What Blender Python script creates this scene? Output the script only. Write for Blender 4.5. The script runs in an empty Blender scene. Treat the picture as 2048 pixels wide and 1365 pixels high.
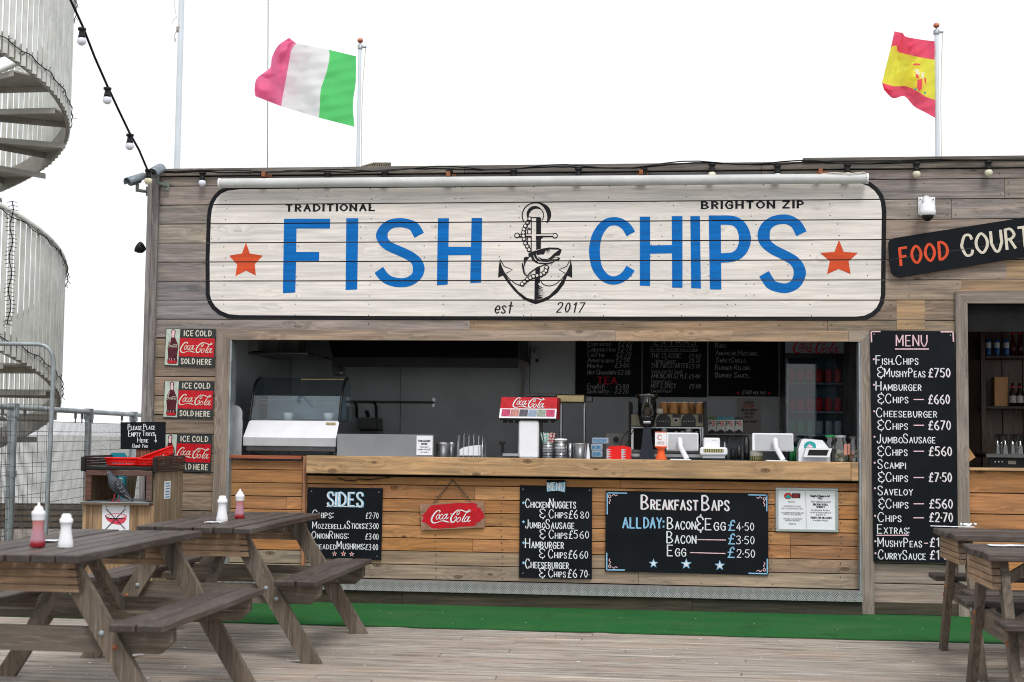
import bpy, math, random
from mathutils import Vector, Matrix
from mathutils.geometry import tessellate_polygon
random.seed(7)
R = math.radians
sc = bpy.context.scene
COL = sc.collection
# ------------------------------------------------------------------ camera
FPX, CX, CY, EYE, DIST = 2820.0, 1024.0, 682.5, 1.32, 11.0
_y, _p, _r = R(-6.506), R(3.85), R(0.621)
_f = Vector((math.sin(_y)*math.cos(_p), math.cos(_y)*math.cos(_p), math.sin(_p)))
_rt = Vector((math.cos(_y), -math.sin(_y), 0)); _up = _rt.cross(_f)
RT = math.cos(_r)*_rt + math.sin(_r)*_up; UP = -math.sin(_r)*_rt + math.cos(_r)*_up
CAM = Vector((0, -DIST, EYE))
cd = bpy.data.cameras.new('camera'); cam = bpy.data.objects.new('camera', cd); COL.objects.link(cam)
cd.sensor_width = 36; cd.lens = FPX/2048*36; cd.clip_start = .1; cd.clip_end = 3000
m = Matrix((RT, UP, -_f)).transposed().to_4x4(); m.translation = CAM; cam.matrix_world = m
cd.dof.use_dof = True; cd.dof.focus_distance = 10.9; cd.dof.aperture_fstop = 2.8
sc.camera = cam
# ------------------------------------------------------------------ sky, sun, exposure
w = bpy.data.worlds.new("World"); sc.world = w; w.use_nodes = True
nt = w.node_tree; nt.nodes.clear()
sky = nt.nodes.new('ShaderNodeTexSky'); sky.sky_type = 'NISHITA'; sky.sun_disc = False
sky.sun_elevation = R(52); sky.sun_rotation = R(160); sky.dust_density = 4
mx = nt.nodes.new('ShaderNodeMix'); mx.data_type = 'RGBA'; mx.inputs[0].default_value = .9
mx.inputs[7].default_value = (11.9, 12.1, 12.4, 1)          # the closed white cloud cover
bg = nt.nodes.new('ShaderNodeBackground'); bg.inputs[1].default_value = .1
wo = nt.nodes.new('ShaderNodeOutputWorld')
nt.links.new(sky.outputs[0], mx.inputs[6]); nt.links.new(mx.outputs[2], bg.inputs[0]); nt.links.new(bg.outputs[0], wo.inputs[0])
sd = bpy.data.lights.new('sun', 'SUN'); sd.energy = 1.7; sd.angle = R(18); sd.color = (1, .97, .93)
sun = bpy.data.objects.new('sun', sd); COL.objects.link(sun); sun.rotation_euler = (R(38), 0, R(20))
sc.view_settings.view_transform = 'Standard'; sc.view_settings.look = 'None'; sc.view_settings.gamma = 1
sc.view_settings.exposure = 0.0
sc.render.engine = 'CYCLES'; sc.cycles.filter_width = 1.05; sc.cycles.max_bounces = 8; sc.cycles.diffuse_bounces = 4; sc.cycles.transparent_max_bounces = 16
# ------------------------------------------------------------------ where things stand
def ray(px, py): return (_f + RT*((px-CX)/FPX) - UP*((py-CY)/FPX))
def P(px, py, Y=0.0):
    d = ray(px, py); return CAM + d*((Y-CAM.y)/d.y)
def G(px, py, z=0.0):
    d = ray(px, py); return CAM + d*((z-CAM.z)/d.z)
def D(px, py, depth): return CAM + ray(px, py)*depth
def rect(x0, y0, x1, y1, Y=0.0):
    a, b, c, d = P(x0, y0, Y), P(x1, y0, Y), P(x0, y1, Y), P(x1, y1, Y)
    return (a.x+c.x)/2, (b.x+d.x)/2, (c.z+d.z)/2, (a.z+b.z)/2       # X0 X1 Z0 Z1
def ppm(Y, px=1024): return FPX/((P(px, 700, Y)-CAM).dot(_f))
# ------------------------------------------------------------------ meshes
class MB:
    def __init__(s): s.v = []; s.f = []; s.sm = []
    def add(s, vs, fs, smooth=False):
        n = len(s.v); s.v += [Vector(v) for v in vs]
        s.f += [tuple(i+n for i in f) for f in fs]; s.sm += [smooth]*len(fs); return s
    def box(s, x0, x1, y0, y1, z0, z1, M=None):
        vs = [Vector((x, y, z)) for z in (z0, z1) for y in (y0, y1) for x in (x0, x1)]
        if M: vs = [M @ v for v in vs]
        return s.add(vs, [(0, 2, 3, 1), (4, 5, 7, 6), (0, 1, 5, 4), (2, 6, 7, 3), (0, 4, 6, 2), (1, 3, 7, 5)])
    def cbox(s, x0, x1, y0, y1, z0, z1, c=.004, M=None):              # all edges chamfered
        xs = ((x0, x0+c), (x1, x1-c)); ys = ((y0, y0+c), (y1, y1-c)); zs = ((z0, z0+c), (z1, z1-c))
        vs = []; idx = {}
        for i in (0, 1):
            for j in (0, 1):
                for k in (0, 1):
                    for a in range(3):
                        idx[i, j, k, a] = len(vs)
                        vs.append(Vector((xs[i][a != 0], ys[j][a != 1], zs[k][a != 2])))
        fs = []
        q = lambda *t: [idx[x] for x in t]
        for i in (0, 1):
            f = q((i, 0, 0, 0), (i, 1, 0, 0), (i, 1, 1, 0), (i, 0, 1, 0)); fs.append(f if i else f[::-1])
            f = q((0, i, 0, 1), (0, i, 1, 1), (1, i, 1, 1), (1, i, 0, 1)); fs.append(f if i else f[::-1])
            f = q((0, 0, i, 2), (1, 0, i, 2), (1, 1, i, 2), (0, 1, i, 2)); fs.append(f if i else f[::-1])
        for i in (0, 1):
            for j in (0, 1):
                fl = (i == j)
                f = q((i, j, 0, 0), (i, j, 0, 1), (i, j, 1, 1), (i, j, 1, 0)); fs.append(f if fl else f[::-1])
                f = q((i, 0, j, 0), (i, 0, j, 2), (i, 1, j, 2), (i, 1, j, 0)); fs.append(f[::-1] if fl else f)
                f = q((0, i, j, 1), (0, i, j, 2), (1, i, j, 2), (1, i, j, 1)); fs.append(f if fl else f[::-1])
                for k in (0, 1):
                    f = q((i, j, k, 0), (i, j, k, 1), (i, j, k, 2)); fs.append(f if (i+j+k) % 2 else f[::-1])
        if M: vs = [M @ v for v in vs]
        return s.add(vs, fs)
    def tube(s, pts, r, n=8, cap=True, closed=False):
        pts = [Vector(p) for p in pts]; rs = r if isinstance(r, (list, tuple)) else [r]*len(pts)
        vs = []; N = len(pts); up = None
        for i, p in enumerate(pts):
            a = pts[(i-1) % N] if (i or closed) else p; b = pts[(i+1) % N] if (i < N-1 or closed) else p
            d = (b-a); d = d.normalized() if d.length > 1e-9 else Vector((0, 0, 1))
            if up is None: up = Vector((0, 0, 1)) if abs(d.z) < .9 else Vector((1, 0, 0))
            u = d.cross(up); u = u.normalized() if u.length > 1e-6 else d.orthogonal().normalized()
            v = u.cross(d).normalized(); up = v
            vs += [p+(u*math.cos(t)+v*math.sin(t))*rs[i] for t in (2*math.pi*k/n for k in range(n))]
        fs = []
        for i in range(N if closed else N-1):
            j = (i+1) % N
            fs += [(i*n+k, i*n+(k+1) % n, j*n+(k+1) % n, j*n+k) for k in range(n)]
        s.add(vs, fs, n > 4)
        if cap and not closed: s.add(vs[:n], [tuple(range(n))[::-1]]); s.add(vs[-n:], [tuple(range(n))])
        return s
    def lathe(s, prof, c, n=16, M=None, sx=1, sy=1, sm=True):           # prof (r, z) from the bottom up
        vs = []; c = Vector(c)
        for r, z in prof:
            for k in range(n):
                t = 2*math.pi*k/n; v = Vector((r*math.cos(t)*sx, r*math.sin(t)*sy, z))
                vs.append(c+(M @ v if M else v))
        fs = [(i*n+k, i*n+(k+1) % n, (i+1)*n+(k+1) % n, (i+1)*n+k) for i in range(len(prof)-1) for k in range(n)]
        s.add(vs, fs, sm)
        if prof[0][0] > 1e-5: s.add(vs[:n], [tuple(range(n))[::-1]])
        if prof[-1][0] > 1e-5: s.add(vs[-n:], [tuple(range(n))])
        return s
    def ball(s, c, r, n=10, sx=1, sy=1, sz=1, M=None):
        pr = [(r*math.sin(math.pi*i/(n//2+1)) if 0 < i < n//2+1 else 0, -r*math.cos(math.pi*i/(n//2+1))*sz) for i in range(n//2+2)]
        return s.lathe(pr, c, n, M, sx, sy)
    def prism(s, poly, ax, a, b):                                   # polygon extruded along axis ax from a to b
        def mk(u, v, t): return {'x': (t, u, v), 'y': (u, t, v), 'z': (u, v, t)}[ax]
        n = len(poly); vs = [mk(u, v, a) for u, v in poly]+[mk(u, v, b) for u, v in poly]
        tr = tessellate_polygon([[Vector((u, v, 0)) for u, v in poly]])
        fs = [tuple(t) for t in tr]+[tuple(i+n for i in reversed(t)) for t in tr]
        fs += [(i, (i+1) % n, n+(i+1) % n, n+i) for i in range(n)]
        return s.add(vs, fs)
    def build(s, name, mat, parent=None, loc=None, color=None, fix=True):
        me = bpy.data.meshes.new(name); o = bpy.data.objects.new(name, me)
        off = Vector((0, 0, 0)); q = parent
        while q is not None: off += q.location; q = q.parent
        if loc is not None and parent is None: o.location = loc; off = Vector(loc)
        me.from_pydata([v-off for v in s.v], [], s.f)
        me.polygons.foreach_set('use_smooth', s.sm)
        me.materials.append(mat); COL.objects.link(o)
        if fix and len(s.f) < 60000:
            import bmesh
            bm = bmesh.new(); bm.from_mesh(me); bmesh.ops.recalc_face_normals(bm, faces=bm.faces); bm.to_mesh(me); bm.free()
        if parent: o.parent = parent
        if color: o.color = (*color, 1)
        return o
def tag(o, label=None, cat=None, group=None, kind=None):
    if label: o['label'] = label
    if cat: o['category'] = cat
    if group: o['group'] = group
    if kind: o['kind'] = kind
    return o
def thing(name, label, cat, loc=(0, 0, 0), group=None):
    o = bpy.data.objects.new(name, None); COL.objects.link(o); o.location = loc; o.empty_display_size = .1
    return tag(o, label, cat, group)
def box(name, mat, parent, x0, x1, y0, y1, z0, z1, c=.003, color=None, label=None):
    o = MB().cbox(x0, x1, y0, y1, z0, z1, c).build(name, mat, parent, color=color, fix=False)
    if label: o['label'] = label
    return o
def copy_tree(o, parent=None):
    c = o.copy(); COL.objects.link(c); c.parent = parent
    for ch in list(o.children): copy_tree(ch, c)
    return c
# ------------------------------------------------------------------ materials
MATS = {}
class NT:
    def __init__(s, name):
        s.m = bpy.data.materials.new(name); s.m.use_nodes = True; s.t = s.m.node_tree; s.b = s.t.nodes['Principled BSDF']
        s.o = s.t.nodes['Material Output']
    def n(s, ty, **kw):
        x = s.t.nodes.new('ShaderNode'+ty)
        for k, v in kw.items():
            if k.startswith('i'): x.inputs[int(k[1:])].default_value = v
            else: setattr(x, k, v)
        return x
    def l(s, a, b): s.t.links.new(a, b)
    def math(s, op, a, b=0.0, clamp=False):
        x = s.n('Math', operation=op, use_clamp=clamp)
        for i, v in enumerate((a, b)):
            if hasattr(v, 'links'): s.l(v, x.inputs[i])
            else: x.inputs[i].default_value = v
        return x.outputs[0]
    def mr(s, v, a, b, c=0.0, d=1.0):
        x = s.n('MapRange'); x.inputs[1].default_value = a; x.inputs[2].default_value = b; x.inputs[3].default_value = c; x.inputs[4].default_value = d
        s.l(v, x.inputs[0]); return x.outputs[0]
    def mix(s, f, a, b, bl='MIX'):
        x = s.n('Mix', data_type='RGBA', blend_type=bl)
        for i, v in ((0, f), (6, a), (7, b)):
            if hasattr(v, 'links'): s.l(v, x.inputs[i])
            else: x.inputs[i].default_value = v if i == 0 else (*v[:3], 1)
        return x.outputs[2]
    def co(s, scale, rnd=True, off=None):
        tc = s.n('TexCoord').outputs['Object']
        if rnd:
            oi = s.n('ObjectInfo').outputs['Random']; cx = s.n('CombineXYZ')
            for i, k in enumerate((53., 17., 31.)): s.l(s.math('MULTIPLY', oi, k), cx.inputs[i])
            va = s.n('VectorMath', operation='ADD'); s.l(tc, va.inputs[0]); s.l(cx.outputs[0], va.inputs[1]); tc = va.outputs[0]
        vm = s.n('VectorMath', operation='MULTIPLY'); s.l(tc, vm.inputs[0]); vm.inputs[1].default_value = scale
        if off is not None:
            v2 = s.n('VectorMath', operation='ADD'); s.l(vm.outputs[0], v2.inputs[0]); s.l(off, v2.inputs[1]); return v2.outputs[0]
        return vm.outputs[0]
    def noise(s, v, sc_=1., det=3., ro=.6, dis=0.):
        x = s.n('TexNoise'); x.inputs['Scale'].default_value = sc_; x.inputs['Detail'].default_value = det
        x.inputs['Roughness'].default_value = ro; x.inputs['Distortion'].default_value = dis; s.l(v, x.inputs['Vector']); return x.outputs['Fac']
    def bump(s, h, st, dist=.002):
        b = s.n('Bump'); b.inputs['Strength'].default_value = st; b.inputs['Distance'].default_value = dist; s.l(h, b.inputs['Height']); s.l(b.outputs[0], s.b.inputs['Normal'])
def ax(axis, along, across):
    return {'x': (along, across, across), 'y': (across, along, across), 'z': (across, across, along)}[axis]
def wood(name, axis, rough=.8, var=.6, knots=1., weather=.4, light=.3, kfreq=.5, bump=.6, paint=None, wcol=(.15, .145, .14), spec=.12, tone=1.):
    s = NT(name); MATS[name] = s.m
    col = s.n('ObjectInfo').outputs['Color'] if paint is None else None
    vo = s.n('TexVoronoi'); vo.inputs['Scale'].default_value = 1; s.l(s.co(ax(axis, 3.1, 7.)), vo.inputs['Vector'])
    pick = s.n('SeparateColor'); s.l(vo.outputs['Color'], pick.inputs[0])
    has = s.math('GREATER_THAN', pick.outputs[0], kfreq)
    infl = s.math('MULTIPLY', s.mr(vo.outputs['Distance'], 0, .5, 1, 0), has)
    off = s.n('CombineXYZ'); o3 = s.math('MULTIPLY', infl, 2.2)
    for i, a in enumerate('xyz'):
        if a != axis: s.l(o3, off.inputs[i])
    g1 = s.noise(s.co(ax(axis, 1.6, 48), off=off.outputs[0]), 1, 4, .65, .4)
    g2 = s.noise(s.co(ax(axis, 1.1, 9)), 1, 3, .6, 1.2)
    g3 = s.noise(s.co(ax(axis, 5, 150)), 1, 3, .7)
    bl = s.noise(s.co(ax(axis, .9, 2.2)), 1, 4, .65)
    base = col if paint is None else paint
    c = s.mix(1.0, base, s.mix(s.mr(g1, .3, .72), (1.25, 1.22, 1.2), (1-var*.8, 1-var*.85, 1-var*.9)), 'MULTIPLY')
    c = s.mix(1.0, c, s.mix(s.mr(g2, .3, .7), tuple(1+(v-1)*tone for v in (1.2, 1.12, 1.04)), tuple(1+(v-1)*tone for v in (.66, .68, .70))), 'MULTIPLY')
    c = s.mix(s.math('MULTIPLY', s.mr(bl, .5, .75), weather), c, wcol)
    cr = s.mr(g3, .56, .68); c = s.mix(s.math('MULTIPLY', cr, .6*var), c, (.07, .06, .05)); c = s.mix(s.math('MULTIPLY', s.mr(g3, .45, .3), light*var), c, (.6, .57, .53))
    kn = s.math('MULTIPLY', s.mr(vo.outputs['Distance'], .09, .045), has)
    ring = s.math('MULTIPLY', s.math('MULTIPLY', s.mr(vo.outputs['Distance'], .13, .10), s.mr(vo.outputs['Distance'], .065, .095)), has)
    c = s.mix(s.math('MULTIPLY', kn, .6*knots), c, (.07, .035, .02))
    c = s.mix(s.math('MULTIPLY', ring, .55*knots), c, (.06, .035, .025))
    if paint is None:                                                # end grain is darker than the faces
        sn = s.n('SeparateXYZ'); s.l(s.n('TexCoord').outputs['Normal'], sn.inputs[0]); eg = s.mr(s.math('ABSOLUTE', sn.outputs['xyz'.index(axis)]), .8, .95)
        c = s.mix(s.math('MULTIPLY', eg, .65), c, (.03, .026, .024))
    s.l(c, s.b.inputs['Base Color']); s.b.inputs['Roughness'].default_value = rough; s.b.inputs['Specular IOR Level'].default_value = spec
    h = s.math('ADD', g1, s.math('MULTIPLY', g3, .4)); s.bump(h, bump, .0015)
    return s.m
def plain(name, col, rough=.5, metal=0., var=.12, nscale=6., bump=0., spec=.25, dirt=0., dcol=(.1, .09, .08), emit=0., objcol=False):
    s = NT(name); MATS[name] = s.m
    n = s.noise(s.co((nscale,)*3), 1, 4, .6)
    base = s.n('ObjectInfo').outputs['Color'] if objcol else col
    k = s.mix(s.mr(n, .3, .7), (1+var,)*3, (1-var,)*3); c = s.mix(1., base, k, 'MULTIPLY')
    if dirt:
        n2 = s.noise(s.co((nscale*.6, nscale*.6, nscale*.35)), 1, 5, .7); c = s.mix(s.math('MULTIPLY', s.mr(n2, .48, .7), dirt), c, dcol)
    s.l(c, s.b.inputs['Base Color']); s.b.inputs['Metallic'].default_value = metal
    s.l(s.mr(n, .3, .7, max(.02, rough-.1), min(1, rough+.1)), s.b.inputs['Roughness']); s.b.inputs['Specular IOR Level'].default_value = spec
    if bump: s.bump(s.noise(s.co((nscale*8,)*3), 1, 3), bump)
    if emit: s.l(c, s.b.inputs['Emission Color']); s.b.inputs['Emission Strength'].default_value = emit
    return s.m
def glass(name, tint=(.8, .85, .86), refl=.12, rough=.03):
    s = NT(name); MATS[name] = s.m; t = s.n('BsdfTransparent'); t.inputs[0].default_value = (*tint, 1)
    g = s.n('BsdfGlossy'); g.inputs['Roughness'].default_value = rough; g.inputs[0].default_value = (.9, .9, .9, 1)
    lw = s.n('LayerWeight'); lw.inputs[0].default_value = .35; f = s.math('ADD', s.math('MULTIPLY', lw.outputs['Fresnel'], .6), refl, True)
    x = s.n('MixShader'); s.l(f, x.inputs[0]); s.l(t.outputs[0], x.inputs[1]); s.l(g.outputs[0], x.inputs[2]); s.l(x.outputs[0], s.o.inputs[0])
    return s.m
def cloth(name, col):
    s = NT(name); MATS[name] = s.m; n = s.noise(s.co((5, 5, 9), False), 1, 3)
    c = s.mix(s.mr(n, .35, .65), col, tuple(v*.96 for v in col))
    d = s.n('BsdfDiffuse'); t = s.n('BsdfTranslucent'); x = s.n('MixShader'); x.inputs[0].default_value = .55
    s.l(c, d.inputs[0]); s.l(c, t.inputs[0]); s.l(d.outputs[0], x.inputs[1]); s.l(t.outputs[0], x.inputs[2]); s.l(x.outputs[0], s.o.inputs[0])
    return s.m
for a in 'xyz':
    wood('weathered_wood_'+a, a); wood('new_wood_'+a, a, weather=.15, var=.5, knots=1.4, wcol=(.3, .24, .18), light=.08, kfreq=.3); wood('dark_wood_'+a, a, rough=.5, knots=.3, weather=.5, var=.6, wcol=(.17, .155, .15), spec=.35)
wood('white_sign_paint', 'x', paint=(.71, .69, .665), var=.2, knots=.4, light=.2, weather=.28, wcol=(.55, .49, .43), bump=.5, rough=.6, tone=.35)
wood('blue_sign_paint', 'x', paint=(.002, .145, .50), tone=.4, light=0, var=.28, knots=.25, weather=.12, wcol=(.02, .14, .38), bump=.4, rough=.55)
wood('black_sign_paint', 'x', paint=(.012, .013, .018), var=.3, light=0, knots=.1, weather=.05, bump=.4, rough=.55)
wood('red_sign_paint', 'x', paint=(.62, .085, .03), light=0, tone=.5, var=.3, knots=.2, weather=.1, wcol=(.6, .2, .12), bump=.4, rough=.6)
plain('chalkboard', (.007, .009, .012), .6, var=.25, nscale=3, dirt=.12, dcol=(.02, .022, .026), spec=.1)
plain('chalk_white', (.72, .76, .78), .8, var=.22, nscale=45)
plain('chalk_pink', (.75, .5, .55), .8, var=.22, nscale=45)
plain('chalk_blue', (.25, .5, .72), .8, var=.2, nscale=45)
plain('chalk_red', (.6, .04, .05), .8, var=.2, nscale=45)
plain('tin_red', (.50, .007, .016), .45, var=.2, nscale=25, dirt=.1, dcol=(.3, .05, .05))
plain('tin_cream', (.66, .62, .52), .5, var=.12, nscale=25, dirt=.2, dcol=(.35, .3, .22))
plain('tin_black', (.028, .034, .036), .5, var=.3, nscale=20, dirt=.3, dcol=(.1, .09, .08))
plain('tin_green', (.45, .52, .44), .5, var=.15, nscale=25, dirt=.25, dcol=(.3, .3, .22))
plain('bottle_cola', (.07, .008, .014), .35, var=.5, nscale=30)
plain('galvanised_steel', (.33, .37, .39), .45, .55, var=.25, nscale=9, dirt=.25, dcol=(.2, .2, .19))
plain('brushed_steel', (.42, .43, .44), .32, .85, var=.15, nscale=5)
plain('dark_steel', (.12, .12, .12), .35, .8, var=.2, nscale=5)
plain('white_plastic', (.8, .81, .84), .4, var=.05)
plain('grey_plastic', (.45, .46, .48), .45, var=.08)
plain('black_plastic', (.012, .012, .013), .4, var=.2)
plain('red_plastic', (.75, .012, .01), .35, var=.12)
plain('orange_plastic', (.85, .12, .03), .4, var=.08)
plain('white_paint', (.66, .675, .64), .5, var=.16, nscale=5, dirt=.35, dcol=(.40, .37, .29), bump=.15)
plain('white_pole_paint', (.72, .78, .84), .4, var=.06, nscale=3, dirt=.12, dcol=(.5, .5, .45))
plain('hoarding_paint', (.76, .79, .78), .5, var=.08, nscale=3, dirt=.15, dcol=(.5, .5, .45))
wood('tarred_wood', 'x', weather=.25, var=.5, light=.1, wcol=(.07, .065, .055))
plain('stair_paint', (.36, .345, .31), .6, var=.15, nscale=5, dirt=.35, dcol=(.2, .18, .13), bump=.2)
plain('roller_paint', (.56, .57, .56), .35, var=.1, nscale=5, dirt=.2, dcol=(.35, .35, .3))
plain('rust', (.30, .12, .06), .8, .2, var=.5, nscale=30)
plain('copper_ball', (.55, .2, .12), .4, .6, var=.3, nscale=20)
plain('bulb_glass', (.74, .76, .86), .25, var=.04)
plain('old_bulb_glass', (.7, .66, .5), .3, var=.1)
plain('kitchen_panel', (.47, .49, .50), .5, 0., var=.14, nscale=1.6, dirt=.3, dcol=(.4, .4, .38))
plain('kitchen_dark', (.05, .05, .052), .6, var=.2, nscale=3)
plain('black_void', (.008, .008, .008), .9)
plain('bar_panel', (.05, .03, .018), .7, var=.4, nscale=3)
plain('cardboard', (.45, .25, .12), .8, var=.12, nscale=9)
plain('paper', (.78, .8, .84), .8, var=.03)
plain('tint', (1, 1, 1), .5, var=.12, nscale=14, objcol=True)
plain('tint_gloss', (1, 1, 1), .2, var=.08, nscale=14, objcol=True)
plain('brass', (.45, .36, .2), .3, .8, var=.15)
plain('cable_black', (.008, .008, .009), .6)
glass('cabinet_glass', (.72, .81, .84), .05); glass('jar_glass', (.78, .82, .8), .1); glass('fridge_glass', (.8, .85, .88), .015, .03)
plain('sauce', (.35, .02, .018), .35, var=.2)
cloth('flag_green', (.16, .78, .24)); cloth('flag_white', (1, 1, 1)); cloth('flag_red', (1, .24, .44)); cloth('flag_yellow', (1, .95, .12)); cloth('flag_red_b', (1, .14, .24))
M = MATS
def _turf():
    s = NT('turf_carpet'); M['turf_carpet'] = s.m
    a = s.noise(s.co((45, 120, 1), False), 1, 4, .8); b = s.noise(s.co((1.2, 3, 1), False), 1, 5, .6)
    c = s.mix(s.mr(a, .3, .7), (.032, .165, .045), (.012, .078, .022)); c = s.mix(s.math('MULTIPLY', s.mr(b, .45, .68), .6), c, (.055, .14, .05)); b2 = s.noise(s.co((2.6, 1.1, 1), False, None), 1, 5, .7); c = s.mix(s.math('MULTIPLY', s.mr(b2, .55, .72), .5), c, (.02, .055, .022))
    vo = s.n('TexVoronoi'); vo.inputs['Scale'].default_value = 9; s.l(s.co((1, 1, 1), False), vo.inputs['Vector'])
    c = s.mix(s.math('MULTIPLY', s.mr(vo.outputs['Distance'], .055, .03), .6), c, (.3, .35, .3))
    s.l(c, s.b.inputs['Base Color']); s.b.inputs['Roughness'].default_value = .95; s.b.inputs['Specular IOR Level'].default_value = .1; s.bump(a, .7, .004)
_turf()
def _deck():
    s = NT('deck_wood'); M['deck_wood'] = s.m
    a = s.noise(s.co((1.3, 30, 1)), 1, 4, .8, .6); b = s.noise(s.co((.9, 5, 1)), 1, 4, .6, 1.); d = s.noise(s.co((.5, .8, 1), False), 1, 4, .6)
    g = s.n('TexWave', wave_type='BANDS', bands_direction='Y'); g.inputs['Scale'].default_value = 14; g.inputs['Distortion'].default_value = .6; g.inputs['Detail'].default_value = 1; s.l(s.co((1, 1, 1), False), g.inputs['Vector'])
    c = s.mix(s.mr(a, .36, .64), (.57, .51, .445), (.15, .13, .112)); e = s.noise(s.co((2.2, 22, 1)), 1, 3, .6); c = s.mix(s.math('MULTIPLY', s.mr(e, .58, .68), .65), c, (.07, .06, .055)); c = s.mix(s.math('MULTIPLY', s.mr(b, .45, .7), .7), c, (.42, .30, .22))
    c = s.mix(s.math('MULTIPLY', s.mr(d, .45, .7), .5), c, (.33, .32, .31))
    c = s.mix(s.math('MULTIPLY', s.mr(g.outputs['Fac'], .35, .05), .45), c, (.09, .08, .07))
    s.l(c, s.b.inputs['Base Color']); s.b.inputs['Roughness'].default_value = .8; s.b.inputs['Specular IOR Level'].default_value = .3
    s.bump(s.math('ADD', a, g.outputs['Fac']), .6, .003)
_deck()
def _tread():
    s = NT('tread_plate'); M['tread_plate'] = s.m
    tc = s.n('TexCoord').outputs['Object']; sp = s.n('SeparateXYZ'); s.l(tc, sp.inputs[0])
    zz = s.math('ADD', sp.outputs[2], sp.outputs[1]); k = 14.
    u = s.math('MULTIPLY', s.math('ADD', sp.outputs[0], zz), k); v = s.math('MULTIPLY', s.math('SUBTRACT', sp.outputs[0], zz), k)
    ck = s.math('MODULO', s.math('ADD', s.math('FLOOR', u), s.math('FLOOR', v)), 2.); ck = s.math('ABSOLUTE', ck)
    f = s.mix(ck, (0, 0, 0), (1, 1, 1)); sa = s.math('ABSOLUTE', s.math('SINE', s.math('MULTIPLY', u, 12.6))); sb = s.math('ABSOLUTE', s.math('SINE', s.math('MULTIPLY', v, 12.6)))
    mx_ = s.n('Mix'); s.l(ck, mx_.inputs[0]); s.l(sa, mx_.inputs[2]); s.l(sb, mx_.inputs[3]); h = mx_.outputs[0]
    n = s.noise(s.co((4, 4, 9), False), 1, 4)
    c = s.mix(s.mr(h, .2, .8), (.15, .155, .155), (.42, .43, .43)); c = s.mix(s.math('MULTIPLY', ck, .22), c, (.13, .135, .135)); c = s.mix(s.mr(n, .45, .75, 0, .5), c, (.25, .24, .22))
    s.l(c, s.b.inputs['Base Color']); s.b.inputs['Metallic'].default_value = .45; s.b.inputs['Roughness'].default_value = .5; s.bump(h, .8, .003)
_tread()
# ------------------------------------------------------------------ lettering: strokes laid as thin paint on a plane Y = const
GL = {'A': '003a 3a60 1454', 'B': '000a ~0a3a583505 ~0535623000', 'C': '~685a2a0604205062', 'D': '000a ~0a2a5865522000', 'E': '000a 0a5a 0545 0050',
 'F': '000a 0a5a 0545', 'G': '~685a2a0604205061 6165 6535', 'H': '000a 606a 0565', 'I': '000a', 'J': '4a43 ~43301002', 'K': '000a 045a 2650', 'L': '000a 0050',
 'M': '000a 0a33 337a 7a70', 'N': '000a 0a60 606a', 'O': '~3a07033063673a', 'P': '000a ~0a3a573505', 'Q': '~3a07033063673a 4261', 'R': '000a ~0a3a573505 2550',
 'S': '~584a1a08164452401002', 'T': '0a6a 3a30', 'U': '~0a0604204064666a', 'V': '0a30 306a', 'W': '0a20 2047 4760 608a', 'X': '006a 0a60', 'Y': '0a35 6a35 3530', 'Z': '0a6a 6a00 0060',
 '0': '~2a07032043472a', '1': '082a 2a20', '2': '~081a4a584500 0050', '3': '~091a4a583625 ~254552401001', '4': '4a03 0363 4740', '5': '5a1a 1a06 ~0636533001', '6': '~4a170320405335 ~350504',
 '7': '0a5a 5a10', '8': '~2a082552300235482a', '9': '~1043573a1a072557', '£': '~584a28261100 0050 0545', '&': '~584a1a082535 ~3503104052 3c3a 303y', ':': '0102 0607', '.': '0001', '-': '0545', '_': '05a5 a5j5', "'": '0a08', ',': '000y',
 '·': '0405', '*': '1418', '!': '0a03 0001', '/': '004a', '(': '~2a06042z', ')': '~0a26240z', '=': '0343 0646',
 'a': '~45260402204244 4640', 'b': '0a00 ~042644422002', 'c': '~452604022041', 'd': '4a40 ~442604022042', 'e': '~0343452604022041', 'f': '~4a292y 0545', 'g': '~45260402204244 464z ~4z2x0y', 'h': '0a00 ~042644 4440', 'i': '0600 0809', 'k': '0a00 0246 1440', 'l': '0a00',
 'm': '0600 ~042634 3430 ~345664 6460', 'n': '0600 ~042644 4440', 'o': '~26040220424426', 'p': '060x ~042644422002', 'r': '0600 ~042636', 's': '~45260523412001', 't': '2920 0646', 'u': '~0602204244 4640', 'v': '0620 2046', 'w': '0620 2044 4460 6086', 'y': '0622 460x', 'z': '0646 4600 0040', 'q': '~45260402204244 464x', 'j': '260y', 'x': '0046 0640'}
DG = {c: i for i, c in enumerate('0123456789abc')}; DG.update({'z': -1, 'y': -2, 'x': -3, 'j': 19})
def glyph(ch):
    out = []
    for t in GL[ch].split():
        sm = t[0] == '~'; t = t.lstrip('~')
        pts = [(DG[t[i]]/10, DG[t[i+1]]/10) for i in range(0, len(t)-1, 2)]
        out.append((sm, pts))
    return out, max(p[0] for s_, q in out for p in q)
def catmull(pts, n=5):
    closed = pts[0] == pts[-1] and len(pts) > 3; q = list(pts); out = []
    N = len(q)
    for i in range(N-1):
        p0 = q[i-1] if i else (q[-2] if closed else q[0]); p1, p2 = q[i], q[i+1]; p3 = q[i+2] if i+2 < N else (q[1] if closed else q[-1])
        for k in range(n):
            t = k/n
            out.append(tuple(.5*((2*p1[d])+(-p0[d]+p2[d])*t+(2*p0[d]-5*p1[d]+4*p2[d]-p3[d])*t*t+(-p0[d]+3*p1[d]-3*p2[d]+p3[d])*t**3) for d in range(len(p1))))
    out.append(tuple(q[-1])); return out
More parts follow.
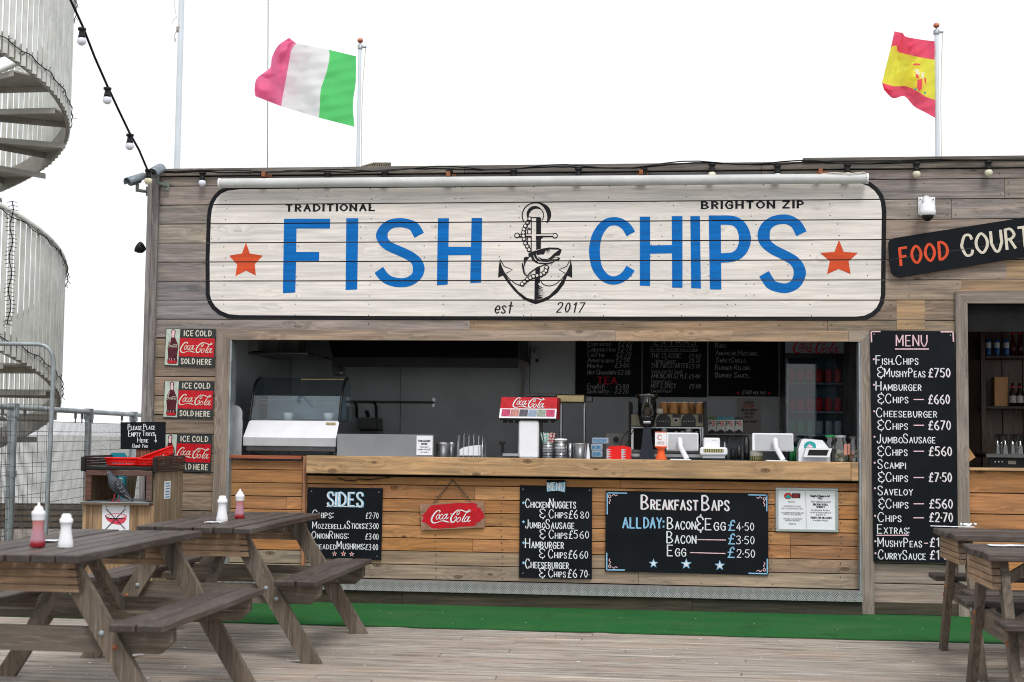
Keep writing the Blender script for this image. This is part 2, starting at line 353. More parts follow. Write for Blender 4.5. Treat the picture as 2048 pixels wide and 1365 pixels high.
class Ink:                                                           # flat shapes in x, z; later strokes lie a hair prouder
    def __init__(s, Y, clip=None, lift=.0012): s.Y = Y-lift; s.k = 0; s.mb = MB(); s.clip = clip
    def poly(s, pts):
        s.tri([[pts[i] for i in t] for t in tessellate_polygon([[Vector((a, b, 0)) for a, b in pts]])])
    def tri(s, ps):
        y = s.Y-s.k*.00006; s.k = (s.k+1) % 14
        for p in ps:
            for q in ([p] if s.clip is None else [cl for b in s.clip for cl in [band(p, *b)] if len(cl) > 2]):
                s.mb.add([(a, y, b) for a, b in q], [tuple(range(len(q)))])
    def stroke(s, pts, w, cal=0.0, cang=0.0, ext=0.0):               # cal: broad-nib effect
        pts = [p for i, p in enumerate(pts) if i == 0 or (abs(p[0]-pts[i-1][0])+abs(p[1]-pts[i-1][1])) > 1e-6]
        N = len(pts)
        if N < 2: return
        ws = w if isinstance(w, (list, tuple)) else [w]*N
        closed = N > 3 and abs(pts[0][0]-pts[-1][0])+abs(pts[0][1]-pts[-1][1]) < 1e-6
        L, Rr = [], []
        for i in range(N):
            a = pts[i-1] if i else (pts[-2] if closed else pts[0]); b = pts[i+1] if i < N-1 else (pts[1] if closed else pts[-1])
            dx, dy = b[0]-a[0], b[1]-a[1]; l = math.hypot(dx, dy) or 1; dx /= l; dy /= l
            ww = ws[i]*(1-cal*abs(dx*math.cos(cang)-dy*math.sin(cang)))*.5
            ex = -ext if i == 0 else (ext if i == N-1 else 0); ex = 0 if closed else ex
            x, y = pts[i][0]+dx*ex, pts[i][1]+dy*ex
            L.append((x-dy*ww, y+dx*ww)); Rr.append((x+dy*ww, y-dx*ww))
        s.tri([[L[i], Rr[i], Rr[i+1], L[i+1]] for i in range(N-1)])
    def text(s, st, x0, x1, z, h, wt=.13, cal=.25, small=.66, slant=0., tilt=0., serif=0., caps=True, jit=.0, gap=.28, spc=.38):
        lay = []; x = 0
        for ch in st:
            if ch == ' ': x += spc; continue
            k = small if (caps and ch.islower()) else 1.; c2 = ch.upper() if caps else ch
            g, gw = glyph(c2); lay.append((g, x, k)); x += gw*k+gap*(.75 if k < 1 else 1)
        W = x-gap*.75; fx = (x1-x0)/W if x1 is not None else h
        for g, gx, k in lay:
            jx, jz = random.uniform(-jit, jit), random.uniform(-jit, jit)
            for sm, pts in g:
                q = catmull(pts, 4) if sm else pts
                f = lambda p: (x0+(gx+p[0]*k+slant*p[1]*k+jx)*fx, z+(p[1]*k+jz)*h+(gx+p[0])*fx*tilt)
                s.stroke([f(p) for p in q], wt*h*(1 if k == 1 else .92), cal, 0, wt*h*.25)
                if serif:
                    for e, o in ((q[0], q[1]), (q[-1], q[-2])):
                        if abs(e[0]-o[0]) < .12 and (e[1] < .03 or e[1] > .97) and q[0] != q[-1]:
                            a = f(e); s.stroke([(a[0]-serif*h, a[1]), (a[0]+serif*h, a[1])], h*.11)
    def build(s, name, mat, parent): return s.mb.build(name, mat, parent, fix=False)
def band(p, z0, z1):
    for lim, sg in ((z0, 1), (z1, -1)):
        out = []
        for i in range(len(p)):
            a, b = p[i], p[(i+1) % len(p)]; ia, ib = sg*(a[1]-lim) >= 0, sg*(b[1]-lim) >= 0
            if ia: out.append(a)
            if ia != ib: t = (lim-a[1])/(b[1]-a[1]); out.append((a[0]+(b[0]-a[0])*t, lim))
        p = out
        if not p: break
    return p
def F(pts, Y=0.0, sx=1, ox=0, oy=0):                                 # pixels (optionally of an enlarged crop) to x, z on plane Y
    return [(lambda v: (v.x, v.z))(P(ox+x*sx, oy+y*sx, Y)) for x, y in pts]
COLA = [('~', [(700,560),(728,530),(700,507),(640,530),(570,612),(527,700),(530,762),(575,800),(650,793),(740,765),(800,757),(870,775),(965,802)], [12,24,20,30,36,38,38,28,18,14,24,32,4]),
 ('~', [(700,600),(650,640),(632,690),(650,720),(690,690),(712,640),(700,600)], 17), ('~', [(790,620),(768,600),(730,640),(715,690),(737,720),(795,680)], 18),
 ('~', [(880,602),(830,622),(790,680),(800,718),(840,700),(880,640),(880,602)], 17), ('~', [(915,592),(873,680),(882,715),(935,680)], 19), ('', [(975,606),(1005,600)], 20),
 ('~', [(1165,590),(1135,632),(1128,605),(1150,560),(1185,543),(1197,575),(1170,622),(1135,632)], 13),
 ('~', [(1215,522),(1150,520),(1080,570),(1012,650),(987,730),(1003,790),(1050,795),(1110,740),(1125,690),(1098,670),(1062,725)], [14,24,30,34,38,38,28,22,18,14,8]),
 ('~', [(1160,523),(1225,520),(1300,545),(1370,572),(1420,562),(1480,542)], [14,22,26,26,20,4]), ('~', [(1200,690),(1150,720),(1130,770),(1150,800),(1200,770),(1220,720),(1200,690)], 17),
 ('~', [(1340,612),(1405,560),(1442,522),(1405,528),(1350,600),(1290,700),(1262,760),(1272,800),(1320,780)], [8,12,12,14,24,28,26,20,8]),
 ('~', [(1400,680),(1350,700),(1310,760),(1320,800),(1360,780),(1400,720),(1400,680)], 17), ('~', [(1440,672),(1395,760),(1402,800),(1458,765)], 19)]
def cola(ink, x0, x1, zmid, tilt=0.):                                # the script lettering, x0 to x1 wide, centred on zmid
    k = (x1-x0)/960.
    f = lambda p: (x0+(p[0]-520)*k, zmid-(p[1]-652)*k+(p[0]-1000)*k*tilt)
    for sm, pts, ww in COLA:
        if isinstance(ww, list):
            q = catmull([(a, b, c_) for (a, b), c_ in zip(pts, ww)], 4); ink.stroke([f(p) for p in q], [max(2, p[2])*k for p in q])
        else:
            q = catmull(pts, 4) if sm else pts; ink.stroke([f(p) for p in q], ww*k)
def star(cx, cz, r, rot=0., inner=.42):
    return [(cx+(r if i % 2 == 0 else r*inner)*math.sin(rot+math.pi*i/5), cz+(r if i % 2 == 0 else r*inner)*math.cos(rot+math.pi*i/5)) for i in range(10)]
# ================================================================== the ground
sea = MB(); sea.add([(-1500, -300, -5), (1500, -300, -5), (1500, 1800, -5), (-1500, 1800, -5)], [(0, 1, 2, 3)])
plain('sea_water', (.16, .2, .2), .25, var=.1, nscale=.1); tag(sea.build('sea', M['sea_water'], loc=(0, 0, -5)), kind='structure')
deck = MB().box(-14, 9, -12.5, 13, -.3, -.03).build('deck', M['black_void']); tag(deck, kind='structure')
yb = -12.4; k = 0
while yb < 12.8:
    pw = .12
    if yb > -5.6 and yb < -.4 or True:
        x = -13.9
        brk = [-13.9, random.uniform(-9, -4.5), random.uniform(-3.5, .5), random.uniform(1.5, 4.5), 8.9]
        if yb < -7 or yb > 0: brk = [-13.9, 8.9]
        for a, b in zip(brk, brk[1:]):
            dz = random.uniform(-.0025, .0015)
            box('deck_board', M['deck_wood'], deck, a+.002, b-.002, yb, yb+pw-.012, -.028+dz, dz, .004)
    yb += pw
# carpet strip along the kiosk: near edge traced on the ground
ce0, ce1 = G(560, 1249), G(1850, 1284)
cb = MB(); nseg = 90
for i in range(nseg):
    def edge(t): x = -7+14*t; return x, ce0.y+(ce1.y-ce0.y)*(x-ce0.x)/(ce1.x-ce0.x)+.008*math.sin(x*9)+.006*math.sin(x*23)
    (xa, ya), (xb, yb_) = edge(i/nseg), edge((i+1)/nseg)
    cb.add([(xa, ya, .002), (xb, yb_, .002), (xb, yb_, .009), (xa, ya, .009), (xb, .02, .009), (xa, .02, .009)], [(0, 1, 2, 3), (3, 2, 4, 5)])
tag(cb.build('turf_carpet', M['turf_carpet'], loc=(0, -.7, 0), fix=False), 'bright green artificial turf carpet strip laid on the deck along the kiosk', 'carpet')
# ================================================================== the kiosk
kiosk = thing('food_kiosk', 'long weathered timber kiosk with the painted fish and chips sign and two serving hatches', 'kiosk', (0, 1.2, 0))
WX, WZ = M['weathered_wood_x'], M['weathered_wood_z']
GREY = [(.35, .298, .265), (.365, .312, .272), (.33, .285, .258), (.38, .32, .272), (.36, .298, .252), (.335, .29, .268)]
GREYL = [(.31, .282, .28), (.285, .27, .285), (.345, .305, .285), (.315, .28, .275)]
BROWN = [(.32, .24, .175), (.34, .27, .205), (.29, .235, .185), (.36, .29, .22)]
ORANGE = [(.47, .235, .095), (.50, .265, .12), (.44, .215, .09), (.51, .285, .135), (.46, .24, .11)]
zr = lambda y, Y=0., x=1024: P(x, y, Y).z
XL = P(304, 600).x; XR = 5.6
rows = [347, 366.5]+[405.3+39.1*i for i in range(7)]; rows = rows+[rows[-1]+39.3*i for i in range(1, 15)]
hx0, hx1, hz0, hz1 = rect(446, 672, 1735, 1190)                     # first hatch hole
sx0 = P(1925, 700).x; sz1 = P(1950, 595).z
backing = MB()
backing.box(XL, XR, .024, .05, zr(661), zr(337)); backing.box(XL, hx0, .024, .05, 0, zr(661)); backing.box(hx1, sx0, .024, .05, 0, zr(661))
backing.build('wall_lining', M['black_void'], kiosk)
def plank(x0, x1, z0, z1, col, mat=WX, y=0., par=kiosk, th=.022, name='plank', jit=.0025):
    dy = random.uniform(-jit, jit); kk = random.uniform(.92, 1.08); c = tuple(v*kk*random.uniform(.97, 1.03) for v in col)
    return box(name, mat, par, x0+.001, x1-.001, y+dy, y+th, z0, z1, .0018, c)
zlow = P(1800, 1212).z
joints = {1: [P(917, 390).x, P(2009, 380).x], 2: [P(1903, 420).x], 3: [P(431, 464).x, P(1520, 460).x], 4: [P(700, 500).x, P(1310, 500).x], 5: [P(1110, 540).x], 6: [P(1500, 580).x],
          7: [P(1055, 620).x, P(1463, 620).x], 0: [P(760, 360).x, P(1523, 360).x], 8: [P(940, 650).x, P(1655, 650).x]}
nails = []
for i in range(len(rows)-1):
    z1, z0 = zr(rows[i])-.003, zr(rows[i+1])+.003
    if z0 < zlow: z0 = zlow
    if z1 - z0 < .02: continue
    if i <= 8:
        if i == 8: z0 = max(z0, zr(678)+.003)
        xs = [XL]+sorted(joints.get(i, []))
        xe = XR if z0 > sz1 else sx0
        xs = [v for v in xs if v < xe]+[xe]
        segs = list(zip(xs, xs[1:]))
    else:
        segs = [(XL, hx0), (hx1, sx0)]
    for a, b in segs:
        mid = (a+b)/2
        # split off the end pieces so the left part is greyer, the lower right warmer
        col = random.choice(GREYL if (a < -2.2 or i < 3) else GREY if i < 7 else BROWN)
        if i >= 9: col = random.choice(BROWN if a < 0 else GREY)
        plank(a, b, z0, z1, col); nails += [(a+.03, z0+.03), (a+.03, z1-.03), (b-.03, z0+.03), (b-.03, z1-.03)]
        x = a+.6
        while x < b-.3: nails += [(x+random.uniform(-.01, .01), z0+.03), (x+random.uniform(-.01, .01), z1-.03)]; x += .6
# pieces of new timber, replacing a length of old board
for (x0, y0, x1, y1) in ((1793, 601.5, 1850, 639), (1793, 640.5, 1850, 660), (1922, 559.5, 2300, 583), (2012, 522, 2300, 557.5)):
    X0, X1, Z0, Z1 = rect(x0, y0, x1, y1)
    plank(X0, X1, Z0, Z1, (.44, .31, .19), M['new_wood_x'], -.0035, th=.02)
nb = MB()
for x, z in nails: nb.lathe([(.0055, 0), (.0055, .0035)], (x, -.0006, z), 5, Matrix.Rotation(R(90), 3, 'X'))
tag(nb.build('nail', M['dark_steel'], kiosk), kind='stuff')
# fascia along the roof line, its joints, the roof sheet behind, the extra board at the right
zt = zr(331.5); zf = zr(347)+.004
fj = [P(293, 340).x, P(503, 340).x, P(930, 340).x, P(1523, 340).x, XR]
for a, b in zip(fj, fj[1:]): plank(a, b, zf, zt, random.choice([(.20, .19, .185), (.185, .175, .17), (.215, .20, .19)]), y=-.03, name='fascia_board', th=.03)
box('roof_edge_board', M['weathered_wood_x'], kiosk, P(1605, 318).x, XR, -.05, .12, P(1700, 322, -.05).z, P(1700, 315, -.05).z, .003, (.14, .13, .12))
MB().box(XL, XR, .003, 3.2, zt-.06, zt-.02).build('roof', M['black_void'], kiosk)
# corner post and hatch frames
def member(x0, y0, x1, y1, Y0, Y1, axis='z', col=(.29, .26, .24), name='post', mat=None):
    X0, X1, Z0, Z1 = rect(x0, y0, x1, y1, Y0)
    return box(name, mat or M['weathered_wood_'+axis], kiosk, X0, X1, Y0, Y1, Z0, Z1, .003, col)
xa, xb = P(290, 560, -.025).x, P(313, 560, -.025).x
for (xx0, xx1, col) in ((xa, (xa*.55+xb*.45), (.27, .26, .275)), (xa*.55+xb*.45, xb, (.235, .225, .23))):
    box('corner_post', M['weathered_wood_z'], kiosk, xx0+.001, xx1-.001, -.03, .07, 0, P(300, 346).z, .003, col)
box('side_wall', M['weathered_wood_y'], kiosk, xa+.02, xa+.05, .072, 3.1, 0, zt-.07, .003, (.2, .18, .16))
fxo0, fxi0 = P(430, 800, -.03).x, P(457, 800, -.03).x
fxi1, fxo1 = P(1722, 800, -.03).x, P(1746.5, 800, -.03).x
fz0, fz1 = zr(681.5, -.03), zr(660.5, -.03)
zb = G(1740, 1222).z+.02
fw = fxi0-fxo0
MB().prism([(fxo0, .03), (fxi0, .03), (fxi0, fz0), (fxo0, fz1)], 'y', -.032, .12).build('hatch_frame_post', M['weathered_wood_z'], kiosk, color=(.30, .255, .22))
MB().prism([(fxi1, .0), (fxo1, .0), (fxo1, fz1), (fxi1, fz0)], 'y', -.032, .12).build('hatch_frame_post', M['weathered_wood_z'], kiosk, color=(.31, .275, .245))
hj = [0, .27, .62, .965, 1]; hc = [(.39, .31, .25), (.37, .31, .26), (.43, .32, .225), (.34, .30, .26)]
for (a, b), c in zip(zip(hj, hj[1:]), hc):
    xA0, xA1 = fxo0+(fxo1-fxo0)*a, fxo0+(fxo1-fxo0)*b
    lo0 = fxi0 if a == 0 else xA0; lo1 = fxi1 if b == 1 else xA1
    if b == 1: xA0 = lo0 = min(xA0, fxi1-.02)
    if b == .965: xA1 = lo1 = min(xA1, fxi1-.021)
    MB().prism([(lo0+.001, fz0), (lo1-.001, fz0), (xA1-.001, fz1), (xA0+.001, fz1)], 'y', -.032, .02).build('hatch_head', M['weathered_wood_x'], kiosk, color=c)
# second hatch frame
gx0, gx1 = P(1913, 800, -.03).x, P(1937, 800, -.03).x; gz0, gz1 = P(2000, 607, -.03).z, P(2000, 583, -.03).z
MB().prism([(gx0, 0), (gx1, 0), (gx1, gz0), (gx0, gz1)], 'y', -.032, .12).build('hatch_frame_post', M['weathered_wood_z'], kiosk, color=(.28, .255, .235))
MB().prism([(gx1+.001, gz0), (XR, gz0), (XR, gz1), (gx0+.001, gz1)], 'y', -.032, .02).build('hatch_head', M['weathered_wood_x'], kiosk, color=(.27, .24, .22))
for a, b, c in ((943, 986, 0), (988, 1028, 1), (1030, 1069, 2), (1071, 1110, 3), (1112, 1150, 0), (1152, 1190, 1)):
    zA, zB = P(2000, b, .01).z, P(2000, a, .01).z
    plank(gx1+.002, XR, zA, zB, ORANGE[c], M['new_wood_x'], .01)
box('bar_sill', M['new_wood_x'], kiosk, gx1+.002, XR, -.02, .35, P(2000, 943, 0).z+.003, P(2000, 938, 0).z+.003, .003, (.5, .33, .19))
# base boards under the menu
plank(P(1749, 1200).x, sx0+.0, .011, P(1800, 1206, -.02).z, (.09, .078, .06), M['tarred_wood'], y=-.02, name='skirting_board')
MB().box(gx1, XR, .05, .07, 0, P(2000, 1190).z).build('base_panel', M['black_void'], kiosk)
# galvanised guide strips inside the first hatch
for (a, b) in ((457.6, 461.5), (1717.5, 1721.5)):
    X0, X1 = P(a, 800, -.02).x, P(b, 800, -.02).x
    box('shutter_guide', M['galvanised_steel'], kiosk, X0, X1, -.028, .1, P(1000, 1185, 0).z, fz0-.004, .001)
# ---- counter front: planks inside the hatch frame
YC = .05
cx0, cx1 = P(606, 1000, YC).x, P(1717, 1000, YC).x
crow = [955, 971.8, 999.6, 1026, 1052.4, 1078, 1104, 1131.5, 1161]
cj = {1: [949], 2: [], 3: [], 4: [1580], 5: [946, 1581], 6: [1300], 7: [1278], 0: [1240]}
for i in range(8):
    z1, z0 = zr(crow[i], YC, 900)-.003, zr(crow[i+1], YC, 900)+.003
    xs = [cx0]+[P(v, 1050, YC).x for v in cj.get(i, [])]+[cx1]
    for q, (a, b) in enumerate(zip(xs, xs[1:])):
        if i >= 6: col = random.choice([(.40, .30, .21), (.37, .28, .2)]) if i == 6 and a < .5 else random.choice([(.34, .285, .225), (.31, .26, .21)])
        elif a > .3: col = random.choice([(.43, .235, .12), (.39, .215, .11), (.45, .265, .145)])
        else: col = random.choice(ORANGE)
        plank(a, b, z0, z1, col, M['new_wood_x'], YC)
lx0, lx1 = P(461, 1000, YC).x, P(604, 1000, YC).x
lrow = [921, 940, 966, 992.7, 1019, 1045, 1072, 1100, 1127, 1156]
for i in range(9):
    z1, z0 = zr(lrow[i], YC, 530)-.003, zr(lrow[i+1], YC, 530)+.003
    xs = [lx0, lx1] if i != 3 else [lx0, P(572, 1000, YC).x, lx1]
    for a, b in zip(xs, xs[1:]): plank(a, b, z0, z1, random.choice(ORANGE) if i < 7 else (.33, .28, .22), M['new_wood_x'], YC)
nb = MB()
for i in range(8):
    z1, z0 = zr(crow[i], YC, 900), zr(crow[i+1], YC, 900); x = cx0+.04
    while x < cx1:
        for zz in (z0+.025, z1-.025): nb.lathe([(.005, 0), (.005, .0035)], (x+random.uniform(-.012, .012), YC-.0015, zz), 5, Matrix.Rotation(R(90), 3, 'X'))
        x += .52
tag(nb.build('nail', M['dark_steel'], kiosk), kind='stuff')
box('counter_trim', M['new_wood_z'], kiosk, P(604.5, 1000, .03).x, P(611, 1000, .03).x, .02, YC+.03, zr(1160, .03, 608), zr(912, .03, 608), .002, (.38, .2, .12))
box('counter_edge', M['new_wood_x'], kiosk, lx0, P(604, 910, .02).x, .0, .5, zr(918, .02, 530), zr(911.5, .02, 530), .002, (.36, .11, .06))
bx0, bxm, bx1 = P(612, 930, -.06).x, P(1702, 930, -.06).x, P(1717, 930, -.06).x
bz1, bz0 = zr(917.3, -.06, 1100), zr(954, -.06, 1100)
box('counter_beam', M['new_wood_x'], kiosk, bx0, bxm-.001, -.06, -.005, bz0, bz1, .005, (.50, .335, .19))
box('counter_beam', M['new_wood_x'], kiosk, bxm+.001, bx1, -.06, -.005, bz0, bz1, .005, (.46, .31, .18))
MB().box(bx0, bx1, -.003, .62, bz1-.03, bz1-.003).build('worktop', M['brushed_steel'], kiosk)
MB().box(lx0, bx1, YC+.024, YC+.05, .1, bz1-.05).build('counter_lining', M['black_void'], kiosk)
# step of tread plate with the dark timber under it
s0 = P(462, 1170, .02).x; s1 = P(1726, 1190, -.14).x
zs1 = P(1100, 1166.5, .05).z; zs0 = P(1100, 1190, -.14).z
st = MB().box(s0, s1, -.14, YC-.003, zs0, zs1)
st.build('step_plate', M['tread_plate'], kiosk)
for a, b in ((s0, P(810, 1200).x), (P(810, 1200).x, P(1385, 1200).x), (P(1385, 1200).x, s1)):
    plank(a, b, .005, zs0-.004, random.choice([(.065, .058, .045), (.05, .048, .04)]), M['tarred_wood'], y=-.11, name='base_timber', th=.08)
# ---- interior of the serving kiosk
YB = 2.3
ix0, ix1 = P(440, 800, .1).x-.02, P(1725, 800, .1).x+.04
zc = zr(640, YB)
KP, KD = M['kitchen_panel'], M['kitchen_dark']
for a, b in ((ix0, P(801, 800, YB).x), (P(801, 800, YB).x, P(1059, 800, YB).x), (P(1059, 800, YB).x, P(1560, 800, YB).x), (P(1560, 800, YB).x, ix1+.1)):
    box('wall_panel', KP, kiosk, a+.002, b-.002, YB, YB+.03, 0, zc, .003)
MB().box(ix0-.03, XR, YB+.031, YB+.06, 0, zc+.05).build('light_leak_backing', M['black_void'], kiosk)  # dark sheet added behind the panels to block light through their gaps
MB().box(ix0-.03, ix0, .125, YB, 0, zc).build('interior_wall', KP, kiosk)
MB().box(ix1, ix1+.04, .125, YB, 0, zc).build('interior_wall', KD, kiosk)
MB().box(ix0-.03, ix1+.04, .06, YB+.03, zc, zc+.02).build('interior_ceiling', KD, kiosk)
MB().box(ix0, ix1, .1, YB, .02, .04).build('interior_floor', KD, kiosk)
MB().box(ix0, ix1, .052, .07, zr(676, .05), zc).build('shutter_box', M['black_void'], kiosk)
# ---- interior of the bar
jx0 = ix1+.05; YD = 1.5
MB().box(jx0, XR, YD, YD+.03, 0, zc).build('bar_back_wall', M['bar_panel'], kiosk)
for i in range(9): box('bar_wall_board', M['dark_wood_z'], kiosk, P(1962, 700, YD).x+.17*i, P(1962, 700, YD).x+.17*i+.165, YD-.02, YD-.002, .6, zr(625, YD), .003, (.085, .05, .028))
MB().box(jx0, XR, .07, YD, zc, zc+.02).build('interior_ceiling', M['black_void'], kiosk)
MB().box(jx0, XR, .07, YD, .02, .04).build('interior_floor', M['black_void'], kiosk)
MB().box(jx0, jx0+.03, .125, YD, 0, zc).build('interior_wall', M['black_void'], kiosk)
# ================================================================== the painted sign on the boards
sign = MB()
bands = [(zr(rows[i+1])+.0045, zr(rows[i])-.0045) for i in range(0, 9)]
BORD = [(418, 437), (420, 420), (424, 406), (431, 394), (441, 384), (455, 378), (480, 375)] + [(900, 371), (1400, 366), (1700, 362), (1722, 363), (1739, 369), (1752, 379), (1761, 391), (1766, 405), (1768, 425),
        (1767, 500), (1766, 590), (1763, 606), (1756, 619), (1745, 629), (1730, 636), (1712, 638), (1300, 638), (800, 637), (480, 635), (457, 633), (440, 626), (428, 616), (420, 604), (416, 590), (415.5, 520), (418, 437)]
ring = Ink(0, bands, .0046); ring.stroke(F(BORD), [.034]*7+[.034]*2+[.034]*(len(BORD)-9))
psign = ring.build('painted_sign', M['black_sign_paint'], kiosk)
zb_, zt_ = None, None
bp = F(BORD[:-1])
for i, b in enumerate(bands):
    k = Ink(0, [b], .004); k.poly(bp)
    if k.mb.f:
        o = k.build('white_background', M['white_sign_paint'], psign)
def painted(name, mat, fn, lift=.0055):
    k = Ink(0, bands, lift); fn(k); return k.build(name, M[mat], psign)
A1 = lambda pts: F(pts, 0, .29297, 400, 320)
A2 = lambda pts: F(pts, 0, .26378, 950, 320)
A3 = lambda pts: F(pts, 0, .34082, 1350, 300)
A4 = lambda pts: F(pts, 0, .16854, 990, 390)
u1, u2, u3, u4 = [s_/ppm(0) for s_ in (.29297, .26378, .34082, .16854)]
BL = 'blue_sign_paint'
painted('letter', BL, lambda k: k.poly(A1([(575, 403), (890, 403), (888, 470), (660, 470), (658, 630), (815, 630), (814, 691), (657, 691), (652, 906), (567, 912)])))
painted('letter', BL, lambda k: k.poly(A1([(1000, 400), (1082, 400), (1074, 886), (995, 890)])))
S1 = [(1497, 516), (1462, 458), (1415, 437), (1360, 430), (1300, 441), (1258, 475), (1242, 515), (1254, 556), (1290, 590), (1360, 622), (1430, 655), (1478, 695), (1494, 745), (1478, 795), (1430, 830), (1370, 840), (1300, 827), (1255, 797), (1222, 752)]
def curve_letter(k, A, pts, w, u, cal): k.stroke(catmull(A(pts), 4), w*u, cal)
painted('letter', BL, lambda k: curve_letter(k, A1, S1, 84, u1, .24))
def hh(k, A, l, bar, r): [k.poly(A(q)) for q in (l, bar, r)]
painted('letter', BL, lambda k: hh(k, A1, [(1625, 400), (1700, 400), (1692, 852), (1618, 858)], [(1690, 595), (1858, 595), (1855, 650), (1690, 652)], [(1855, 398), (1927, 398), (1920, 838), (1845, 842)]))
C1 = [(1182, 563), (1150, 512), (1105, 478), (1050, 467), (990, 486), (935, 555), (910, 640), (907, 720), (925, 815), (970, 882), (1020, 911), (1070, 914), (1120, 893), (1155, 860), (1180, 822)]
painted('letter', BL, lambda k: curve_letter(k, A2, C1, 83, u2, .24))
painted('letter', BL, lambda k: hh(k, A2, [(1250, 432), (1328, 432), (1328, 958), (1250, 955)], [(1326, 650), (1495, 647), (1495, 710), (1326, 713)], [(1492, 428), (1573, 428), (1573, 971), (1495, 970)]))
painted('letter', BL, lambda k: k.poly(A3([(90, 390), (146, 390), (152, 815), (95, 812)])))
PP = [(235, 414), (300, 413), (350, 420), (388, 450), (408, 500), (408, 548), (388, 596), (350, 626), (300, 634), (235, 635)]
painted('letter', BL, lambda k: (k.poly(A3([(198, 386), (268, 386), (272, 821), (205, 820)])), curve_letter(k, A3, PP, 70, u3, .22)))
S2 = [(742, 493), (712, 440), (672, 414), (630, 408), (575, 420), (535, 452), (520, 497), (530, 545), (575, 585), (640, 618), (695, 650), (725, 690), (731, 735), (708, 785), (665, 810), (620, 811), (570, 795), (545, 765), (522, 728)]
painted('letter', BL, lambda k: curve_letter(k, A3, S2, 71, u3, .22))
painted('star', 'red_sign_paint', lambda k: k.poly(A1([(315, 565), (341, 640), (430, 655), (375, 712), (382, 790), (315, 757), (243, 795), (255, 715), (200, 655), (288, 640)])))
painted('star', 'red_sign_paint', lambda k: k.poly(A3([(962, 530), (990, 600), (1073, 605), (1018, 655), (1030, 730), (960, 700), (892, 730), (908, 655), (852, 605), (935, 600)])))
BK = 'black_sign_paint'
def words_(k, s_, x0, x1, yb, h, **kw):
    a, b = P(x0, yb), P(x1, yb); k.text(s_, a.x, b.x, a.z, h/ppm(0, (x0+x1)/2), **kw)
painted('lettering', BK, lambda k: words_(k, 'TRADITIONAL', 573, 751, 423, 12.8, wt=.36, cal=.4, serif=.2, gap=.42, spc=.5))
painted('lettering', BK, lambda k: words_(k, 'BRIGHTON ZIP', 1404, 1608, 417.5, 13.2, wt=.36, cal=.4, serif=.2, gap=.42, spc=.45))
painted('lettering', BK, lambda k: words_(k, 'est', 990, 1024, 627, 25, wt=.13, cal=.3, caps=False, slant=.22))
painted('lettering', BK, lambda k: words_(k, '2017', 1113, 1168, 625, 19, wt=.16, cal=.4, caps=False, slant=.22, gap=.45))
def circ(cx, cy, rx, ry=None, a0=0, a1=360, n=28): return [(cx+rx*math.cos(R(a0+(a1-a0)*i/n)), cy+(ry or rx)*math.sin(R(a0+(a1-a0)*i/n))) for i in range(n+1)]
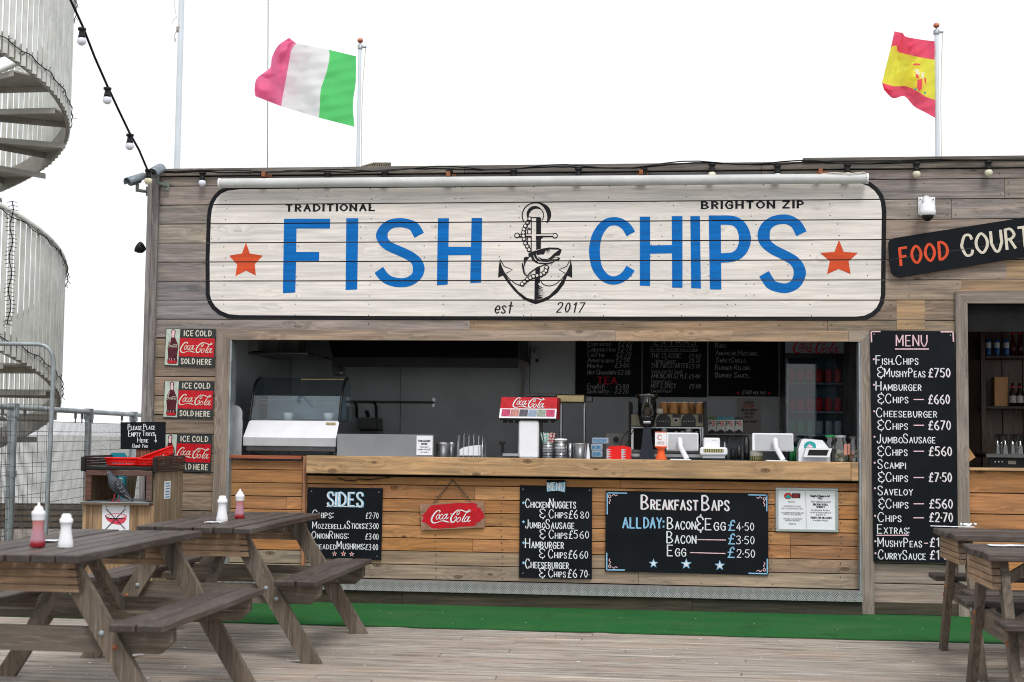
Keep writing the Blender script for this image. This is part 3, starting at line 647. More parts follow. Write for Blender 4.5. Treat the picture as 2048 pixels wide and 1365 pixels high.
def anchor_black(k):
    st_ = lambda pts, w, **q: k.stroke(A4(pts), [v*u4*1.35 for v in w] if isinstance(w, list) else w*u4*1.35, **q)
    st_(circ(484, 248, 160, 152, 150, 395, 40), [10 if i < 22 else 10+30*math.sin(math.pi*min(1, (i-22)/18)) for i in range(41)])
    st_(circ(484, 245, 94, 94, 150, 400, 40), [8+22*math.sin(math.pi*min(1, i/26)) if i < 26 else 8 for i in range(41)])
    k.poly(A4([(490, 270), (548, 275), (545, 640), (490, 655)])); st_([(434, 270), (430, 680)], 9); st_([(430, 272), (540, 272)], 9)
    st_([(365, 466), (690, 466)], 9); k.poly(A4([(365, 489), (690, 489), (690, 503), (575, 506), (545, 530), (430, 528), (420, 510), (365, 508)]))
    st_(circ(262, 484, 26), 11); st_(circ(713, 487, 26), 11); st_([(285, 470), (320, 470)], 9); st_([(290, 500), (320, 500)], 16)
    st_([(388, 400), (425, 412)], 16); st_([(388, 410), (388, 600)], 8)
    for x, y in ((410, 285), (384, 328), (358, 370), (343, 410), (336, 448), (338, 488), (344, 526), (360, 575), (382, 612), (404, 652)):
        st_(circ(x+4, y+3, 22, n=14), 12)
    # fish
    k.poly(A4([(395, 700), (430, 682), (490, 665), (560, 640), (640, 626), (740, 628), (790, 648), (785, 680), (765, 722), (725, 726), (700, 742), (650, 770), (600, 768), (660, 762), (700, 745), (750, 738), (775, 755), (762, 776), (715, 788), (680, 815), (560, 828), (480, 810), (435, 780), (420, 745), (400, 728)]))
    st_([(415, 725), (365, 790), (340, 860), (350, 930), (380, 972), (420, 925), (500, 868), (600, 828), (690, 800)], 9)
    k.poly(A4([(345, 745), (375, 736), (400, 742), (370, 775), (362, 800), (350, 830), (340, 790)])); k.poly(A4([(318, 815), (335, 812), (345, 900), (360, 960), (340, 935), (325, 880)]))
    for t in ((395, 930, 365, 965), (415, 925, 400, 960), (432, 915, 425, 960), (385, 945, 372, 968)): st_([(t[0], t[1]), (t[2], t[3])], 6)
    k.poly(A4([(480, 860), (535, 840), (535, 1040), (510, 1060), (505, 1160), (560, 1205), (560, 1230), (478, 1245)]))
    for x, y in ((322, 1058), (350, 1030), (382, 1005), (418, 985), (456, 968), (500, 958), (545, 948), (580, 928), (603, 900), (612, 862)):
        st_(circ(x+3, y+4, 23, n=14), 12)
    # flukes and the curved arms
    k.poly(A4([(60, 765), (45, 860), (38, 985), (95, 958), (150, 1040), (230, 1140), (350, 1250), (482, 1300), (620, 1255), (740, 1165), (820, 1060), (858, 960), (916, 985), (915, 850), (898, 765), (890, 830), (860, 895), (800, 1010), (730, 1110), (640, 1200), (545, 1240), (475, 1247), (380, 1225), (280, 1150), (200, 1060), (140, 970), (95, 880), (75, 830)]))
    st_([(62, 770), (110, 850), (208, 890), (135, 932)], 7); st_([(895, 770), (850, 850), (760, 890), (835, 932)], 7)
    st_(catmull([(95, 900), (160, 985), (230, 1045), (300, 1080)], 5), 7); st_(catmull([(868, 900), (800, 990), (720, 1060), (640, 1082), (570, 1060), (540, 1010)], 5), 7)
    st_([(478, 1000), (474, 1245)], 8)
    for a in range(7): st_(catmull([(500, 1060+a*24), (530, 1090+a*21), (575, 1105+a*18)], 3), [16, 13, 11, 9, 7, 4, 2], )
painted('anchor_emblem', BK, anchor_black, .006)
def anchor_white(k):
    st_ = lambda pts, w, **q: k.stroke(A4(pts), [v*u4 for v in w] if isinstance(w, list) else w*u4, **q)
    k.poly(A4([(438, 280), (486, 280), (486, 660), (438, 674)])); k.poly(A4([(372, 472), (690, 471), (690, 487), (372, 487)]))
    for x, y in ((410, 285), (384, 328), (358, 370), (343, 410), (336, 448), (338, 488), (344, 526), (360, 575), (382, 612), (404, 652), (322, 1058), (350, 1030), (382, 1005), (418, 985), (456, 968), (500, 958), (545, 948), (580, 928), (603, 900), (612, 862), (262, 484), (713, 487)):
        r = 21 if x in (262, 713) else 15.5; k.poly(A4(circ(x, y, r, n=14)[:-1]))
    k.poly(A4([(600, 668), (650, 652), (760, 655), (700, 700), (660, 740), (620, 765), (560, 760), (520, 740), (500, 720), (540, 712), (580, 712), (592, 690)]))
    st_([(455, 720), (480, 770), (520, 800), (620, 805), (690, 792)], [4, 12, 12, 9, 3]); st_([(490, 700), (505, 745), (545, 778)], [3, 11, 3])
    k.poly(A4([(425, 735), (445, 785), (500, 820), (580, 830), (500, 858), (420, 912), (380, 955), (352, 905), (362, 850), (380, 790)]))
    k.poly(A4([(672, 768), (715, 750), (755, 748), (735, 764)]))
    k.poly(A4([(540, 870), (575, 845), (575, 880), (548, 925)]))
    for a in range(5): st_([(515, 1130+a*18), (560, 1150+a*14), (600, 1160+a*10)], [1, 7, 2])
painted('anchor_emblem', 'white_sign_paint', anchor_white, .0072)
painted('anchor_eye', BK, lambda k: (k.stroke(A4(circ(626, 665, 21, n=16)), 6*u4), k.poly(A4(circ(629, 666, 11, n=10)[:-1]))), .0084)
# ================================================================== chalkboards and signs on the front
def board(name, label, quad, Y, th=.012, cat='menu board', mat='chalkboard', screws=True, group=None):
    cxm = sum(p[0] for p in quad)/4; cym = sum(p[1] for p in quad)/4
    o = thing(name, label, cat, P(cxm, cym, Y), group)
    MB().prism(F(quad, Y), 'y', Y, Y+th).build('board', M[mat], o)
    if screws:
        for (x, y) in quad:
            x += 8 if x < cxm else -8; y += 8 if y < cym else -8
            v = P(x, y, Y); MB().lathe([(.006, 0), (.004, .003)], (v.x, Y, v.z), 8, Matrix.Rotation(R(90), 3, 'X')).build('screw', M['brushed_steel'], o)
    return o
def wr(parent, Y, mat, items, name='lettering', **kw):
    for it in items:
        k = Ink(Y); s_, x0, x1, yb, h = it[:5]; q = dict(kw); q.update(it[5] if len(it) > 5 else {})
        a, b = P(x0, yb, Y), P(x1, yb, Y); k.text(s_, a.x, b.x, a.z, h/ppm(Y, (x0+x1)/2), **q); k.build(name, M[mat], parent)
def lines(parent, Y, mat, ls, w, name='painted_line'):
    for l in ls:
        k = Ink(Y); k.stroke(F(l, Y), w/ppm(Y)); k.build(name, M[mat], parent)
def shapes(parent, Y, mat, ps, name='print', lift=.0012):
    for p in ps:
        k = Ink(Y, lift=lift); k.poly(F(p, Y)); k.build(name, M[mat], parent)
def star_px(x, y, r, rot=0.): return star(x, y, r, math.pi+rot, .42)
J = dict(jit=.012, wt=.12)
# tall menu
Y = -.045
b = board('tall_menu_board', 'tall black menu board listing fish, chips and burgers, between the two hatches', [(1740, 661), (1909, 663), (1915, 1127), (1747.5, 1123)], Y)
lines(b, Y, 'chalk_pink', [[(1742, 663.5), (1761, 663.5)], [(1742.5, 664), (1743, 685)], [(1881, 664), (1906, 664)], [(1906, 664), (1907, 684)]], 2.6)
wr(b, Y, 'chalk_pink', [('MENU', 1793, 1855, 692, 21)], **J); lines(b, Y, 'chalk_pink', [[(1790, 698.5), (1858, 698.5)]], 2.4)
L1 = [('Fish.', 1752, 1789, 729, 17), ('Chips', 1792, 1836, 729, 17), ('&', 1755, 1768, 754, 18), ('MushyPeas', 1769, 1850, 754, 17), ('Hamburger', 1752, 1842, 781, 17), ('&', 1756, 1769, 806, 17), ('Chips', 1771, 1816, 806, 17),
      ('Cheeseburger', 1753, 1873, 834, 17), ('&', 1756, 1769, 859, 17), ('Chips', 1771, 1815, 859, 17), ('Jumbo', 1754, 1805, 886, 17), ('Sausage', 1807, 1870, 886, 17), ('&', 1756, 1769, 911, 17), ('Chips', 1771, 1814, 911, 17),
      ('Scampi', 1756, 1811, 937, 17), ('&', 1757, 1770, 963, 17), ('Chips', 1772, 1815, 963, 17), ('Saveloy', 1756, 1825, 990, 17), ('&', 1758, 1770, 1016, 17), ('Chips', 1772, 1816, 1016, 17), ('Chips', 1756, 1802, 1043, 17),
      ('Extras:', 1755, 1819, 1067, 17), ('MushyPeas', 1756, 1843, 1093, 17), ('CurrySauce', 1757, 1851, 1118, 17)]
wr(b, Y, 'chalk_white', L1, **J)
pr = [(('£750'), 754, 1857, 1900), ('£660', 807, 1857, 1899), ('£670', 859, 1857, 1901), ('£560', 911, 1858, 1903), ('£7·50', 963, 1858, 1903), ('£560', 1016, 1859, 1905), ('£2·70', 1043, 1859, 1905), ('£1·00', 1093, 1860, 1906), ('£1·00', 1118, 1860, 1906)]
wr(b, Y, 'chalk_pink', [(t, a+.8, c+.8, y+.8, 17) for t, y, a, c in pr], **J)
for t, y, a, c in pr: k = Ink(Y, lift=.0024); v0, v1 = P(a, y, Y), P(c, y, Y); k.text(t, v0.x, v1.x, v0.z, 17/ppm(Y, 1850), **J); k.build('lettering', M['chalk_white'], b)
lines(b, Y, 'chalk_pink', [[(1827, y), (1848, y)] for y in (799.5, 851, 903, 955.5, 1008, 1036)]+[[(1753, 1071), (1818, 1071)], [(1848, 1087), (1856, 1087)]], 2)
shapes(b, Y, 'chalk_pink', [circ(1747.5+(y-719)*.009, y, 2.1, n=8)[:-1] for y in (719, 770, 823, 874, 926, 977, 1032, 1083, 1107)], name='bullet_mark')
# SIDES
Y = YC-.02
b = board('sides_menu_board', 'small black menu board headed SIDES, behind the corner of the picnic table', [(615, 975), (765.5, 977), (762, 1121), (612, 1116)], Y)
wr(b, Y, 'chalk_blue', [('SIDES', 656, 727, 1012, 26)], wt=.22); k = Ink(Y, lift=.0026); v = P(655, 1011.5, Y); k.text('SIDES', v.x, P(726, 1011, Y).x, v.z, 26/ppm(Y), wt=.12); k.build('lettering', M['chalk_white'], b)
lines(b, Y, 'chalk_white', [[(653, 1013), (727, 1014)]], 1.8)
wr(b, Y, 'chalk_white', [('Chips:', 625, 667, 1036, 15), ('£2·70', 732, 757, 1037, 11), ('Mozzerella', 625, 692, 1057, 13), ('Sticks:', 694, 731, 1057, 14), ('£3·00', 732, 757, 1058, 11), ('Onion', 624, 657, 1077, 14), ('Rings:', 659, 697, 1077, 14), ('£3·00', 731, 757, 1079, 11), ('Breaded', 622, 672, 1098, 13), ('Mushrms:', 674, 730, 1098, 15), ('£3·00', 731, 756, 1100, 11)], **J)
shapes(b, Y, 'chalk_white', [star_px(669, 1108, 5.5), star_px(687, 1108, 6), star_px(703.5, 1109, 5.5)]); shapes(b, Y, 'chalk_red', [star_px(669, 1108, 3.6), star_px(687, 1108, 4), star_px(703.5, 1109, 3.6)], lift=.0025)
# second MENU
b = board('nuggets_menu_board', 'black menu board with a blue MENU tab, listing chicken nuggets first', [(1040, 971), (1093, 972), (1093, 963), (1095, 960), (1130, 961), (1132, 964), (1132, 974), (1184, 976), (1183.5, 1159), (1038, 1156)], Y, screws=False)
for x, y in ((1046, 979), (1179, 981), (1046, 1147), (1178, 1150)):
    v = P(x, y, Y); MB().lathe([(.006, 0), (.004, .003)], (v.x, Y, v.z), 8, Matrix.Rotation(R(90), 3, 'X')).build('screw', M['brushed_steel'], b)
shapes(b, Y, 'chalk_blue', [[(1093, 965), (1112, 968), (1131, 964), (1130, 985), (1112, 981), (1094, 984)]])
k = Ink(Y, lift=.0026); v = P(1095, 981, Y); k.text('MENU', v.x, P(1129, 981, Y).x, v.z, 15/ppm(Y), wt=.15); k.build('lettering', M['chalk_white'], b)
wr(b, Y, 'chalk_white', [('Chicken', 1051, 1097, 1015, 16), ('Nuggets', 1099, 1151, 1016, 18), ('&', 1080, 1092, 1035, 16), ('Chips', 1098, 1134, 1036, 16), ('Jumbo', 1051, 1090, 1056, 16), ('Sausage', 1092, 1148, 1057, 17), ('&', 1080, 1092, 1076, 16), ('Chips', 1098, 1134, 1077, 16),
     ('Hamburger', 1051, 1127, 1096, 18), ('&', 1079, 1091, 1115, 16), ('Chips', 1097, 1133, 1116, 16), ('Cheeseburger', 1051, 1137, 1136, 17), ('&', 1079, 1091, 1154, 16), ('Chips', 1097, 1131, 1154, 15),
     ('£6', 1138, 1156, 1037, 16), ('80', 1161, 1178, 1037, 13), ('£5', 1138, 1156, 1077, 16), ('60', 1160, 1178, 1077, 14), ('£6', 1137, 1155, 1117, 16), ('60', 1160, 1176, 1117, 14), ('£6', 1136, 1154, 1155, 16), ('70', 1160, 1175, 1155, 14)], **J)
shapes(b, Y, 'chalk_blue', [circ(1047, y, 3, n=4)[:-1] for y in (1006, 1044, 1086, 1126)], name='bullet_mark')
# breakfast baps
b = board('breakfast_menu_board', 'wide black menu board headed Breakfast Baps, with blue stars along its bottom', [(1211.5, 982), (1536.5, 987.5), (1537, 1151.5), (1210.5, 1143)], Y, .014)
wr(b, Y, 'chalk_pink', [('Breakfast', 1283.8, 1395.8, 1018.8, 27), ('Baps', 1404.8, 1457.8, 1020.8, 28)], **J)
for t, x0, x1, y, h in (('Breakfast', 1283, 1395, 1018, 27), ('Baps', 1404, 1457, 1020, 28), ('Bacon', 1335, 1391, 1058, 22), ('Egg', 1411, 1450, 1060, 22), ('&', 1394, 1408, 1060, 25), ('4·50', 1473, 1508, 1061, 15), ('Bacon', 1334, 1392, 1086, 22), ('3·50', 1473, 1509, 1088, 15), ('Egg', 1335, 1371, 1112, 21), ('2·50', 1474, 1510, 1115, 15)):
    k = Ink(Y, lift=.0026); v0, v1 = P(x0, y, Y), P(x1, y, Y); k.text(t, v0.x, v1.x, v0.z, h/ppm(Y, x0), **J); k.build('lettering', M['chalk_white'], b)
wr(b, Y, 'chalk_blue', [('ALL', 1246, 1283, 1056, 20, {'wt': .17}), ('DAY:', 1288, 1328, 1056, 20, {'wt': .17}), ('£', 1457, 1471, 1061, 20, {'wt': .15}), ('£', 1457, 1471, 1088, 20, {'wt': .15}), ('£', 1456, 1470, 1115, 20, {'wt': .15})])
lines(b, Y, 'chalk_pink', [[(1395, 1079.5), (1452, 1080.5)], [(1380, 1105.5), (1451, 1107.5)]], 1.8)
lines(b, Y, 'chalk_blue', [[(1214, 986), (1254, 987)], [(1214.5, 985), (1214.5, 1029)], [(1496, 990), (1534, 991)], [(1533.5, 990), (1533.5, 1023)], [(1213.5, 1106), (1213.5, 1141)], [(1213, 1140), (1250, 1140.5)], [(1497, 1147), (1535, 1148)], [(1534.5, 1118), (1534.5, 1148)]], 2.4)
sq = []
for cx_, cy_, a, c in ((1219, 990, 1, 1), (1529, 995, -1, 1), (1219, 1136, 1, -1), (1529, 1143, -1, -1)):
    sq.append([(cx_+a*x, cy_+c*y) for x, y in catmull([(0, 0), (3, 3), (0, 6), (-2, 3), (0, 0)], 3)]); sq.append([(cx_+a*x, cy_+c*y) for x, y in catmull([(5, 2), (9, -1), (12, 2), (16, 0)], 3)]); sq.append([(cx_+a*x, cy_+c*y) for x, y in catmull([(0, 8), (2, 11), (-1, 15), (1, 18)], 3)])
lines(b, Y, 'chalk_pink', sq, 1.4, name='corner_flourish')
shapes(b, Y, 'chalk_blue', [star_px(1307, 1127.5, 10), star_px(1372.5, 1128.5, 11.5), star_px(1439.5, 1131.5, 11)]); shapes(b, Y, 'chalk_white', [star_px(1307, 1127.5, 6.5), star_px(1372.5, 1128.5, 7.5), star_px(1439.5, 1131.5, 7)], lift=.0026)
# framed notice
o = thing('framed_notice', 'silver snap frame holding two printed notices, under the right end of the counter', 'notice', P(1615, 1020, YC))
X0, X1, Z0, Z1 = rect(1551, 976, 1677, 1064.5, YC-.015)
mb = MB(); t = .022
mb.cbox(X0, X1, YC-.018, YC-.003, Z1-t, Z1, .004); mb.cbox(X0, X1, YC-.018, YC-.003, Z0, Z0+t, .004); mb.cbox(X0, X0+t, YC-.0175, YC-.0035, Z0+t, Z1-t, .004); mb.cbox(X1-t, X1, YC-.0175, YC-.0035, Z0+t, Z1-t, .004)
plain('snap_frame', (.42, .47, .46), .35, .4, var=.1); mb.build('frame', M['snap_frame'], o)
MB().box(X0+t-.004, X1-t+.004, YC-.009, YC-.004, Z0+t-.004, Z1-t+.004).build('paper', M['paper'], o)
Y = YC-.009
plain('print_grey', (.25, .25, .26), .8); plain('print_black', (.03, .03, .035), .8); plain('print_red', (.55, .04, .03), .8); plain('print_teal', (.02, .32, .32), .6)
lines(o, Y, 'print_grey', [[(1611.5, 984), (1612.5, 1058)]], .7, name='page_edge')
wr(o, Y, 'print_grey', [('NOTICE', 1577, 1590, 1005.5, 3), ('THE PURCHASE OF ALCOHOL', 1567, 1602, 1014, 2.6), ('IS NOT ALLOWED WITHOUT A MEAL', 1563, 1606, 1018.5, 2.6), ('FOR CONSUMPTION BOTH INSIDE AND', 1563, 1607, 1027, 2.6), ('OFFER OF THE ALCOHOL MEAL', 1567, 1603, 1030.5, 2.6), ('ON PLEASE TO BE SERVED ON', 1567, 1604, 1039, 2.6), ('COMPLAINT OR REQUEST', 1570, 1600, 1042.5, 2.6), ('THANK YOU', 1577, 1592, 1049.5, 2.8),
    ('unless supplied pre packed', 1622, 1661, 1005, 3.4, {'caps': False}), ('but offered for the sale or', 1623, 1660, 1022, 3.4, {'caps': False}), ('served on these premises in', 1621, 1662, 1026.5, 3.4, {'caps': False}), ('quantities of', 1632, 1651, 1031, 3.4, {'caps': False}), ('or multiples thereof', 1626, 1656, 1042.5, 3.4, {'caps': False})], wt=.16)
wr(o, Y, 'print_black', [('Weights & Measures Act', 1621, 1660, 994, 4, {'caps': False}), ('1985', 1636, 1645, 999, 3.5), ('GIN, RUM, VODKA,', 1626, 1656, 1011, 3.6), ('WHISKEY', 1633, 1650, 1016, 3.6), ('TWENTY FIVE MILLILITRES', 1621, 1663, 1037.5, 3.6)], wt=.24)
shapes(o, Y, 'print_red', [circ(1576, 992.5, 8, 6.5)[:-1]]); shapes(o, Y, 'print_black', [[(1584, 987), (1599, 987), (1601, 989), (1600.5, 997), (1584, 997)]]); shapes(o, Y, 'print_teal', [[(1570, 994), (1577, 989), (1584, 996), (1574, 998)]], lift=.0024)
k = Ink(Y, lift=.0026); v = P(1586, 996, Y); k.text('ZIP', v.x, P(1598, 996, Y).x, v.z, 6/ppm(Y), wt=.2); k.build('lettering', M['print_red'], o)
# hanging red board on a chain
o = thing('hanging_cola_sign', 'worn red wooden sign with white script, hanging by a chain under the counter', 'hanging sign', P(905, 1035, YC))
Y = YC-.028
plain('worn_board', (.33, .19, .13), .75, var=.35, nscale=12, dirt=.4, dcol=(.22, .13, .1), bump=.4)
MB().prism(F([(840, 1008.5), (967.5, 1003.5), (969, 1055.5), (842.5, 1061)], Y), 'y', Y, Y+.018).build('board', M['worn_board'], o)
fr = Ink(Y); random.seed(3); hull = []
def edge_(xa, ya, xb, yb, n, amp, dx, dy):
    for i in range(n):
        t = i/n; q = random.uniform(0, amp); hull.append((xa+(xb-xa)*t+dx*q, ya+(yb-ya)*t+dy*q))
edge_(863, 1012, 946, 1006, 6, 3, 0, -1); edge_(946, 1006, 966, 1032, 9, 8, 1, 0); edge_(966, 1032, 945, 1052, 8, 8, 1, 0); edge_(945, 1052, 870, 1057, 6, 2, 0, 1); edge_(870, 1057, 846, 1040, 8, 7, -1, 0); edge_(846, 1040, 863, 1012, 10, 9, -1, 0)
shapes(o, Y, 'tin_red', [hull], name='red_paint')
k = Ink(Y, lift=.0026); a, c = P(863, 1032, Y), P(943, 1032, Y); cola(k, a.x, c.x, P(903, 1032.5, Y).z, .05); k.build('lettering', M['chalk_white'], o)
nail = P(905, 960.5, YC-.01); mbc = MB()
for ex, ey in ((866, 1008), (942, 1004.5)):
    e = P(ex, ey, Y+.005); n = 15
    for i in range(n):
        t = (i+.5)/n; c_ = nail.lerp(e, t); d = (e-nail).normalized(); u = d.cross(Vector((0, 1, 0))) if i % 2 else Vector((0, 1, 0)); L = (e-nail).length/n*.72
        mbc.tube([c_+d*L*math.cos(a_)+u*.0055*math.sin(a_) for a_ in [2*math.pi*q/8 for q in range(8)]], .0018, 4, closed=True)
mbc.build('chain', M['dark_steel'], o); MB().lathe([(.006, 0), (.007, .006), (.003, .01)], nail+Vector((0, .012, 0)), 8, Matrix.Rotation(R(90), 3, 'X')).build('nail_head', M['brushed_steel'], o)
# food court board
o = thing('food_court_sign', 'long black board painted FOOD COURT, tilted up over the bar hatch', 'sign', P(1950, 500, -.05))
Y = -.05
def fc(pts): return [(1778+x, y) for x, y in pts]
top = [(1778, 488), (1781, 481), (1788, 477)]; 
poly = [(1788, 551), (1783, 545), (1779, 520), (1777.5, 486), (1780, 480), (1788, 476.5), (2190, 413), (2200, 418), (2208, 482), (2203, 489), (1800, 555)]
MB().prism(F(poly, Y), 'y', Y, Y+.03).build('board', M['chalkboard'], o)
lines(o, Y, 'tin_black', [[(1779, 520), (2048, 482), (2200, 460)]], 1.2, name='board_joint')
def tilt_text(mat, s_, x0, x1, y0, h, **kw):
    k = Ink(Y); a = P(x0, y0, Y); c = P(x1, y0, Y); k.text(s_, a.x, c.x, a.z, h/ppm(Y, x0), tilt=.152, slant=-.1, **kw); k.build('lettering', M[mat], o)
plain('court_red', (.62, .07, .02), .6, var=.2, nscale=20); plain('court_white', (.62, .57, .47), .6, var=.12, nscale=20)
tilt_text('court_red', 'FOOD', 1802, 1899, 531, 34, wt=.17, cal=.15, gap=.4); tilt_text('court_white', 'COURT', 1926, 2063, 512, 39, wt=.15, cal=.15, gap=.28)
# three tin signs
SG = [((332, 657.5), (431, 658), (429, 735), (329, 732), 'topmost of the three tin cola signs, fully in view, left of the hatch'),
      ((329, 762), (428, 763), (426, 839), (327, 836), 'middle one of the three tin cola signs down the wall left of the hatch'),
      ((326, 868), (424, 869.5), (421.5, 946), (322, 942), 'lowest of the three tin cola signs, partly behind the tray station')]
for q in SG:
    Y = -.012; lab = q[4]; quad = list(q[:4])
    o = thing('tin_cola_sign', lab, 'tin sign', P(*quad[0], Y), 'tin signs with a bottle, left of the hatch')
    MB().prism(F(quad, Y), 'y', Y, Y+.005).build('plate', M['tin_black'], o)
    A, B, C_, D_ = quad
    def uv(u, v, A=A, B=B, C_=C_, D_=D_):                            # 0..1652 x 0..1365 crop of the topmost sign -> pixels of this sign
        u = (u-75)/(1525-75); v = (v-105)/(1215-105)
        x = (A[0]*(1-u)+B[0]*u)*(1-v)+(D_[0]*(1-u)+C_[0]*u)*v; y = (A[1]*(1-u)+B[1]*u)*(1-v)+(D_[1]*(1-u)+C_[1]*u)*v
        return x, y
    UV = lambda ps: [uv(*p) for p in ps]
    shapes(o, Y, 'tin_green', [UV([(95, 118), (497, 120), (470, 1190), (75, 1185)])], name='bottle_panel')
    shapes(o, Y, 'tin_red', [UV([(505, 380), (1512, 385), (1498, 928), (482, 925)])], name='red_panel')
    cxb = 285; half = [(130, 38), (165, 58), (235, 62), (250, 48), (370, 52), (430, 84), (500, 112), (560, 138), (640, 150), (720, 152), (800, 140), (880, 134), (960, 128), (1020, 140), (1060, 148), (1110, 142), (1150, 110)]
    shapes(o, Y, 'bottle_cola', [UV([(cxb+15-h, y) for y, h in half]+[(cxb+15+h, y) for y, h in reversed(half)])], name='bottle_print', lift=.0022)
    shapes(o, Y, 'tin_red', [UV([(150, 1070), (300, 1055), (430, 1070), (425, 1125), (300, 1140), (160, 1125)])], name='bottle_base', lift=.003)
    shapes(o, Y, 'chalk_pink', [UV([(265, 160), (335, 160), (330, 370), (262, 370)]), UV([(225, 430), (240, 430), (215, 550), (198, 550)])]+[UV([(x, 990), (x+14, 990), (x+10, 1060), (x+2, 1060)]) for x in (200, 270, 350)], name='bottle_shine', lift=.003)
    k = Ink(Y, lift=.0042); pa, pb = P(*uv(150, 620), Y), P(*uv(440, 620), Y); cola(k, pa.x, pb.x, P(*uv(290, 612), Y).z); k.build('lettering', M['tin_cream'], o); k = Ink(Y, lift=.0034)
    pa, pb = P(*uv(520, 650), Y), P(*uv(1480, 650), Y); cola(k, pa.x, pb.x, P(*uv(1000, 652), Y).z, -.01); k.build('lettering', M['tin_cream'], o)
    for s_, x0, x1, yb, h in (('ICE', 620, 888, 318, 150), ('COLD', 960, 1425, 318, 150), ('SOLD', 560, 960, 1140, 148), ('HERE', 1025, 1445, 1145, 150)):
        k = Ink(Y, lift=.0034); a, c = P(*uv(x0, yb), Y), P(*uv(x1, yb), Y); k.text(s_, a.x, c.x, a.z, (P(*uv(x0, yb-h), Y)-P(*uv(x0, yb), Y)).length, wt=.2, cal=.2, gap=.42); k.build('lettering', M['tin_cream'], o)
    shapes(o, Y, 'chalk_pink', [UV(circ(x, y, 14, 9, n=8)[:-1]) for x, y in ((620, 440), (1020, 408), (992, 450), (1265, 455), (1110, 858), (1262, 862), (1385, 862), (600, 912), (800, 912))], name='droplet_mark')
# ================================================================== above the sign
# festoon lights
def bulb_thing(px, py, Y, label, old=False, depth=None, s=1., tiltx=0.):
    top = P(px, py, Y) if depth is None else D(px, py, depth)
    o = thing('festoon_bulb', label, 'light bulb', top, 'bulbs on the black festoon cable')
    MB().lathe([(0, -.062), (.026, -.062), (.022, -.045), (.018, -.02), (.022, -.012), (.028, -.01), (.028, .004), (0, .006)], top, 10).build('socket', M['black_plastic'], o)
    MB().ball(top+Vector((0, 0, -.083)), .031, 12).build('bulb', M['old_bulb_glass' if old else 'bulb_glass'], o)
    return o
FB = [(405, 346, 0, 'first bulb on the roof edge, left of the white roller tube'), (527, 348, 1, 'bulb half hidden by the roller tube above the word TRADITIONAL, next to a rusty bracket'), (655, 347, 1, 'bulb tucked behind the roller tube above the letter I of FISH'), (770, 344, 0, 'bulb above the S of FISH on the roof edge cable'),
      (899, 342, 1, 'bulb above the H of FISH beside a rusty bracket'), (1027, 341, 0, 'bluish white bulb just left of the anchor top on the roof edge'), (1157, 338, 1, 'cream bulb right of the anchor on the roof edge'), (1288, 338, 1, 'bulb over the letter H of CHIPS beside a rusty bracket'), (1424, 329, 1, 'cream bulb above BRIGHTON on the roof edge'),
      (1555, 332, 0, 'bluish white bulb above ZIP on the roof edge'), (1695, 330, 1, 'cream bulb above the right end of the roller tube'), (1833, 327, 1, 'cream bulb above the white dome camera'), (1977, 324, 1, 'cream bulb above the FOOD COURT board')]
YF = -.06
for x, y, old, lab in FB: bulb_thing(x, y, YF, lab, old)
cab = MB(); pts = []
for i in range(len(FB)-1):
    a, b_ = P(FB[i][0], FB[i][1]-3, YF), P(FB[i+1][0], FB[i+1][1]-3, YF)
    for t in range(8): u_ = t/8; p = a.lerp(b_, u_); p.z += .022*math.sin(math.pi*u_)*(.4 if i % 2 else -.35)+random.uniform(-.003, .003); pts.append(p)
pts.append(P(FB[-1][0], FB[-1][1]-3, YF)); pts.append(P(2150, 320, YF))
cab.tube([P(300, 343, YF), P(350, 346, YF)]+pts, .0065, 6)
cab.tube([P(318, 344, YF-.012)]+[p+Vector((.03, -.012, .012*math.sin(i*.9)+.006)) for i, p in enumerate(pts[::2])], .005, 6)
tag(cab.build('festoon_cable', M['cable_black'], loc=P(900, 345, YF)), 'black festoon cable strung along the roof edge of the kiosk', 'cable')
dep0, dep1 = 9.2, 10.9
SP = [(140, -2), (165, 52), (190, 116), (216, 175), (238, 222), (260, 268), (278, 300), (292, 333), (296, 343)]
w_ = MB().tube([D(x, y, dep0+(dep1-dep0)*i/8) for i, (x, y) in enumerate(SP)], .0085, 7)
w_.tube([D(140, -2, dep0), D(110, -70, dep0-.3), D(60, -190, dep0-.9)], .0085, 7)
tag(w_.build('hanging_festoon_cable', M['cable_black'], loc=D(216, 175, 9.8)), 'black cable rising steeply from the kiosk corner out of the top of the picture', 'cable')
for (x, y, d_, lab) in ((164, 58, 9.42, 'highest bulb on the steep black cable, near the spiral stair'), (215, 177, 9.84, 'middle bulb on the steep black cable against the sky'), (260, 270, 10.3, 'lowest bulb on the steep cable above the two cameras'), (297, 341, 10.86, 'cream bulb at the corner post where the cable meets the kiosk')):
    bulb_thing(x, y, 0, lab, 'cream' in lab, depth=d_)
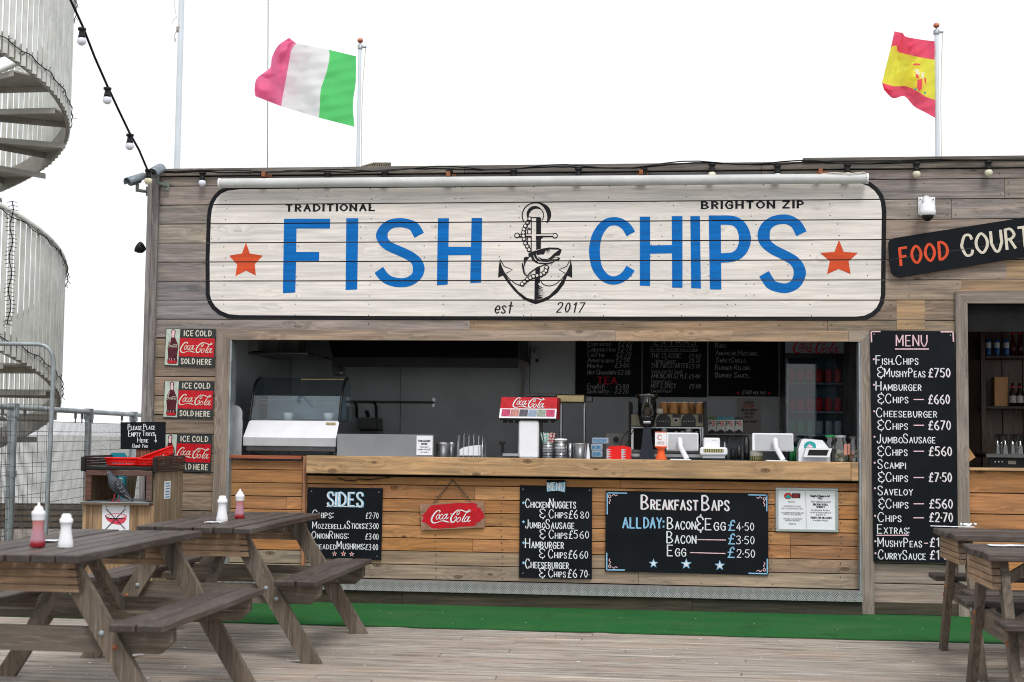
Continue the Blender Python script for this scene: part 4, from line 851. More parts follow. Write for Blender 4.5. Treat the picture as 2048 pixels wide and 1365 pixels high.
# roller tube
o = thing('awning_roller', 'long white awning roller tube with flaking paint, fixed over the painted sign', 'awning roller', P(1087, 366, -.09))
a, b_ = P(441, 367, -.09), P(1733, 357.5, -.09); a.z = b_.z = (a.z+b_.z)/2; a = P(441, 367, -.09); b_ = P(1733, 357.5, -.09)
MB().tube([a, b_], .039, 20).build('tube', M['roller_paint'], o)
fl = MB()
for i in range(70):
    t = random.random()**1.6; c_ = a.lerp(b_, t); ang = random.uniform(R(195), R(330)); r = .0393; ln = random.uniform(.006, .05); n_ = Vector((0, math.cos(ang-R(180))*-1 if 0 else -abs(math.cos(ang-R(270))), math.sin(random.uniform(-1.2, 1.1)))); n_.x = 0; n_.normalize(); tv = Vector((0, -n_.z, n_.y)); c2 = c_+n_*.0394
    wv = random.uniform(.001, .0035); dx = Vector((ln/2, 0, 0)); fl.add([c2-dx-tv*wv*.3, c2-dx*.3+tv*wv, c2+dx-tv*wv*.2, c2+dx*.4-tv*wv], [(0, 1, 2, 3)])
fl.build('flaked_paint', M['white_plastic'], o, fix=False)
for q in (a, b_): MB().tube([q, q+Vector((.012 if q is b_ else -.012, 0, 0))], .042, 20).build('end_cap', M['white_plastic'], o)
MB().tube([P(1640, 349, -.1), P(1668, 346, -.12), P(1700, 348, -.13), P(1728, 345, -.12), P(1736, 350, -.1), P(1733, 356, -.13)], .005, 6).build('cord', M['tin_cream'], o)
for i, (x, y) in enumerate(((531, 352), (899, 351), (1283, 348), (1641, 346))):
    br = thing('rusty_bracket', ['rusty bracket clamping the roller tube above TRADITIONAL', 'rusty bracket on the roller tube above the H of FISH', 'rusty bracket on the roller tube above the H of CHIPS', 'rusty bracket on the roller tube where its cord is tied'][i], 'bracket', P(x, y, -.05), 'rusty roller brackets')
    v = P(x, y, -.05); MB().cbox(v.x-.018, v.x+.012, -.11, -.032, v.z-.016, v.z+.022, .003).cbox(v.x-.035, v.x+.05, -.04, -.032, v.z-.012, v.z+.012, .002).build('plate', M['rust'], br); MB().tube([(v.x+.025, -.032, v.z), (v.x+.025, -.05, v.z)], .008, 6).build('bolt', M['rust'], br)
# dome camera
o = thing('dome_camera', 'white dome security camera on a bracket, above the FOOD COURT board', 'security camera', P(1853, 415, 0))
X0, X1, Z0, Z1 = rect(1836, 395, 1870, 430, -.01)
box('mount_plate', M['white_plastic'], o, X0, X1, -.02, -.003, Z0, Z1, .004)
for x in (X0+.015, X1-.015):
    for z in (Z0+.018, Z1-.018): MB().tube([(x, -.021, z), (x, -.027, z)], .005, 6).build('screw', M['dark_steel'], o)
c_ = P(1855, 420, -.11)
MB().tube([(c_.x, -.02, c_.z+.06), (c_.x, -.07, c_.z+.085), (c_.x, -.11, c_.z+.06), (c_.x, -.11, c_.z+.03)], [.03, .032, .033, .036], 12).build('arm', M['white_plastic'], o)
MB().lathe([(.052, -.045), (.06, -.04), (.062, -.005), (.058, .0), (.058, .03), (.045, .045), (.0, .05)], (c_.x, -.11, c_.z), 20).build('housing', M['white_plastic'], o)
MB().ball((c_.x, -.11, c_.z-.045), .043, 14).build('dome', M['black_plastic'], o)
# bullet cameras
def bullet(label, front, back, r, mount, plate_at, plate_x):
    o = thing('bullet_camera', label, 'security camera', mount, 'bullet cameras on the corner post')
    d = (front-back).normalized(); q = d.to_track_quat('Z', 'Y').to_matrix(); L = (front-back).length
    MB().lathe([(0, 0), (r*.8, 0), (r, .01), (r, L*.82), (r*.93, L*.84), (r*.93, L*.9), (r*.7, L*.9), (r*.68, L*.86), (0, L*.86)], back, 18, q).build('body', M['cam_body'], o)
    MB().tube([back+d*L*.855, back+d*L*.88], r*.3, 12).build('lens', M['black_plastic'], o)
    hood = MB(); n = 14; vs = []
    side = d.cross(Vector((0, 0, 1))).normalized(); upv = side.cross(d).normalized()
    for rr in (r*1.1, r*1.16):
        for t in (-.05, L*1.0+.015):
            for i in range(n+1): a_ = R(-18+216*i/n); vs.append(back+d*t+(side*math.cos(a_)+upv*math.sin(a_))*rr)
    m_ = n+1; fs = []
    for i in range(n): fs += [(i, i+1, m_+i+1, m_+i), (2*m_+i+1, 2*m_+i, 3*m_+i, 3*m_+i+1), (i, 2*m_+i, 2*m_+i+1, i+1), (m_+i+1, 3*m_+i+1, 3*m_+i, m_+i)]
    fs += [(0, m_, 3*m_, 2*m_), (n, 2*m_+n, 3*m_+n, m_+n)]
    hood.add(vs, fs, True).build('hood', M['cam_hood'], o)
    mid = back+d*L*.3-upv*r
    MB().tube([mid, mid-Vector((0, 0, .05)), plate_at.lerp(mid, .35)-Vector((0, 0, .02)), plate_at], [.016, .018, .014, .015], 8).build('arm', M['cam_arm'], o)
    MB().cbox(plate_at.x-plate_x, plate_at.x+plate_x, plate_at.y-.004, plate_at.y+.006, plate_at.z-.04, plate_at.z+.04, .003).build('mount_plate', M['cam_arm'], o)
plain('cam_body', (.12, .16, .15), .45, .2); plain('cam_hood', (.22, .26, .30), .35, .2); plain('cam_arm', (.2, .23, .21), .5, .3)
bullet('grey bullet camera in front of the corner post top, facing the seats', P(305, 348, -.25), P(317, 341, -.11), .040, P(330, 372, -.03), P(333, 372, -.04), .022)
bullet('grey bullet camera sticking out left of the corner post', P(257, 365, -.12), P(279, 358, -.02), .036, P(290, 383, 0), P(293.5, 383, .04), .007)
# dark lamp on the side wall
o = thing('side_floodlight', 'small black floodlight poking out from the left side wall of the kiosk', 'lamp', P(285, 497, .06))
v = P(283, 498, .1); MB().lathe([(.012, -.03), (.03, -.02), (.045, .01), (.05, .035), (.02, .04)], v, 10, Matrix.Rotation(R(-60), 3, 'Y')).build('shade', M['black_plastic'], o); MB().tube([v, v+Vector((.06, 0, .0))], .012, 6).build('arm', M['black_plastic'], o)
# flag poles, mast, wire
def pole(label, px, ytop, ybase, Y, r, ball, cat='flagpole', name='flagpole'):
    a, b_ = P(px, ytop, Y), P(px+2, ybase, Y); a.x = b_.x = (a.x+b_.x)/2; zb2 = zt-.02 if Y < 3.2 else 0
    o = thing(name, label, cat, (a.x, Y, zb2))
    MB().tube([(a.x, Y, zb2), (a.x, Y, zb2+(a.z-zb2)*.35), (a.x, Y, a.z)], [r*1.15, r*1.1, r], 12).build('pole', M['white_pole_paint'], o)
    if ball:
        MB().ball((a.x, Y, a.z+.045), .026, 12, sz=.85).build('ball_finial', M['copper_ball'], o); MB().tube([(a.x, Y, a.z), (a.x, Y, a.z+.03)], .006, 6).build('spike', M['galvanised_steel'], o)
        MB().lathe([(r*1.5, -.03), (r*1.6, 0), (r*.8, .012)], (a.x, Y, a.z), 12).cbox(a.x, a.x+.055, Y-.01, Y+.01, a.z-.02, a.z-.004, .002).build('truck', M['galvanised_steel'], o)
        MB().tube([(a.x+.05, Y, a.z-.02), (a.x+.035, Y-.01, a.z-.3), (a.x+.028, Y-.01, a.z-.6), (a.x+.03, Y, zb2+.12)], .0035, 5).build('halyard', M['tin_cream'], o)
    return o, a
YP = .8
pole('white flagpole on the kiosk roof carrying the green, white and red flag', 717, 92, 332, YP, .014, True)
pole('white flagpole on the kiosk roof carrying the red and yellow flag', 1873, 62, 310, YP, .0165, True)
o, a = pole('tall white mast with rope lashed round it, left end behind the roof', 358.5, -60, 335, 3.9, .032, False, 'mast', 'mast')
v = P(359, 60, 3.9); MB().tube([v+Vector((.035*math.cos(t*1.2), .035*math.sin(t*1.2), -.03+t*.0023)) for t in range(26)], .005, 5).build('rope_lashing', M['rope_fibre'] if 'rope_fibre' in M else plain('rope_fibre', (.5, .45, .4), .9, var=.2, nscale=40), o)
MB().tube([P(349, -60, 3.9), P(349, 10, 3.9), P(353, 36, 3.88)], .003, 5).tube([P(352, 35, 3.87), P(347, 40, 3.87), P(344, 48, 3.87)], .003, 5).tube([P(353, 62, 3.86), P(349, 72, 3.86), P(350, 85, 3.86), P(352, 76, 3.86)], .004, 5).build('rope', M['rope_fibre'], o)
w_ = MB().tube([P(536.5, -60, 3.0), P(535, 345, 3.0)], .0042, 6); tag(w_.build('stay_wire', M['dark_steel'], loc=P(535, 335, 3.0)), 'thin vertical stay wire crossing in front of the green, white and red flag', 'wire')
# flags
def resample(pts, n):
    q = [Vector(p) for p in catmull(pts, 6)]; L = [0]
    for a_, b2 in zip(q, q[1:]): L.append(L[-1]+(b2-a_).length)
    out = []
    for i in range(n):
        t = L[-1]*i/(n-1); j = 0
        while j < len(L)-2 and L[j+1] < t: j += 1
        out.append(q[j].lerp(q[j+1], (t-L[j])/max(1e-9, L[j+1]-L[j])))
    return out
def flag_part(name, mat, o, A, B, u0, u1, vert, nu=14, nv=26, amp=1.):
    a_, b2 = resample(A, nv), resample(B, nv); mb = MB(); vs = []
    for i in range(nu):
        t = i/(nu-1); u_ = u0+(u1-u0)*t
        for j in range(nv):
            p = a_[j].lerp(b2[j], t); s_ = j/(nv-1)
            f, g = (u_, s_) if vert else (s_, u_)                   # f runs from the pole to the fly, g from top to bottom
            dy = amp*(.012*math.sin(f*41+g*11)*f+.01*math.sin(g*37-f*23)+.10*f*math.sin(f*9+g*3.2)+.035*math.sin(f*19-g*6)*f+.02*math.sin(g*13+f*7)*(f**.5)+.03*math.sin(f*4+g*16)*f*f)
            v = P(p.x, p.y, YP-.02+dy); vs.append(v)
    fs = [(i*nv+j, i*nv+j+1, (i+1)*nv+j+1, (i+1)*nv+j) for i in range(nu-1) for j in range(nv-1)]
    mb.add(vs, fs, True); return mb.build(name, M[mat], o, fix=False)
o = thing('tricolour_flag', 'green, white and red flag blowing to the left from its roof pole', 'flag', P(713, 180, YP))
U0 = [(712, 113), (712, 140), (711, 170), (707, 195), (706, 220), (709, 254)]; U1 = [(658, 100), (659, 115), (653, 145), (642, 178), (640, 205), (638, 236)]
U2 = [(592, 87), (583, 98), (578, 125), (572, 158), (567, 185), (562, 213)]; U3 = [(578, 76), (556, 92), (544, 115), (541, 135), (528, 146), (513, 158), (509, 180), (511, 193)]
flag_part('green_stripe', 'flag_green', o, U0, U1, 0, .33, True); flag_part('white_stripe', 'flag_white', o, U1, U2, .33, .66, True); flag_part('red_stripe', 'flag_red', o, U2, U3, .66, 1, True, amp=1.3)
o = thing('striped_crest_flag', 'red and yellow flag with a small crest blowing left from its pole', 'flag', P(1869, 150, YP))
V0 = [(1869, 83), (1845, 80), (1812, 74), (1806, 67), (1797, 65), (1789, 63)]; V1 = [(1869, 120), (1845, 116), (1818, 110), (1796, 104), (1794, 92), (1782, 94)]
V2 = [(1870, 200), (1852, 194), (1835, 183), (1812, 173), (1788, 173), (1764, 166)]; V3 = [(1870, 236), (1850, 225), (1828, 213), (1809, 193), (1786, 197), (1768, 180)]
flag_part('upper_red_stripe', 'flag_red_b', o, V0, V1, 0, .25, False); flag_part('yellow_stripe', 'flag_yellow', o, V1, V2, .25, .75, False); flag_part('lower_red_stripe', 'flag_red_b', o, V2, V3, .75, 1, False)
Yc = YP-.075
for (mat, ps) in (('flag_red_b', [circ(1833, 131, 8, 4, 180, 360, 10), [(1835, 160), (1845, 158), (1844, 178), (1838, 183), (1834, 176)], [(1831, 148), (1837, 150), (1838, 158), (1832, 156)], [(1848, 155), (1852, 157), (1853, 172), (1855, 176), (1849, 164)]]), ('flag_white', [[(1829, 138), (1838, 140), (1841, 152), (1832, 149)], [(1843, 144), (1849, 146), (1847, 158), (1842, 156)]]), ('print_teal', [circ(1831, 179, 2.5, n=6)[:-1], circ(1850, 186, 2.5, n=6)[:-1]])):
    k = Ink(Yc, lift=0)
    for p in ps: k.poly(F([(x, y+ .0) for x, y in p], Yc))
    k.build('crest_print', M[mat], o)
# slatted vent on the roof
o = thing('roof_ridge_slats', 'small row of weathered timber slats showing just above the roof line', 'roof vent', P(750, 332, 1.5))
for i in range(13):
    x = 722+i*4.6; h = min(8, 1.5+i*1.3); X0, X1, Z0, Z1 = rect(x, 333-h, x+3.6, 336, 1.5)
    box('slat', M['weathered_wood_z'], o, X0, X1, 1.5, 1.53, zt-.05, Z1, .002, (.22, .2, .15))
# cable and clip under the beam
o = MB().tube([P(675, 956, .02), P(690, 961, .02), P(710, 962, .02), P(718, 958, .02), P(735, 960, .02), P(760, 957, .02), P(781, 955, .02)], .004, 5)
tag(o.build('slack_cable', M['cable_black'], loc=P(718, 958, .02)), 'thin slack cable with a clip under the left end of the counter beam', 'cable')
# ================================================================== on the counter and inside the kiosk
ZC = bz1-.003
def pbox(name, mat, par, x0, y0, x1, y1, Ya, Yb, c=.003, color=None):
    X0, X1, Z0, Z1 = rect(x0, y0, x1, y1, Ya); return box(name, M[mat], par, X0, X1, Ya, Yb, Z0, Z1, c, color)
def on_counter(x, Y, yb=None): v = P(x, 912, Y); v.z = ZC; return v
def lathe_thing(name, label, cat, px, Y, prof_px, group=None, z=None, n=18):
    v = P(px, 912, Y); v.z = ZC if z is None else z; s_ = 1/ppm(Y, px)
    o = thing(name, label, cat, v, group)
    for nm, mt, pr in prof_px: MB().lathe([(r*s_, h*s_) for r, h in pr], v, n).build(nm, M[mt], o)
    return o, v, s_
# rounded panel at the left end
o = thing('side_guard', 'grey steel side guard with a rounded top, at the left end of the counter', 'side guard', P(472, 912, .08))
X0, X1, Z0, Z1 = rect(460, 811, 484, 912, .08); rr = .06
MB().prism([(X0, Z0), (X1, Z0), (X1, Z1-rr)]+[(X1-rr+rr*math.cos(R(a)), Z1-rr+rr*math.sin(R(a))) for a in (20, 45, 70, 90)]+[(X0, Z1)], 'y', .075, .09).build('panel', M['brushed_steel'], o); MB().tube([P(475, 905, .074), P(475, 905, .066)], .004, 6).build('bolt', M['dark_steel'], o)
# heated display cabinet
o = thing('display_cabinet', 'heated food display cabinet with curved glass, on the left end of the counter', 'display cabinet', on_counter(600, .3))
Ya, Yb = .1, .62
X0, X1, Z0, Z1 = rect(486, 876, 672, 893, Ya)
box('base_front', M['grey_plastic'], o, X0, X1, Ya, Ya+.03, Z0, Z1, .003)
xt0, xt1, _, zt_ = rect(492, 842, 676, 876, Ya+.1)
MB().add([(X0, Ya, Z1), (X1, Ya, Z1), (X1+.0, Ya+.1, zt_), (X0+.02, Ya+.1, zt_)], [(0, 1, 2, 3)]).build('front_panel', M['cabinet_white'] if 'cabinet_white' in M else plain('cabinet_white', (.78, .78, .82), .35, .15, var=.06, nscale=7), o)
box('base', M['dark_steel'], o, X0+.01, X1-.01, Ya+.035, Yb, ZC+.03, Z1-.01, .004)
for x in (X0+.06, X1-.06): MB().tube([(x, Ya+.08, ZC), (x, Ya+.08, ZC+.035)], .014, 8).build('foot', M['black_plastic'], o)
zt0 = zt_-.005; gx0_, gx1_ = X0+.02, X1-.0; H = P(500, 755, .35).z-zt0
prof = [(Ya+.1, zt0), (Ya+.13, zt0+H*.3), (Ya+.17, zt0+H*.58), (Ya+.22, zt0+H*.8), (Ya+.28, zt0+H*.93), (Ya+.36, zt0+H*1.0), (Yb, zt0+H*1.0)]
g_ = MB()
for (ya, za), (y2, z2) in zip(prof, prof[1:]): g_.add([(gx0_+.012, ya, za), (gx1_-.012, ya, za), (gx1_-.012, y2, z2), (gx0_+.012, y2, z2)], [(0, 1, 2, 3)], True)
g_.build('curved_glass', M['cabinet_glass'], o, fix=False)
for gx in (gx0_, gx1_):
    MB().tube([(gx, a_, b_) for a_, b_ in prof[:-1]], .011, 6).build('frame', M['black_plastic'], o)
    MB().prism([(a_, b_) for a_, b_ in prof]+[(Yb, zt0)], 'x', gx-.002, gx+.002).build('side_glass', M['cabinet_glass'], o)
zmid = P(560, 800, .4).z
MB().box(gx0_+.02, gx1_-.02, Ya+.2, Yb-.02, zt0+.0, zt0+.012).build('deck_tray', M['brushed_steel'], o)
rk = MB(); rk.tube([(gx0_+.03, .32, zmid), (gx1_-.03, .32, zmid)], .003, 5).tube([(gx0_+.03, .32, zmid-.03), (gx1_-.03, .32, zmid-.03)], .003, 5)
for i in range(21): x = gx0_+.03+(gx1_-gx0_-.06)*i/20; rk.tube([(x, .32, zmid), (x, .32, zmid-.03)], .0018, 4)
rk.build('rack', M['brushed_steel'], o)
box('rear_panel', M['cabinet_rear'] if 'cabinet_rear' in M else plain('cabinet_rear', (.30, .36, .41), .35, .2, var=.1), o, gx0_+.03, gx1_-.03, Yb-.03, Yb-.01, zt0+.02, zmid+.04, .003)
MB().tube([P(602, 759, .4), P(688, 759, .4)], .006, 8).build('lamp_tube', M['brass'], o)
pbox('maker_plate', 'brass', o, 652, 845.5, 671, 850, Ya+.07, Ya+.075, .001)
for i, (cx_, c2) in enumerate(((575, 0), (640, 1))):
    lathe_thing('food_tub', ['white tub near the middle of the display cabinet floor', 'white tub at the right inside the display cabinet'][i], 'tub', (575, 656)[i], .42, [('bowl', 'white_plastic', [(0, 0), (8, 0), (11, 14), (10, 15), (0, 14)])], z=zt0+.012)
# gooseneck shapes seen through the glass belong to a ladle hanging behind
# grey splash box with the allergy notice
o = thing('steel_counter_guard', 'long brushed steel guard box on the counter right of the display cabinet', 'counter guard', on_counter(770, .1))
X0, X1, Z0, Z1 = rect(674, 869, 867, 911, .06)
box('front_sheet', M['guard_steel'] if 'guard_steel' in M else plain('guard_steel', (.26, .27, .28), .42, .5, var=.12, nscale=3), o, X0, X1, .06, .075, ZC, Z1, .003); box('top_sheet', M['guard_steel'], o, X0, X1, .077, .4, Z1-.012, Z1-.001, .002)
n_ = thing('allergy_notice', 'white food allergy notice taped to the right end of the steel guard', 'notice', P(850, 890, .058))
pbox('paper', 'paper', n_, 833, 872, 865, 910.5, .0565, .0588, .0004)
wr(n_, .0565, 'print_black', [('FOOD ALLERGY', 837, 861, 884, 3.4), ('NOTICE', 843, 855, 890, 3.4)], wt=.25)
wr(n_, .0565, 'print_grey', [('Please ask a', 841, 857, 895.5, 3, {'caps': False}), ('member of staff', 837, 861, 900.5, 3.2, {'caps': False}), ('for advice', 841, 857, 906, 3, {'caps': False})], wt=.2)
# tins, rack, dispenser
def packets(o, v, s_, r, z, n=14, mats=('white_plastic',), hh_=(5, 10)):
    for i in range(n):
        a_ = random.uniform(0, 6.28); q = random.uniform(0, r*.75)*s_; x, y = v.x+q*math.cos(a_), v.y+q*math.sin(a_); t = random.uniform(-.35, .35)
        M_ = Matrix.Translation((x, y, v.z+z*s_)) @ Matrix.Rotation(t, 4, 'Y') @ Matrix.Rotation(random.uniform(0, 3), 4, 'Z')
        MB().box(-2.2*s_, 2.2*s_, -.3*s_, .3*s_, -14*s_, random.uniform(*hh_)*s_*.6, M_).build('sachet', M[random.choice(mats)], o)
o, v, s_ = lathe_thing('sachet_tin', 'steel tin full of white sachets beside the allergy notice', 'tin', 886, .2, [('tin', 'brushed_steel', [(0, 0), (13.5, 0), (14, 25), (14.6, 26.5), (13.6, 27), (12.8, 22), (0, 21)])]); packets(o, v, s_, 12, 24)
o, v, s_ = lathe_thing('sachet_tin', 'narrow steel tin behind the tin of white sachets, left of the wire rack', 'tin', 902, .27, [('tin', 'brushed_steel', [(0, 0), (8, 0), (8.5, 26), (9, 27), (8, 27), (7.6, 22), (0, 21)])]); packets(o, v, s_, 6, 24, 6)
o = thing('wire_rack', 'chromed wire rack holding a white napkin stack on the counter', 'wire rack', on_counter(940, .2))
X0, X1, Z0, Z1 = rect(916, 867, 965, 913, .12)
wm = MB()
for yy in (.12, .3): wm.tube([(X0, yy, ZC+.012), (X1, yy, ZC+.012)], .0022, 5)
for i in range(5):
    xx = X0+(X1-X0)*(i+.5)/5-.012; h = Z1-(0 if i in (1, 3) else .012); wm.tube([(xx, .12, ZC), (xx, .12, h-.015), (xx+.006, .13, h), (xx+.014, .29, h), (xx+.02, .3, h-.015), (xx+.02, .3, ZC)], .0022, 5)
for xx in (X0, X1): wm.tube([(xx, .12, ZC), (xx, .12, Z1-.02), (xx, .3, Z1-.02), (xx, .3, ZC)], .0028, 5)
wm.build('wire_frame', M['brushed_steel'], o)
o = thing('napkin_stack', 'folded white napkins lying inside the wire rack', 'napkins', on_counter(940, .22))
X0, X1, Z0, Z1 = rect(921, 892, 961, 911, .2); MB().prism([(X0, ZC+.016), (X1, ZC+.016), (X1, Z1+.008), (X0+.09, Z1), (X0+.03, Z1-.012), (X0, Z1-.03)], 'y', .15, .27).build('napkins', M['paper'], o)
# drinks dispenser
o = thing('drinks_dispenser', 'red headed soft drinks dispenser with six flavour tiles, mid counter', 'drinks dispenser', on_counter(1057, .3))
Yd = .12
X0, X1, Z0, Z1 = rect(998, 837, 1112, 840, Yd); Xa, Xb, _, Zt = rect(1003, 795, 1115, 817, Yd+.05)
zq = P(1057, 817, Yd+.03).z; zp = P(1057, 837, Yd+.0).z
MB().add([(X0, Yd, zp), (X1, Yd, zp), (Xb+.0, Yd+.05, Zt), (Xa, Yd+.05, Zt), (X0, .5, zp), (X1, .5, zp), (Xb, .5, Zt), (Xa, .5, Zt)], [(0, 1, 2, 3), (1, 5, 6, 2), (4, 0, 3, 7), (3, 2, 6, 7), (0, 4, 5, 1)]).build('head', M['tin_red'], o)
f_ = lambda t: Yd+.05*t-.0015                                      # the face slopes back from bottom to top
def face(name, mat, u0, u1, t0, t1, lift=.002):
    xx = lambda u, t: (X0+(X1-X0)*u)*(1-t)+(Xa+(Xb-Xa)*u)*t; zz = lambda t: zp+(Zt-zp)*t
    MB().add([(xx(u0, t0), f_(t0)-lift, zz(t0)), (xx(u1, t0), f_(t0)-lift, zz(t0)), (xx(u1, t1), f_(t1)-lift, zz(t1)), (xx(u0, t1), f_(t1)-lift, zz(t1))], [(0, 1, 2, 3)]).build(name, M[mat], o, fix=False)
face('lower_bezel', 'white_plastic', 0, 1, 0, .46, .001)
for n_, c_ in (('fl_a', (.5, .06, .14)), ('fl_b', (.5, .22, .2)), ('fl_c', (.1, .09, .12)), ('fl_d', (.26, .32, .42)), ('fl_e', (.28, .32, .26)), ('fl_f', (.5, .06, .14))): plain(n_, c_, .4, var=.35, nscale=60)
for i, mt in enumerate(('fl_a', 'fl_b', 'fl_c', 'fl_d', 'fl_e', 'fl_f')): face('flavour_tile', mt, .035+i*.157, .035+i*.157+.15, .08, .42)
k = Ink(Yd+.02, lift=0); a, c = P(1026, 806, Yd+.02), P(1090, 806, Yd+.02); cola(k, a.x, c.x, P(1057, 805.5, Yd+.02).z)
ob = k.build('lettering', M['chalk_white'], o)
for vv in ob.data.vertices: vv.co.y = f_(max(0, min(1, (vv.co.z+o.location.z-zp)/(Zt-zp))))-.003-o.location.y
for x in (1010, 1021, 1034, 1082, 1091, 1106): pbox('nozzle', 'black_plastic', o, x-4, 838, x+4, 846, .16, .2, .004)
pbox('nozzle_bar', 'black_plastic', o, 1000, 837, 1112, 841, .13, .3, .003)
X0_, X1_, Z0_, Z1_ = rect(1037, 841, 1077, 915, .14); box('neck_panel', M['white_plastic'], o, X0_, X1_, .14, .17, ZC, Z1_, .012); box('neck', M['dark_steel'], o, X0_+.005, X1_+.01, .172, .4, ZC, Z1_, .003)
pbox('drip_tray', 'brushed_steel', o, 1005, 907, 1036, 913, .12, .3); MB().tube([P(1006, 908, .2), P(1004, 888, .2)], .012, 8).build('tap_lever', M['black_plastic'], o); pbox('tap_head', 'black_plastic', o, 998, 883, 1010, 889, .18, .22)
# straws and perforated tins
def perforated(label, px, Y, r, h, group='perforated steel tins'):
    o, v, s_ = lathe_thing('perforated_tin', label, 'tin', px, Y, [('tin', 'brushed_steel', [(0, 0), (r, 0), (r, h), (r-.8, h), (r-.9, 3), (0, 3)])], group)
    hm = MB()
    for a_ in range(-70, 80, 14):
        for q in range(5):
            t = R(a_-90-9); n_ = Vector((math.cos(t), math.sin(t), 0)); c_ = v+n_*((r+.12)*s_)+Vector((0, 0, (6+q*(h-11)/4)*s_)); u_ = Vector((-n_.y, n_.x, 0))*.9*s_; w2 = Vector((0, 0, 1))*1.1*s_; hm.add([c_-u_-w2, c_+u_-w2, c_+u_+w2, c_-u_+w2], [(0, 1, 2, 3)])
    hm.build('hole', M['black_plastic'], o, fix=False); return o, v, s_
perforated('perforated steel tin holding striped paper straws, right of the dispenser', 1096, .16, 11.5, 33)
o2, v, s_ = perforated('perforated steel tin with a white lid, second right of the dispenser', 1121, .16, 12.5, 36); MB().lathe([(13*s_, 36.3*s_), (13*s_, 39*s_), (0, 40*s_)], v, 18).build('lid', M['white_plastic'], o2)
o = thing('paper_straws', 'bunch of red and mint striped paper straws in the first perforated tin', 'straws', on_counter(1096, .16)+Vector((0, 0, .04)))
v = on_counter(1096, .16)
def stripe(name, col):
    s2 = NT(name); M[name] = s2.m; wv = s2.n('TexWave', wave_type='BANDS', bands_direction='DIAGONAL'); wv.inputs['Scale'].default_value = 26; s2.l(s2.co((1, 1, 1), False), wv.inputs['Vector'])
    s2.l(s2.mix(s2.mr(wv.outputs['Fac'], .45, .55), (.75, .76, .74), col), s2.b.inputs['Base Color'])
stripe('straw_red', (.6, .03, .04)); stripe('straw_mint', (.25, .6, .5))
for i in range(26):
    a_ = random.uniform(0, 6.28); q = random.uniform(.01, .034); L = random.uniform(.19, .205); e = Vector((q*math.cos(a_), q*math.sin(a_), 0))
    MB().tube([v+e*.5+Vector((0, 0, .03)), v+e*1.9+Vector((0, 0, L))], .0042, 6).build('straw', M['straw_red' if e.x > .004 else 'straw_mint'], o)
o, v, s_ = lathe_thing('sachet_tin', 'steel tin of sachets right of the perforated tins', 'tin', 1159, .2, [('tin', 'brushed_steel', [(0, 0), (13, 0), (13.5, 29), (14, 30.5), (13, 31), (12.2, 26), (0, 25)])]); packets(o, v, s_, 11, 26, 12, hh_=(2, 5))
lathe_thing('steel_cup', 'slim steel cup between the lidded perforated tin and the sachet tin', 'cup', 1140, .22, [('cup', 'brushed_steel', [(0, 0), (5, 0), (6, 31), (5.4, 31), (4.6, 3), (0, 3)])])
o = thing('napkin_cone', 'single folded white napkin standing upright right of the sachet tin', 'napkin', on_counter(1176, .2)); v = on_counter(1176, .2); MB().lathe([(.017, 0), (.014, .05), (.002, .125)], v, 6, sy=.4).build('napkin', M['paper'], o)
# steel serving stand behind
o = thing('heat_lamp_gantry', 'steel heat lamp gantry with a brass coloured hood, behind the straws', 'heat lamp', P(1150, 912, .9))
pbox('hood', 'brass', o, 1112, 789, 1170, 806, .9, 1.15, .01); pbox('hood_end', 'dark_steel', o, 1050, 788, 1112, 793, .9, 1.15, .003); pbox('hood_end', 'dark_steel', o, 1171, 793, 1184, 804, .95, 1.1, .003)
for x in (1122, 1169): MB().tube([P(x, 806, 1.0), P(x, 950, 1.0)], .014, 10).build('post', M['brushed_steel'], o)
# chip boxes
plain('box_grey', (.30, .36, .42), .7, var=.08); plain('print_blue', (.03, .2, .4), .6)
for i, (x0, y0, x1, y1, lab) in enumerate(((1184, 876, 1217, 888, 'top pale blue cardboard chip carton with blue print, stack left of the coffee machine'), (1181.5, 888.5, 1205, 901, 'middle pale blue carton with blue print, stack left of the coffee machine'), (1183, 901.5, 1205, 914.5, 'bottom pale blue carton with blue print, stack left of the coffee machine'))):
    o = thing('chip_carton', lab, 'carton', P((x0+x1)/2, y1, .3), 'pale blue chip cartons'); pbox('carton', 'box_grey', o, x0, y0, x1, y1, .3, .45, .004)
    wr(o, .3, 'print_blue', [(('FISH&CHIPS', 'HOT CHIPS', 'HOT CHIPS')[i], x0+3, x1-4, y1-3, 6)], wt=.16)
o = thing('red_bag', 'red and white printed carry bag standing beside the cartons', 'bag', on_counter(1230, .3))
X0, X1, Z0, Z1 = rect(1213, 893, 1262, 915, .25); MB().prism([(X0, ZC), (X1, ZC), (X1, Z1-.01), (X1-.06, Z1+.005), (X0+.03, Z1), (X0, Z1-.02)], 'y', .25, .4).build('bag', M['red_plastic'], o)
for xx, sg in ((X0+.001, 1), (X1-.075, 1)):
    sp = []
    for i in range(9): sp += [(xx+(.004 if i % 2 else .04), ZC+.002+i*(Z1-ZC-.02)/9)]
    k = Ink(.25); k.poly([(xx, ZC+.002)]+sp+[(xx, Z1-.02)]); k.build('zigzag_print', M['grey_plastic'], o)
MB().tube([P(1240, 893, .3), P(1246, 875, .3), P(1256, 862, .3)], .004, 5).tube([P(1252, 893, .3), P(1262, 870, .3), P(1268, 858, .3)], .004, 5).build('handle', M['black_plastic'], o)
o = thing('metal_cash_box', 'beige metal box with a round knob behind the red bag', 'box', on_counter(1236, .7)); pbox('body', 'grey_box' if 'grey_box' in M or plain('grey_box', (.25, .25, .23), .5) else '', o, 1210, 866, 1262, 912, .7, .9, .01); MB().tube([P(1232, 879, .695), P(1232, 879, .67)], .022, 12).build('knob', M['black_plastic'], o)
